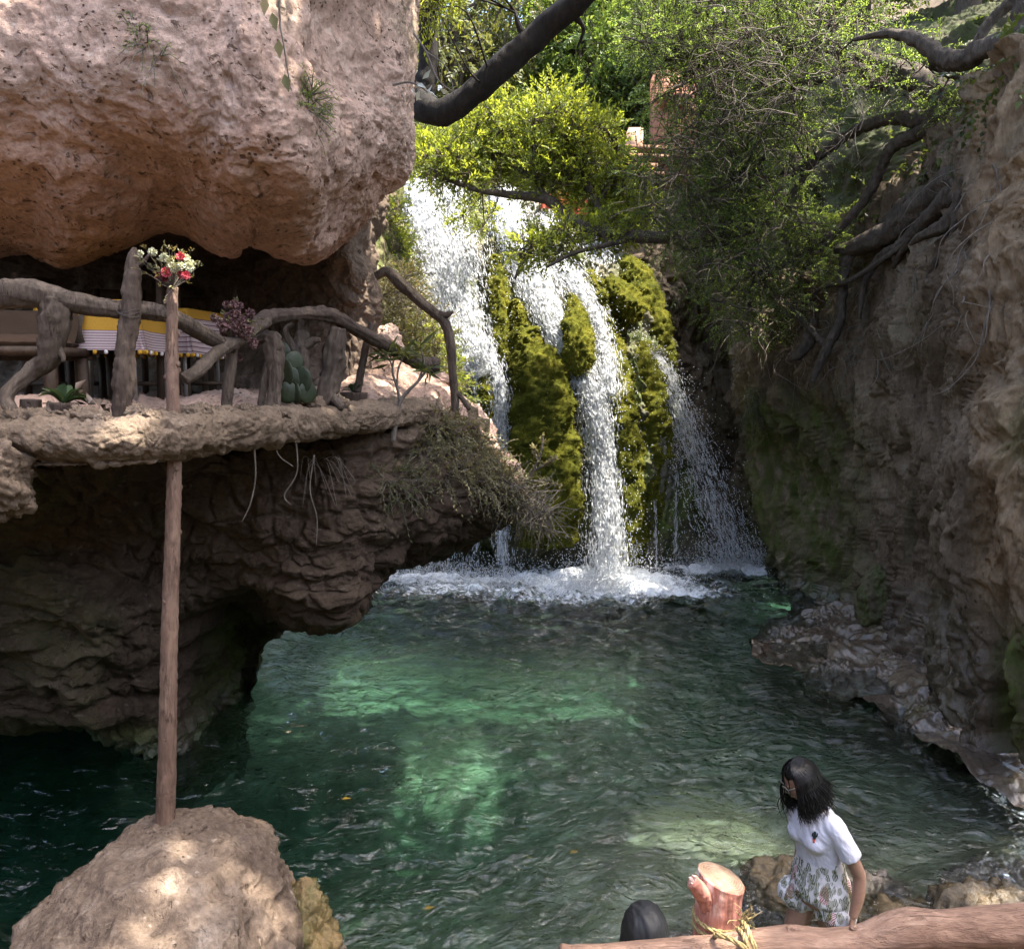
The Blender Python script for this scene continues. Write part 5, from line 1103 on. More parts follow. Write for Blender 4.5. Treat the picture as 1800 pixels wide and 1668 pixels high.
# the feathery tree on the right cliff with its exposed roots
RT = [[(1775,150,8.0,26),(1748,175,8.5,26),(1700,170,9.0,20),(1640,152,9.6,17),(1580,126,10.2,15),(1520,105,10.7,12),(1440,80,11,9),(1360,70,11.2,6),(1280,90,11.3,4)],
      [(1730,180,8.7,20),(1672,192,9.3,16),(1628,212,9.8,13),(1570,208,10.2,9),(1500,232,10.6,8),(1440,275,10.9,7),(1380,310,11,5),(1300,318,11.1,3)],
      [(1670,195,9.3,13),(1620,232,9.8,11),(1570,258,10.1,9),(1548,300,10.3,8),(1520,350,10.4,7),(1480,400,10.6,5),(1440,440,10.7,3)],
      [(1580,126,10.2,10),(1540,150,10.3,9),(1500,118,10.6,7),(1400,150,11,6),(1320,115,11.2,4),(1210,125,11.3,3)],
      [(1520,105,10.7,8),(1470,70,10.8,6),(1455,0,10.9,6),(1440,-60,11,5)], [(1440,275,10.9,5),(1360,380,11,4),(1280,430,11,3)], [(1480,400,10.6,5),(1400,450,10.8,4),(1330,500,10.8,2)],
      [(1850,70,7.4,15),(1795,77,7.6,14),(1735,85,7.9,14),(1692,108,8.2,14),(1655,100,8.4,12),(1610,70,8.7,9),(1560,60,9,6),(1500,70,9.2,3)],
      [(1700,108,8.3,7),(1740,40,8.3,7),(1790,-10,8.2,8),(1830,-70,8.1,9)], [(1655,100,8.4,6),(1640,120,8.6,5),(1690,138,8.6,4),(1705,142,8.6,2)], [(1790,120,7.8,20),(1800,60,7.7,18),(1806,-20,7.7,16),(1810,-140,7.7,14)],
      # roots over the cliff
      [(1765,170,8.3,22),(1735,230,8.45,24),(1715,290,8.75,24),(1660,330,9.2,23),(1610,370,9.6,21),(1560,412,10.1,18),(1500,434,10.6,13),(1470,440,10.8,7)],
      [(1500,434,10.6,10),(1485,470,10.7,9),(1480,520,10.65,8),(1476,565,10.6,8),(1455,610,10.6,8),(1440,640,10.6,7),(1428,672,10.6,4)],
      [(1748,200,8.3,18),(1725,270,8.2,18),(1708,330,8.25,19),(1690,370,8.4,17),(1655,400,8.6,12),(1620,415,8.9,7),(1600,430,9.1,3)],
      [(1755,200,8.0,16),(1742,290,7.9,13),(1738,380,7.9,8),(1730,470,7.9,4)], [(1700,330,8.6,10),(1650,370,9.1,9),(1600,420,9.5,7),(1570,470,9.9,4)],
      [(1740,230,8.2,12),(1730,300,8.05,10),(1690,360,8.3,9),(1675,420,8.4,7),(1640,470,8.7,5),(1625,520,8.9,3)], [(1690,320,8.8,14),(1640,375,9.1,12),(1585,430,9.7,9),(1545,455,10.2,7),(1520,500,10.4,5),(1510,560,10.4,3)], [(1650,340,9.2,10),(1600,350,9.8,9),(1550,400,10.3,8),(1520,420,10.6,8)], [(1760,220,7.8,9),(1756,320,7.6,7),(1764,420,7.3,5),(1752,520,7.2,3)], [(1590,430,9.6,5),(1500,490,10.3,4),(1440,510,11,3),(1400,560,11.3,2)],
      [(1430,560,11,7),(1420,600,11,11),(1400,625,11,9),(1385,628,11,4)], [(1395,545,11,5),(1430,585,10.9,6),(1450,608,10.7,5)]]
RT = [[(a, b_, Y, r * .8) for a, b_, Y, r in l] for l in RT]
tree('feathery_tree', 'large feathery green tree clinging to the right cliff with exposed roots', 'tree', RT, [
    dict(poly=[(1120,60),(1180,40),(1260,60),(1350,40),(1420,90),(1400,180),(1440,250),(1400,330),(1420,400),(1350,440),(1350,520),(1320,560),(1268,590),(1240,540),(1215,470),(1150,400),(1118,350),(1125,270),(1190,210),(1150,130)], Yr=(10.2, 12.2), ncl=430, rad=.34, per=14, L=.26, k=14, ll=.036, lw=.42, droop=.22, gap=.3, upb=0, opn=.9),
    dict(poly=[(1100,-60),(1500,-60),(1520,40),(1450,110),(1300,90),(1160,100),(1110,60)], Yr=(10.6, 12.2), ncl=170, rad=.34, per=12, L=.28, k=13, ll=.038, lw=.42, droop=.2, gap=.3),
    dict(poly=[(1400,380),(1460,400),(1440,470),(1380,540),(1330,570),(1290,600),(1275,590),(1340,520),(1360,440)], Yr=(10.4, 11.2), ncl=46, rad=.24, per=12, L=.3, k=15, ll=.038, lw=.36, droop=.3, opn=.9),
    dict(poly=[(1440,40),(1560,20),(1640,60),(1700,140),(1650,200),(1560,170),(1480,150)], Yr=(9.6, 11.2), ncl=46, rad=.25, per=10, L=.26, k=11, ll=.042, lw=.4, droop=.3, gap=.3),
    dict(poly=[(1640,150),(1720,120),(1750,170),(1720,220),(1660,230)], Yr=(8.6, 9.6), ncl=34, rad=.16, per=12, L=.15, k=9, ll=.03, lw=.4, droop=.3),
  ], BARK, LEAF_FINE, br=.013, frac=.55, gn=.42, n=22, twm=BARK)
# bare grey twig tangle in the right-hand tree
mb = MB()
for k in range(105):
    a = np.array([RNG.normal(1440, 75), RNG.normal(120, 60), RNG.uniform(9.6, 10.6)]); p0 = P(*a); d = unit(RNG.normal(size=3) + np.array([-.6, 0, .1])); L = RNG.uniform(.3, 1.1)
    q = [p0]; 
    for s in range(5): d = unit(d + RNG.normal(size=3) * .35); q.append(q[-1] + d * L / 5)
    V, F = tube(q, np.linspace(.010, .002, 6) * RNG.uniform(.4, 1.1), n=4, rings=14, cap=False); mb.add(V, F)
    for s in range(3): e = q[RNG.integers(1, 5)]; V, F = segs(e[None], (e + unit(d + RNG.normal(size=3) * .6) * .25)[None], .004, .0015); mb.add(V, F)
tag(put('twig_tangle', mb, TWIG), 'bare pale twig tangle caught in the right hand tree', 'twigs', kind='stuff')
# trees beyond the crest
def backtree(px, Y, zb, H, r, leafm, label, n=50, ll=.10, bark=BARK, per=20):
    x = P(px, 300, Y)[0]; b = np.array([x, Y, zb]); t = thing('background_tree', b, label, 'tree', 'trees beyond the falls')
    tk, lf, tw = MB(), MB(), MB(); lean = RNG.normal(size=2) * .5
    ax = np.array([b, b + [lean[0] * .3, lean[1] * .3, H * .35], b + [lean[0], lean[1], H * .75]]); V, F = tube(ax, [r * .09, r * .07, r * .03], n=10, rings=24, gn=.15, ridges=5); tk.add(V, F)
    C = b + np.array([lean[0], lean[1], H * .62]) + unit(RNG.normal(size=(n, 3))) * (RNG.random(n) ** .4)[:, None] * np.array([r, r, H * .40])
    for c in C:
        a = cr(ax, 20)[RNG.integers(7, 20)]; V, F = tube([a, (a + c) / 2 + RNG.normal(size=3) * .2, c], [.05, .03, .012], n=5, rings=8, cap=False); tk.add(V, F)
    m_ = n * per; c = np.repeat(C, per, 0); off = unit(RNG.normal(size=(m_, 3))); o = c + off * .28 * r * RNG.random(m_)[:, None] ** .4
    V, F, rn, mid, tip = sprays(o, unit(off + RNG.normal(size=(m_, 3)) * .3 + [0, 0, .1]), RNG.uniform(.35, .7, m_), 10, ll * 1.35, .5, .3); lf.add(V, F, rnd=rn); V, F = segs(o, tip, .006, .002); tw.add(V, F)
    put('trunk', tk, bark, t); put('crown', lf, leafm, t); put('twigs', tw, bark, t)
backtree(790, 20, 6.5, 7.5, 2.0, LEAF_DARK, 'olive tree standing left of the black forked trunk', 60)
backtree(905, 24, 7, 6.6, 2.0, LEAF_FINE, 'pale green tree seen just under the patch of sky', 60)
backtree(1010, 21, 7, 8.0, 2.1, LEAF_FINE, 'tall airy tree right of the black leaning trunk', 80)
backtree(1090, 23, 7.5, 8, 2.4, LEAF_DARK, 'dark tree beside the terracotta house', 70)
backtree(1230, 20, 7, 8, 2.4, LEAF_FINE, 'tall tree behind the feathery tree, right of the terracotta house', 80)
backtree(860, 29, 8, 7.5, 2.6, LEAF_DARK, 'far olive tree at the left end of the skyline', 60)
backtree(1000, 30, 9, 10.5, 2.8, LEAF_DARK, 'far tall tree in the middle of the skyline', 70)
backtree(1150, 31, 9, 11, 3.2, LEAF_FINE, 'far broad tree high above the terracotta house', 80)
backtree(1350, 22, 8, 8.5, 2.8, LEAF_DARK, 'dark tree high on the bank right of the tall airy one', 70)
backtree(1500, 18, 9, 8, 2.4, LEAF_IVY, 'leafy tree at the top right above the twig tangle', 70)
backtree(1680, 15, 9, 7, 2.2, LEAF_IVY, 'leafy tree at the top right corner of the bank', 70)
backtree(760, 30, 8, 10, 2.8, LEAF_FINE, 'far tree behind the black forked trunk', 60)
# low bushes along the crest
def bush(name, label, poly, Yr, ncl, leafm, rad=.3, per=14, L=.3, k=9, ll=.06, lw=.4, droop=.3, group='bushes', upb=.4, snap=None):
    pts = polypts(poly, ncl); C = []
    for px, py in pts:
        if snap:
            h = hit(px, py, SK + ('twig', 'fine_roots', 'trunk', 'hanging', 'dry_grass', 'oleander'))
            if h is None or not h[2].startswith(snap): continue
            C.append(h[0] + h[1] * RNG.uniform(.0, rad * .5))
        else: C.append(P(px, py, RNG.uniform(*Yr)))
    C = np.array(C); b = C[np.argmin(C[:, 2])]; t = thing(name, b, label, 'bush', group); lf, tw = MB(), MB()
    n = len(C) * per; c = np.repeat(C, per, 0); off = unit(RNG.normal(size=(n, 3)) + np.array([0, -.3, 0])); o = c + off * rad * .6 * RNG.random(n)[:, None]
    V, F, r, mid, tip = sprays(o, unit(off + RNG.normal(size=(n, 3)) * .3 + np.array([0, 0, upb])), RNG.uniform(.5, 1.2, n) * L, k, ll, lw, droop); lf.add(V, F, rnd=r)
    V, F = segs(o, mid, .004, .003); tw.add(V, F); V, F = segs(mid, tip, .003, .0012); tw.add(V, F); V, F = segs(c[::2], o[::2], .006, .004); tw.add(V, F)
    put('leaves', lf, leafm, t); put('stems', tw, TWIG, t); return t
bush('crest_bush', 'low green bush on the crest left of the first water curtain', [(655,340),(690,330),(720,420),(715,520),(670,540),(650,440)], (12, 13.5), 60, LEAF_BRIGHT, rad=.28, ll=.06)
bush('bank_bush', 'pale green scrub on the bank behind the driftwood arch', [(655,500),(720,480),(760,560),(790,640),(780,700),(740,680),(690,620),(660,580)], (9.6, 11.5), 90, LEAF_DRY, rad=.25, ll=.05, upb=.5)
bush('bank_bush', 'leafy green bush hanging right of the driftwood arch', [(735,560),(780,600),(812,690),(800,720),(770,700),(745,640)], (9.5, 11), 26, LEAF_BRIGHT, rad=.2, ll=.055)
bush('crest_bush', 'dark bush under the bright tree along the crest', [(730,300),(900,300),(1100,340),(1130,420),(1000,350),(760,330)], (16.2, 17.5), 80, LEAF_DARK, rad=.4, ll=.08)
bush('cliff_fern', 'small green fern tuft hanging at the left edge of the right cliff', [(1312,690),(1345,680),(1350,720),(1325,745),(1312,720)], (12.2, 12.5), 12, LEAF_IVY, rad=.14, per=12, L=.2, ll=.04, droop=.9, upb=-.2)
bush('nose_bush', 'grey green scrub spilling over the rocky nose of the lower cliff', [(740,750),(800,740),(870,800),(930,860),(915,895),(850,860),(780,830),(730,800)], None, 100, LEAF_DRY, rad=.22, per=12, L=.20, k=9, ll=.032, lw=.45, upb=.1, snap=('lower', 'rocky', 'terrace'))
bush('nose_bush', 'dry twiggy bush hanging from the tip of the rocky nose', [(850,830),(920,850),(972,880),(968,930),(930,960),(905,920),(860,880)], (6.9, 7.5), 46, LEAF_DRY, rad=.2, per=11, L=.24, k=6, ll=.02, lw=.4, droop=.1, upb=-.1)
bush('nose_bush', 'small dark shrub with pale leaves growing left on the rocky nose', [(670,830),(730,810),(750,840),(720,880),(690,880)], None, 22, LEAF_DARK, rad=.16, per=10, L=.2, k=7, ll=.035, lw=.3, upb=.1, snap=('lower',))
# stalky plant in front of the falls
t = thing('stalk_plant', P(925, 850, 7.6), 'pale stalky plant standing up from the rocky nose before the falls', 'plant'); st, lf = MB(), MB()
for l in [[(918,860,7.6,3),(935,830,7.55,2.5),(950,800,7.5,2),(955,765,7.5,1.5)],[(935,830,7.55,2),(960,815,7.5,1.6),(978,805,7.5,1.2)],[(945,810,7.5,2),(938,785,7.5,1.4)],[(930,845,7.6,2),(965,845,7.5,1.5),(985,855,7.5,1)]]:
    p_, r_ = limb(st, l, n=6, gn=.1, ridges=0); q = cr(p_, 30)[8:]; k = 46; o = q[RNG.integers(0, len(q), k)]; V, F, r = leafmesh(o, unit(RNG.normal(size=(k, 3)) + [0, 0, .5]), RNG.uniform(.03, .06, k), .02, .3); lf.add(V, F, rnd=.4 + .6 * r)
put('stem', st, TWIG, t); put('leaves', lf, LEAF_DRY, t)
# plants on the overhang
bush('overhang_tuft', 'green weed tuft in the groove of the overhanging cliff', [(525,130),(570,160),(585,195),(555,205),(530,180)], None, 12, LEAF_FINE, rad=.1, per=10, L=.16, ll=.03, lw=.2, snap=('overhang',), group='tufts on the overhanging cliff')
bush('overhang_tuft', 'faint green grass tuft high on the overhanging cliff', [(225,40),(270,60),(280,110),(240,90)], None, 7, LEAF_FINE, rad=.08, per=8, L=.16, ll=.025, lw=.2, droop=.6, snap=('overhang',), group='tufts on the overhanging cliff')
mb, lf = MB(), MB(); t = thing('trailing_twig', P(735, 20, 5.6), 'thin trailing twig with a few shiny pale leaves at the edge of the overhang', 'twig')
for l in [[(728,60,5.7,2),(748,90,5.6,1.6),(770,140,5.55,1.4),(800,165,5.55,1)],[(690,150,5.5,2),(715,145,5.5,1.6),(735,150,5.5,1.4),(752,163,5.5,1)],[(748,90,5.6,1),(785,120,5.5,.8),(800,170,5.5,.6)]]: limb(mb, l, n=5, gn=0, ridges=0)
o = np.array([P(a, b, 5.5) for a, b in [(732,148),(738,158),(745,166),(735,172),(750,160),(725,155),(742,140),(775,150),(790,165)]]); V, F, r = leafmesh(o, unit(RNG.normal(size=(9, 3)) + [.6, 0, -.3]), .085, .035, .15); lf.add(V, F, rnd=r)
put('stem', mb, TWIG, t); put('leaves', lf, leafmat('silvery leaf', [(.3, .33, .3), (.5, .52, .5)], .2, .2), t)
mb, lf = MB(), MB(); t = thing('trailing_twig', P(475, -30, 4.3), 'hanging reddish stem with big blurred leaves on the overhanging cliff', 'twig')
limb(mb, [(490,-40,4.3,2),(492,40,4.3,1.6),(498,75,4.3,1.4),(508,140,4.35,1)], n=5, gn=0, ridges=0)
o = np.array([P(a, b, 4.28) for a, b in [(468,-5),(478,22),(490,70),(500,130)]]); V, F, r = leafmesh(o, unit(np.array([[-.2, 0, -1.0], [.2, 0, -1], [0, 0, -1], [.2, 0, -1]])), .09, .05, .15, np.tile([[0, -1.0, .2]], (4, 1))); lf.add(V, F, rnd=r)
put('stem', mb, TWIG, t); put('leaves', lf, LEAF_DRY, t)

# house beyond the falls
TERRA = plain('terracotta plaster', (.28, .135, .085), .9, .3, 8); ROOFW = barkmat('brown roof boards', [(.12, .06, .035), (.22, .12, .075)], bumpd=.004)
b = P(1180, 300, 16.6); t = thing('terracotta_house', b, 'terracotta house with a brown boarded porch roof behind the trees', 'house')
mb = MB(); c = P(1186, 200, 16.8); box(mb, (c[0], 17.0, c[2] - .3), (.85, .6, 2.2)); put('wall', mb, TERRA, t)
mb = MB(); c = P(1184, 170, 16.5); box(mb, (c[0], 16.6, c[2]), (.7, .45, .1)); box(mb, (c[0], 16.65, c[2] - .1), (.55, .36, .07)); put('cornice', mb, TERRA, t)
mb = MB(); c = P(1118, 252, 16.0); box(mb, (c[0], 16.2, c[2]), (.28, .35, .6)); put('pillar', mb, plain('pale terracotta', (.5, .3, .2), .9), t)
for k, (px, py) in enumerate([(1135, 270), (1125, 285), (1112, 301), (1130, 316)]): mb = MB(); c = P(px, py, 15.6 - .12 * k); box(mb, c, (1.1 - .13 * k, .45, .09), rz=.1, rx=-.25); put('roof_board', mb, ROOFW, t)
c = P(1000, 285, 17.5); tag(put('awning', box(box(MB(), c, (.55, .3, .05), rx=.3), c + np.array([0, .1, -.14]), (.5, .25, .1)), plain('faded blue tarp', (.35, .52, .6), .6)), 'small faded blue awning glimpsed through the bright tree', 'awning')
for px, py, cl, lab in [(958, 342, (.55, .10, .05), 'red cloth hung on a pole behind the bright tree, left of two'), (990, 338, (.6, .16, .05), 'orange red cloth hung on a pole behind the bright tree'), (1020, 352, (.55, .09, .05), 'red cloth low behind the bright tree by its limb')]:
    c = P(px, py, 15.6); n = 14; A, B = np.meshgrid(np.linspace(-1, 1, n), np.linspace(0, 1, n)); V = np.stack([c[0] + A * .12, c[1] + .03 * np.sin(A * 5) * B, c[2] - B * .26], -1).reshape(-1, 3); V2 = V + np.array([0, .012, 0])
    f = gridF(n, n); tag(put('hung_cloth', MB().add(V, f).add(V2, f[:, ::-1]), plain('hung cloth', tuple(x * .6 for x in cl), .9)), lab, 'cloth', 'cloths behind the bright tree')
# ================================================================== people and the log rail
def loft(rings, n=36, m=None, wob=None):
    """rings: (z, cx, cy, rx, ry) bottom to top."""
    r = cr(np.array(rings, float), m or len(rings) * 8); th = np.linspace(0, 2 * math.pi, n, endpoint=False)
    V = np.stack([r[:, 1:2] + r[:, 3:4] * np.cos(th), r[:, 2:3] + r[:, 4:5] * np.sin(th), np.repeat(r[:, :1], n, 1)], -1).reshape(-1, 3); F = [gridF(n, len(r), True)]
    k = len(V); V = np.concatenate([V, V[:n].mean(0)[None], V[-n:].mean(0)[None]]); j = np.arange(n)
    F.append(np.concatenate([np.stack([np.full(n, k), (j + 1) % n, j], 1), np.stack([np.full(n, k + 1), (len(r) - 1) * n + j, (len(r) - 1) * n + (j + 1) % n], 1)])); return V, F
def fuse(mb, voxel, sm=4, name='fused'):
    me = mb.mesh('tmp'); ob = bpy.data.objects.new('tmp', me); scene.collection.objects.link(ob)
    md = ob.modifiers.new('r', 'REMESH'); md.mode = 'VOXEL'; md.voxel_size = voxel
    s = ob.modifiers.new('s', 'SMOOTH'); s.iterations = sm; s.factor = .5
    d = bpy.context.evaluated_depsgraph_get(); d.update(); nm = bpy.data.meshes.new_from_object(ob.evaluated_get(d)); nm.name = name
    bpy.data.objects.remove(ob); bpy.data.meshes.remove(me)
    nm.polygons.foreach_set('use_smooth', np.ones(len(nm.polygons), bool)); return nm
def co(me):
    a = np.empty(len(me.vertices) * 3, np.float32); me.vertices.foreach_get('co', a); return a.reshape(-1, 3).astype(float)
def setco(me, V): me.vertices.foreach_set('co', np.ascontiguousarray(V, np.float32).ravel()); me.update()
def nrm(me):
    a = np.empty(len(me.vertices) * 3, np.float32); me.vertices.foreach_get('normal', a); return a.reshape(-1, 3).astype(float)
def ell(c, r, n=24): V, F = blob((0, 0, 0), r, n=n, amp=0, fine=0); return V + np.asarray(c), F
def bend(V):
    V = np.array(V, float); a = R(9) * smooth(.92, 1.25, V[:, 2]); z = V[:, 2] - .95; y = V[:, 1]
    V[:, 1] = y * np.cos(a) - z * np.sin(a); V[:, 2] = .95 + y * np.sin(a) + z * np.cos(a); return V
skin = M('brown skin'); p = skin.pos(); n = skin.noise(p, 60, 4)
SKIN = skin.done(skin.bsdf(Base_Color=skin.mix(.3, (.27, .145, .095), skin.mix(1.0, (.27, .145, .095), skin.ramp(n, [(.3, .7), (.7, 1.3)]), 'MULTIPLY')), Roughness=.5, Subsurface_Weight=.06, Subsurface_Radius=(.02, .008, .004)))
HAIR = M('black hair'); HAIR = HAIR.done(HAIR.bsdf(Base_Color=(.004, .0035, .0035), Roughness=.42, Specular_IOR_Level=.28))
sm_ = M('white cotton'); n = sm_.noise(sm_.n('ShaderNodeTexCoord').outputs['Object'], 11, 5, .6, 1.4); SHIRT = sm_.done(sm_.bsdf(Base_Color=(.70, .68, .74), Roughness=.9, Normal=sm_.bump(n, .35, .02), Specular_IOR_Level=.1))
sp = M('tropical leaf print'); tc = sp.n('ShaderNodeTexCoord').outputs['Object']
def prt(scale, rot, loc, th, str_):
    q = sp.mapp(tc, (scale * str_, scale * str_, scale * .55), loc, rot); q2 = sp.n('ShaderNodeVectorMath', {0: q, 1: sp.n('ShaderNodeTexNoise', {'Vector': tc, 'Scale': 14.0}).outputs[1]}, operation='ADD').outputs[0]
    fr = sp.n('ShaderNodeTexWave', {'Vector': sp.mapp(tc, rot=(rot[0] + .6, rot[1] - .4, .3)), 'Scale': 42.0 * str_, 'Distortion': 5.0}).outputs[1]
    return sp.math('MULTIPLY', sp.ramp(sp.vor(q2, 1.0), [(th, 1), (th + .05, 0)]), sp.ramp(fr, [(.30, 0), (.42, 1)]))
l1 = prt(30, (.5, .3, .2), (0, 0, 0), .46, 1); l2 = prt(26, (-.7, .4, 0), (5, 2, 1), .44, 1.2); l3 = prt(14, (.2, -.8, 0), (2, 7, 3), .34, 1); vein = sp.ramp(sp.n('ShaderNodeTexWave', {'Vector': sp.mapp(tc, rot=(.5, .6, 0)), 'Scale': 50.0, 'Distortion': 6.0}).outputs[1], [(.35, .5), (.6, 1.3)])
c = sp.mix(l3, (.66, .62, .6), (.34, .10, .09)); c = sp.mix(l1, c, sp.mix(1.0, (.07, .09, .03), vein, 'MULTIPLY')); c = sp.mix(l2, c, sp.mix(1.0, (.12, .13, .045), vein, 'MULTIPLY'))
SHORT = sp.done(sp.bsdf(Base_Color=c, Roughness=.9, Specular_IOR_Level=.1))
# --- the wading woman, facing -Y before turning
bw = P(1440, 1540, 4.08); W0 = np.array([bw[0], 4.08, -.31]); YAW = R(-66)
Rz = np.array(Matrix.Rotation(YAW, 3, 'Z'))
def toW(V): return (np.asarray(V) * .92) @ Rz.T + W0
body = MB()
TOR = [(.74,0,0,.15,.11),(.82,0,.012,.172,.125),(.90,0,.012,.165,.118),(.98,0,.0,.138,.098),(1.04,0,-.005,.128,.092),(1.12,0,-.01,.138,.098),(1.20,0,-.012,.152,.106),(1.27,0,-.006,.160,.096),(1.32,0,0,.135,.075),(1.355,0,.004,.07,.058),(1.40,0,-.005,.05,.05),(1.47,0,-.03,.048,.05)]
body.add(*loft(TOR))
for s in (-1, 1):
    body.add(*ell((s * .058, -.074, 1.18), (.06, .055, .058))); body.add(*ell((s * .155, 0, 1.295), (.05, .05, .048)))
def hand(mb, wrist, dirn, side, palmn, curl=.35):
    """palm, four fingers and thumb"""
    d = unit(np.asarray(dirn, float)); s = unit(np.asarray(side, float)); nn = unit(np.asarray(palmn, float))
    for t, off, L, r in ((0, -.027, .064, .0072), (1, -.009, .074, .0076), (2, .009, .068, .0074), (3, .026, .052, .0064)):
        k0 = wrist + d * .078 + s * off; a = curl * (1 + .15 * t)
        k1 = k0 + (d * math.cos(a * .5) + nn * math.sin(a * .5)) * L * .45 + s * off * .12; k2 = k1 + (d * math.cos(a * 1.3) + nn * math.sin(a * 1.3)) * L * .32; k3 = k2 + (d * math.cos(a * 2) + nn * math.sin(a * 2)) * L * .25
        mb.add(*tube([wrist + d * .05 + s * off * .8, k0, k1, k2, k3], [r * 1.1, r * 1.1, r, r * .95, r * .75], n=10, step=.004))
    th0 = wrist + d * .022 - s * .024; mb.add(*tube([th0, th0 + d * .025 - s * .016 + nn * .012, th0 + d * .052 - s * .022 + nn * .022, th0 + d * .072 - s * .018 + nn * .03], [.011, .0105, .009, .007], n=10, step=.004))
    c = [wrist - d * .01, wrist + d * .02, wrist + d * .055, wrist + d * .085]; V, F = tube(c, [.021, .027, .033, .030], n=18, ell=1, step=.005)
    q = V - (wrist + d * ((V - wrist) @ d)[:, None]); V = V - nn * ((q @ nn) * .55)[:, None]; mb.add(V, F)
armL = [(.150,0,1.30),(.195,.02,1.19),(.228,.045,1.06),(.242,.055,1.0),(.258,.03,.90),(.266,-.01,.80)]; armr = [.050,.045,.039,.036,.034,.023]
body.add(*tube(bend(armL), armr, n=18, step=.01)); hand(body, bend(armL)[-1], (.02, -.10, -1), (.25, -.95, .08), (-.9, -.3, 0))
armR = [(-.150,0,1.30),(-.185,.02,1.19),(-.195,.04,1.06),(-.195,.045,1.0),(-.19,.03,.90),(-.185,-.01,.80)]
bodyR = MB(); body.add(*tube(bend(armR), armr, n=18, step=.01)); hand(body, bend(armR)[-1], (.0, -.10, -1), (-.25, -.95, .08), (.9, -.3, 0))
V_, F_ = [], []
LEGS = [([(.088,.01,.82),(.095,.02,.62),(.10,.05,.47),(.10,.10,.28),(.10,.13,.08)], (.10,.06,.03)), ([(-.088,.0,.82),(-.09,-.05,.62),(-.092,-.10,.47),(-.092,-.10,.28),(-.092,-.09,.08)], (-.092,-.16,.03))]
for l, ft in LEGS:
    body.add(*tube(l, [.088,.075,.056,.052,.036], n=20, step=.012)); e = np.array(l[-1]); body.add(*tube([e + [0, .03, -.03], e + [0, -.03, -.045], np.array(ft) + [0, -.07, 0]], [.036, .036, .026], n=14, step=.01))
# head, looking down and to her right
hd = MB()
hd.add(*ell((0, .005, .115), (.073, .092, .098))); hd.add(*ell((0, -.035, .055), (.054, .056, .062))); hd.add(*ell((0, -.06, .022), (.028, .026, .022))); hd.add(*tube([(0, -.088, .118), (0, -.104, .092), (0, -.112, .078)], [.009, .012, .013], n=12, step=.004)); hd.add(*ell((0, -.092, .047), (.022, .010, .010)))
for s in (-1, 1): hd.add(*ell((s * .032, -.074, .118), (.018, .014, .012))); hd.add(*ell((s * .075, .01, .095), (.010, .02, .03))); hd.add(*ell((s * .035, -.06, .072), (.024, .024, .024)))
hd.add(*loft([(-.06, 0, .02, .046, .048), (.0, 0, .01, .047, .05), (.06, 0, .01, .046, .05)]))
Hm = Matrix.Rotation(R(-26), 3, 'Z') @ Matrix.Rotation(R(34), 3, 'X'); Hm = np.array(Hm); HO = bend(np.array([[0, -.03, 1.455]]))[0]
def toH(V): return np.asarray(V) @ Hm.T + HO
hv = MB(); 
for Vp, Fd in zip(hd.V, [None] * len(hd.V)): pass
hme = hd.mesh('h'); hV = toH(co(hme)); hF = {}
for pl in hme.polygons: hF.setdefault(len(pl.vertices), []).append(list(pl.vertices))
allb = MB(); bme = body.mesh('b'); bV = co(bme)
tor_n = len(loft(TOR)[0]) + 4 * len(ell((0, 0, 0), (1, 1, 1))[0]); bV[:tor_n] = bend(bV[:tor_n]); bF = {}
for pl in bme.polygons: bF.setdefault(len(pl.vertices), []).append(list(pl.vertices))
allb.add(bV, [np.array(x) for x in bF.values()]); allb.add(hV, [np.array(x) for x in hF.values()])
wm_ = thing('person', W0, 'woman with long black hair, white t-shirt and leaf print shorts wading in the pool', 'person')
bm_ = fuse(allb, .0052, 3, 'body'); setco(bm_, toW(co(bm_))); put('body', bm_, SKIN, wm_)
# t-shirt
sh_ = MB(); TS_ = [(z, x, y, rx + .009, ry + .010) for z, x, y, rx, ry in TOR if .99 < z < 1.34]; TS_[0] = (1.0, 0, 0, .146, .108); TS_.append((1.352, 0, .003, .092, .072))
V, F = loft(TS_); sh_.add(bend(V), F)
for s in (-1, 1): V, F = ell((s * .058, -.078, 1.18), (.074, .060, .070)); sh_.add(bend(V), F)
for s, ar in ((1, armL), (-1, armR)): 
    a = np.array(ar); q = [a[0] + np.array([-s * .05, 0, .0]), a[0] + np.array([0, 0, .002]), a[1], a[1] * .5 + a[2] * .5]; sh_.add(*tube(bend(q), [.054, .057, .056, .060], n=22, step=.01))
me = fuse(sh_, .006, 14, 'tshirt'); V = co(me); N = nrm(me); V = V + N * (.0030 * fbm(V * np.array([7, 7, 13]) + V[:, :1] * 14 + V[:, 2:3] * 6, 3, .45, True) + .003 * fbm(V * 6, 2))[:, None]
setco(me, toW(V)); me.update(); shirt = put('tshirt', me, SHIRT, wm_)
# shorts
so = MB(); so.add(*loft([(.77, 0, .01, .17, .125), (.80, 0, .012, .192, .148), (.88, 0, .012, .182, .136), (.96, 0, .004, .154, .114), (1.045, 0, 0, .143, .106)]))
for s, l in ((1, LEGS[0][0]), (-1, LEGS[1][0])):
    a = np.array(l); so.add(*tube([a[0], a[0] * .45 + a[1] * .55 + [s * .008, 0, 0], a[1] + [s * .026, 0, .12], a[1] + [s * .03, 0, .085]], [.095, .102, .104, .108], n=28, step=.012))
me = fuse(so, .006, 4, 'shorts'); V = co(me); N = nrm(me); V = V + N * (.006 * fbm(V * np.array([13, 13, 5]), 4, .5, True))[:, None]; setco(me, toW(V)); put('shorts', me, SHORT, wm_)
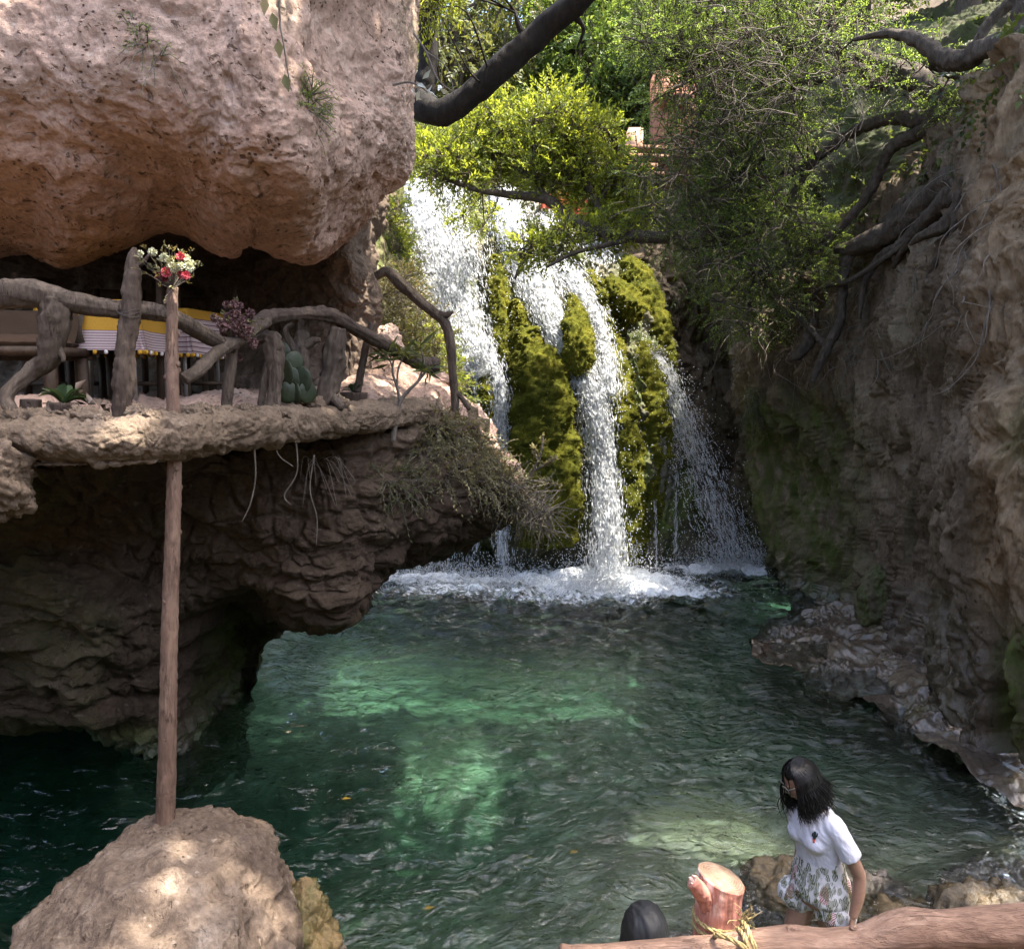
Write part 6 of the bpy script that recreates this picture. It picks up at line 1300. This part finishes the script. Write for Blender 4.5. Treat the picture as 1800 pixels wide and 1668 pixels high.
# cactus emblem printed on the chest
dgp = BVHTree.FromPolygons([tuple(v) for v in toW(co(shirt.data) * 0 + co(shirt.data) + np.array([0, 0, 0])) * 0 + (co(shirt.data) + W0)], [tuple(pl.vertices) for pl in shirt.data.polygons])
def onshirt(px, py):
    d = Vector(P(px, py, 3) - CAM).normalized(); r = dgp.ray_cast(Vector(CAM), d); return (None if r[0] is None else np.array(r[0]) - np.array(d) * .003)
def emblem(name, polys, col):
    mb = MB()
    for l, rpx in polys:
        pts = [onshirt(a, b) for a, b in l]
        if any(q is None for q in pts): continue
        V, F = tube(pts, [r * 4.4 / FPX for r in rpx], n=8, rings=24); mb.add(V, F)
    if mb.n: put(name, mb, plain(name + ' ink', col, .8, .05), wm_)
emblem('cactus_print', [([(1431, 1474), (1432, 1468), (1433, 1461)], [2.4, 2.4, 2.0]), ([(1432, 1471), (1436, 1469), (1437, 1464)], [1.1, 1.1, .9]), ([(1431, 1470), (1428, 1468), (1429, 1463)], [1.1, 1.1, .9])], (.015, .02, .018))
emblem('pot_print', [([(1429, 1478), (1432, 1478)], [2.6, 2.6]), ([(1429.5, 1475), (1432, 1475)], [2.8, 2.8])], (.55, .08, .03))
# hair
hr = MB(); V, F = blob((0, .018, .125), (.083, .098, .098), n=40, amp=.03, fine=.02); fm = (V[:, 1] < -.005) & (V[:, 2] < .155); V[fm] = np.array([0, .03, .11]) + (V[fm] - np.array([0, .03, .11])) * .72; keep = np.ones(len(V), bool); hr.add(toW(toH(V)), F)
fz = R(-26); hc = toH(np.array([[0, .01, .12]]))[0]
for k in range(2600):
    ph = RNG.uniform(-math.pi, math.pi)                       # 0 = towards the face
    if abs(ph) < 1.15 and RNG.random() < .985: continue
    el_ = RNG.uniform(.9, 1.45); fx, fy = math.sin(ph), -math.cos(ph)
    def hp(e, k_=1.0): return toH(np.array([[.086 * k_ * fx * math.cos(e), .012 + .102 * k_ * fy * math.cos(e), .122 + .103 * k_ * math.sin(e)]]))[0]
    p0 = hp(el_); p1 = hp(.75); p2 = hp(.1, 1.04); out = p2 - hc; out[2] = 0; out = unit(out); fr = abs(ph) < 1.75
    near = fx > -.15                                              # her left side: swept back over the shoulder
    if near:
        bk = np.array([.015, .045, 0]) * RNG.uniform(.3, 1.5); L = RNG.uniform(.13, .24)
        p3 = p2 + np.array([0, 0, -.06]) + out * .016 + bk * .3; p4 = p2 + np.array([0, 0, -L * .75]) + out * .03 + bk * .8 + RNG.normal(size=3) * .006; p5 = p2 + np.array([0, 0, -L]) + out * .035 + bk * 1.25 + RNG.normal(size=3) * .011
    else:
        L = RNG.uniform(.18, .27); p3 = p2 + np.array([0, 0, -.08]) + out * .01 + RNG.normal(size=3) * .006; p4 = p2 + np.array([0, 0, -L * .75]) + RNG.normal(size=3) * .010; p5 = p2 + np.array([0, 0, -L]) - out * .01 + RNG.normal(size=3) * .018
    V, F = tube([p0, p1, p2, p3, p4, p5], [.002, .0032, .0036, .003, .002, .0006], n=4, rings=16, cap=False); hr.add(toW(V), F)
put('hair', hr, HAIR, wm_)
# sunglasses
sg = MB(); a = np.linspace(0, 2 * math.pi, 29)
for s in (-1, 1):
    sg.add(*tube(toW(toH(np.stack([s * .034 + .027 * np.cos(a), -.101 + .012 * np.cos(a) * s * np.sign(s) * .6 + 0 * a, .112 + .022 * np.sin(a)], 1))), .003, n=6, rings=50)); sg.add(*tube(toW(toH(np.array([[s * .06, -.095, .118], [s * .074, -.06, .118], [s * .078, -.035, .116]]))), .003, n=6, rings=12))
    V, F = blob((s * .034, -.100, .112), (.025, .003, .020), n=12, amp=0, fine=0); put('lens', MB().add(toW(toH(V)), F), plain('dark lens', (.02, .02, .02), .1, 0), wm_)
sg.add(*tube(toW(toH(np.array([[-.008, -.106, .116], [.008, -.106, .116]]))), .003, n=6, rings=4)); put('sunglasses_frame', sg, plain('pale frame', (.16, .15, .12), .3, .1), wm_)

# --- the person in a black head covering by the rail
c0 = P(1135, 1608, 2.95); G0 = np.array([c0[0], c0[1], 0]); zt = c0[2] + .02
per = thing('person', (G0[0], G0[1], -.4), 'person with a smooth black head covering standing below the log rail', 'person')
b2 = MB(); H2 = zt
b2.add(*loft([(-.4, 0, 0, .14, .11), (.1, 0, 0, .17, .13), (.45, 0, 0, .19, .14), (.68, 0, 0, .17, .125), (H2 - .30, 0, -.0, .20, .115), (H2 - .25, 0, 0, .15, .09), (H2 - .21, 0, 0, .06, .06), (H2 - .13, 0, .0, .05, .055)])); b2.add(*ell((0, .005, H2 - .11), (.075, .093, .105))); b2.add(*ell((0, .05, H2 - .16), (.05, .05, .055))); b2.add(*tube([(0, .09, H2 - .10), (0, .115, H2 - .135)], [.009, .013], n=10, rings=8))
for s in (-1, 1):
    ar = [(s * .18, 0, H2 - .30), (s * .23, .02, H2 - .52), (s * .22, .12, H2 - .70), (s * .15, .24, H2 - .72)]; b2.add(*tube(ar, [.05, .043, .036, .024], n=14, step=.012)); hand(b2, np.array(ar[-1]), (-s * .5, .8, 0), (s * .8, .5, 0), (0, .1, -1))
me = fuse(b2, .006, 3, 'body'); setco(me, co(me) + G0); put('body', me, SKIN, per)
BLK = M('black stretch cloth'); n = BLK.noise(BLK.pos(), 30, 4); BLK = BLK.done(BLK.bsdf(Base_Color=(.009, .009, .009), Roughness=.6, Normal=BLK.bump(n, .15, .01)))
sc = MB(); sc.add(*ell((0, .0, H2 - .095), (.089, .104, .112))); sc.add(*loft([(H2 - .34, -.02, -.01, .19, .13), (H2 - .27, -.015, -.005, .13, .105), (H2 - .20, -.01, -.005, .098, .098), (H2 - .12, 0, 0, .09, .102), (H2 - .06, 0, 0, .075, .085)]))
sc.add(*tube([(.05, -.085, H2 - .085), (.065, -.078, H2 - .15), (.085, -.075, H2 - .23), (.10, -.08, H2 - .30)], [.012, .022, .026, .03], n=14, step=.008))
me = fuse(sc, .006, 5, 'head_covering'); V = co(me); V += nrm(me) * (.006 * fbm(V * np.array([9, 9, 4]) + V[:, :1] * 10, 3, .5, True))[:, None]; setco(me, V + G0); put('head_covering', me, BLK, per)
rb = MB(); rb.add(*loft([(-.42, 0, 0, .19, .16), (.1, 0, 0, .20, .16), (.45, 0, 0, .21, .16), (.68, 0, 0, .19, .145), (H2 - .31, 0, 0, .215, .13), (H2 - .25, 0, 0, .16, .105)]))
for s in (-1, 1): rb.add(*tube([(s * .18, 0, H2 - .30), (s * .23, .02, H2 - .52), (s * .22, .11, H2 - .69)], [.065, .06, .055], n=16, step=.012))
me = fuse(rb, .008, 4, 'robe'); V = co(me); V += nrm(me) * (.008 * fbm(V * np.array([8, 8, 2]), 3, .5, True))[:, None]; setco(me, V + G0); put('robe', me, BLK, per)

# --- log rail, stump post, rope
mb = MB(); limb(mb, [(985,1663,1.80,5),(1010,1681,1.80,17),(1060,1685,1.80,20),(1130,1681,1.80,21),(1200,1675,1.80,21),(1262,1671,1.80,21),(1300,1665,1.80,21),(1392,1660,1.80,25),(1450,1662,1.80,22),(1520,1654,1.80,22),(1590,1633,1.80,26),(1660,1633,1.80,24),(1730,1629,1.80,25),(1800,1625,1.80,26),(1950,1612,1.80,26),(2150,1599,1.80,26)], n=72, gn=.05, ridges=10, step=.005)
for px, py, r in [(1000,1662,.012),(1392,1628,.014),(1594,1608,.016),(1690,1606,.010),(1500,1622,.007),(1170,1660,.008)]:
    V, F = blob(P(px, py + 8, 1.80), (r * 1.3, r, r * .8), n=16, amp=.35, seed=px); mb.add(V, F)
o = put('log_rail', mb, WOOD_PINK); tag(o, 'rough reddish peeled log forming the handrail across the photo bottom', 'log rail')
mp = M('red painted post'); p = mp.n('ShaderNodeTexCoord').outputs['Object']; g = mp.noise(mp.mapp(p, (1, 1, .12)), 60, 8, .7, .6); w_ = mp.noise(mp.mapp(p, (1, 1, .3)), 24, 5, .7)
c = mp.ramp(g, [(.3, (.16, .075, .055)), (.5, (.40, .17, .125)), (.72, (.52, .26, .20))]); c = mp.mix(mp.math('MULTIPLY', mp.attr('worn'), mp.ramp(w_, [(.45, 0), (.55, 1)])), c, (.68, .58, .50)); cc = mp.ramp(mp.noise(p, 30, 5, .6), [(.3, (.15, .095, .06)), (.7, (.33, .225, .155))]); rg = mp.math('SINE', mp.math('MULTIPLY', mp.math('ADD', mp.attr('rad'), mp.math('MULTIPLY', mp.noise(p, 25, 3), .12)), 60)); cc = mp.mix(.5, cc, mp.mix(1.0, cc, mp.ramp(rg, [(.1, .5), (.9, 1.2)]), 'MULTIPLY')); c = mp.mix(mp.attr('cut'), c, cc)
POST = mp.done(mp.bsdf(Base_Color=c, Roughness=.75, Normal=mp.bump(g, .7, .006), Specular_IOR_Level=.2))
mb = MB(); p_, r_ = pxpath([(1258,1960,1.90,38),(1259,1760,1.90,36),(1260,1650,1.90,34),(1262,1600,1.90,33),(1265,1560,1.90,33.5),(1268,1543,1.90,34.5)])
V, F = tube(p_, r_, n=72, gn=.05, ridges=8, step=.006, gs=3)
topz = V[-1][2]; k = len(V) - 2
cut = np.zeros(len(V)); V2 = V.copy(); tp = V[:, 2] > topz - .012; 
# flat, slightly tilted saw cut with a soft rim
ctr = V[-1].copy(); ring = V[k - 72:k]; extra = []; 
for f_ in (.93, .6, .3): extra.append(ctr + (ring - ctr) * f_ + np.array([0, 0, .003 * (1 - f_) ** .3 + .004]))
base_n = len(V); V = np.concatenate([V] + extra + [(ctr + np.array([0, 0, .008]))[None]]); cut = np.concatenate([cut, np.ones(72 * 3 + 1)]); radv = np.concatenate([np.ones(base_n), np.repeat([.93, .6, .3], 72), [0]]); j = np.arange(72)
Fx = [np.stack([k - 72 + j, k - 72 + (j + 1) % 72, base_n + (j + 1) % 72, base_n + j], 1)]
for q in range(2): Fx.append(np.stack([base_n + 72 * q + j, base_n + 72 * q + (j + 1) % 72, base_n + 72 * (q + 1) + (j + 1) % 72, base_n + 72 * (q + 1) + j], 1))
Ft = np.stack([np.full(72, len(V) - 1), base_n + 144 + j, base_n + 144 + (j + 1) % 72], 1)
capn = F[1]; F = [F[0]] + Fx + [capn[:72], Ft]
tl = ((V - ctr) @ np.array([.30, 0, .84]) * 0 + (V[:, 0] - ctr[0])); zz = ctr[2] - V[:, 2]; V[:, 2] -= np.clip((V[:, 0] - ctr[0]) * .22, -.02, .02) * smooth(.05, 0, zz)
worn = smooth(-.0, -.03, V[:, 0] - ctr[0]) * smooth(.085, .02, zz)
mb.add(V, F, worn=worn, cut=cut, rad=radv)
p_, r_ = pxpath([(1250,1596,1.88,13),(1238,1574,1.865,11.5),(1228,1560,1.855,10),(1217,1549,1.85,9)]); V, F = tube(p_, r_, n=28, gn=.22, ridges=9, step=.003); mb.add(V, F, worn=smooth(1220, 1208, toPX(V)[:, 0]) * .3, cut=0, rad=1)
for k in range(22):
    a = P(1218 + RNG.normal() * 4, 1550 + RNG.normal() * 4, 1.848); V, F = tube([a, a + np.array([-.009, 0, .006]) * RNG.uniform(.2, 1.0) + RNG.normal(size=3) * .003], [.0042, .0006], n=5, rings=4); mb.add(V, F, worn=.8, cut=0, rad=1)
V, F = blob(P(1277, 1609, 1.852), (.009, .006, .013), n=14, amp=.2); mb.add(V, F, worn=0, cut=0, rad=1)
o = put('stump_post', mb, POST); tag(o, 'reddish painted stump post with a broken side branch behind the log rail', 'post')
def rope(path, r, twist=9.0, n=7):
    pts = cr(np.array(path, float), max(30, len(path) * 14)); t = unit(np.gradient(pts, axis=0)); v = np.array([.3, .2, .9]); mb = MB(); s = np.concatenate([[0], np.cumsum(np.linalg.norm(np.diff(pts, axis=0), axis=1))])
    a_ = unit(np.cross(t, v)); b_ = np.cross(t, a_)
    for k in range(3):
        ph = s / r * .55 + k * 2.094; q = pts + (a_ * np.cos(ph)[:, None] + b_ * np.sin(ph)[:, None]) * r * .52; V, F = tube(q, r * .56, n=n, rings=len(q) * 3); mb.add(V, F)
    return mb
rp = M('yellow rope'); n = rp.noise(rp.pos(), 160, 5, .7); RP = rp.done(rp.bsdf(Base_Color=rp.ramp(n, [(.3, (.12, .085, .03)), (.7, (.42, .32, .14))]), Roughness=.9, Normal=rp.bump(n, .8, .003)))
pc_ = P(1262, 1650, 1.90); mbr = MB(); rr = 34.5 * 2.35 / FPX + .004
def ringpath(z, tilt, a0, a1, rad=rr): a = np.linspace(a0, a1, 26); return np.stack([pc_[0] + rad * np.cos(a), pc_[1] + rad * np.sin(a), z + tilt * np.cos(a)], 1)
for path in (ringpath(P(1262, 1638, 1.84)[2], -.004, .3, 2 * math.pi + .3), np.concatenate([ringpath(P(1262, 1648, 1.84)[2], .006, math.pi * .6, math.pi * 1.42), np.array([P(1258, 1643, 1.79), P(1280, 1648, 1.765), P(1298, 1658, 1.748), P(1322, 1674, 1.74)])]),
             [P(1302, 1617, 1.84), P(1312, 1628, 1.80), P(1319, 1646, 1.765), P(1328, 1670, 1.742), P(1332, 1705, 1.755)], [P(1296, 1630, 1.83), P(1307, 1642, 1.785), P(1312, 1656, 1.75), P(1318, 1682, 1.742)]):
    q = rope(path, .0062); mbr.add(np.concatenate(q.V), [np.concatenate(f) for f in q.F.values()])
for k in range(26):
    a = P(RNG.normal(1306, 5), RNG.normal(1616, 5), 1.83); d = unit(np.array([RNG.normal() * .6 + .3, -.1, RNG.normal() * .6 + .5])); V, F = tube([a, a + d * .02, a + d * .035 + RNG.normal(size=3) * .012], [.0012, .001, .0006], n=4, rings=8); mbr.add(V, F)
tag(put('rope', mbr, RP), 'frayed yellow twisted rope lashing the stump post to the log rail', 'rope')
# the platform the rail stands on
mb = MB(); box(mb, (1.2, -.9, 1.0), (9, 5.6, .9)); tag(put('viewing_platform', mb, CONC), kind='structure')
# ================================================================== unseen overhead leaf clumps, added to shade chosen places in the gorge
bpy.context.view_layer.update(); dg = bpy.context.evaluated_depsgraph_get()
zones = [([(0,700),(780,700),(960,860),(900,960),(660,1140),(440,1200),(560,1668),(0,1668)], 1600), ([(0,430),(640,430),(780,640),(780,760),(0,820)], 900), ([(0,0),(620,0),(620,330),(540,440),(0,440)], 220), ([(1480,1240),(1800,1320),(1800,1580),(1560,1500)], 900), ([(440,1120),(1440,1120),(1800,1380),(1800,1668),(520,1668)], 3200), ([(1330,640),(1800,300),(1800,1400),(1440,1150),(1340,1040)], 300), ([(700,1040),(1350,1040),(1420,1130),(640,1130)], 160), ([(1100,640),(1330,640),(1380,1020),(1140,1020)], 120)]
cl = []; sv = Vector(SUN)
for poly, n_ in zones:
    for px, py in polypts(poly, n_):
        d = Vector(P(px, py, 5.0) - CAM).normalized(); o = Vector(CAM)
        ok, loc, nr, _i, ob, _m = scene.ray_cast(dg, o, d)
        if not ok: continue
        q = np.array(loc); e = q - LP; t = e @ SUN; dist = np.sqrt(np.maximum((e * e).sum(1) - t * t, 0))
        if (dist < LR + .16).any(): continue
        ok2, *_ = scene.ray_cast(dg, loc + nr * .02 + sv * .05, sv)
        if ok2 and RNG.random() < .8: continue
        cl.append(q)
cl = np.array(cl); out = []; seen = set()
for q in cl:
    for z in RNG.uniform(9.5, 13.0, 6).tolist() + [14.5, 16.5]:
        c = q + SUN * ((z - q[2]) / SUN[2]); u = toPX(c)
        if u[1] < -90 or u[0] > 1950 or u[0] < -200 or u[2] < .3: break
    key = tuple(np.floor(c / np.array([.26, .26, 4.0])).astype(int))
    if key in seen: continue
    seen.add(key); out.append(c)
for k in range(150):  # extra unseen clumps added overhead to block sky glare on the right shallows
    c = np.array([RNG.uniform(2.6, 7.5), RNG.uniform(2.2, 8.5), RNG.uniform(8.5, 12)]); u = toPX(c)
    if u[1] < -120 or u[0] > 2000: out.append(c)
out = np.array(out)
def shade_crown(name_t, C, per, leafm, parent):
    n = len(C) * per; c = np.repeat(C, per, 0); o = c + RNG.normal(size=(n, 3)) * .10; d = unit(RNG.normal(size=(n, 3)) * np.array([1, 1, .5]))
    k = 7; V, F, r, mid, tip = sprays(o, d, RNG.uniform(.2, .34, n), k, .13, .55, .2, opn=.8); 
    L4 = V.reshape(-1, 4, 3); cen = L4.mean(1); keep = np.ones(len(cen), bool)
    for a, rr in zip(LP, LR):
        e = cen - a; t = e @ SUN; dd = np.sqrt(np.maximum((e * e).sum(1) - t * t, 0)); keep &= dd > rr * .92
    u = toPX(cen); keep &= (u[:, 1] < -25) | (u[:, 0] > 1830) | (u[:, 0] < -30)
    mb = MB(); Vk = L4[keep].reshape(-1, 3); b = np.arange(keep.sum())[:, None] * 4; F = np.concatenate([b + np.array([0, 1, 2]), b + np.array([0, 2, 3])]); mb.add(Vk, F, rnd=r.reshape(-1, 4)[keep].ravel())
    return put(name_t, mb, leafm, parent)
right = out[:, 0] > -50
base = np.array([9.5, 9.0, 6.5]); t = thing('overhanging_tree', base, 'tree on the cliff top whose high crown arches over the pool', 'tree')
tk = MB(); V, F = tube([base, base + [-.6, .4, 3], out.mean(0) * .4 + base * .6 + [0, 0, 2.2], out.mean(0)], [.35, .28, .2, .1], n=16, gn=.15, ridges=6, step=.08); tk.add(V, F)
for c in out[RNG.random(len(out)) < .10]:
    if toPX(c)[1] < -200: V, F = tube([out.mean(0) * .8 + base * .2 + [0, 0, .6], (out.mean(0) + c) / 2 + [0, 0, .6], c + [0, 0, .2]], [.05, .03, .012], n=5, rings=12, cap=False); u = toPX(V); tk.add(V, F)
put('trunk', tk, BARK, t); shade_crown('crown', out, 8, LEAF_DARK, t)
print('shade clumps', len(out))
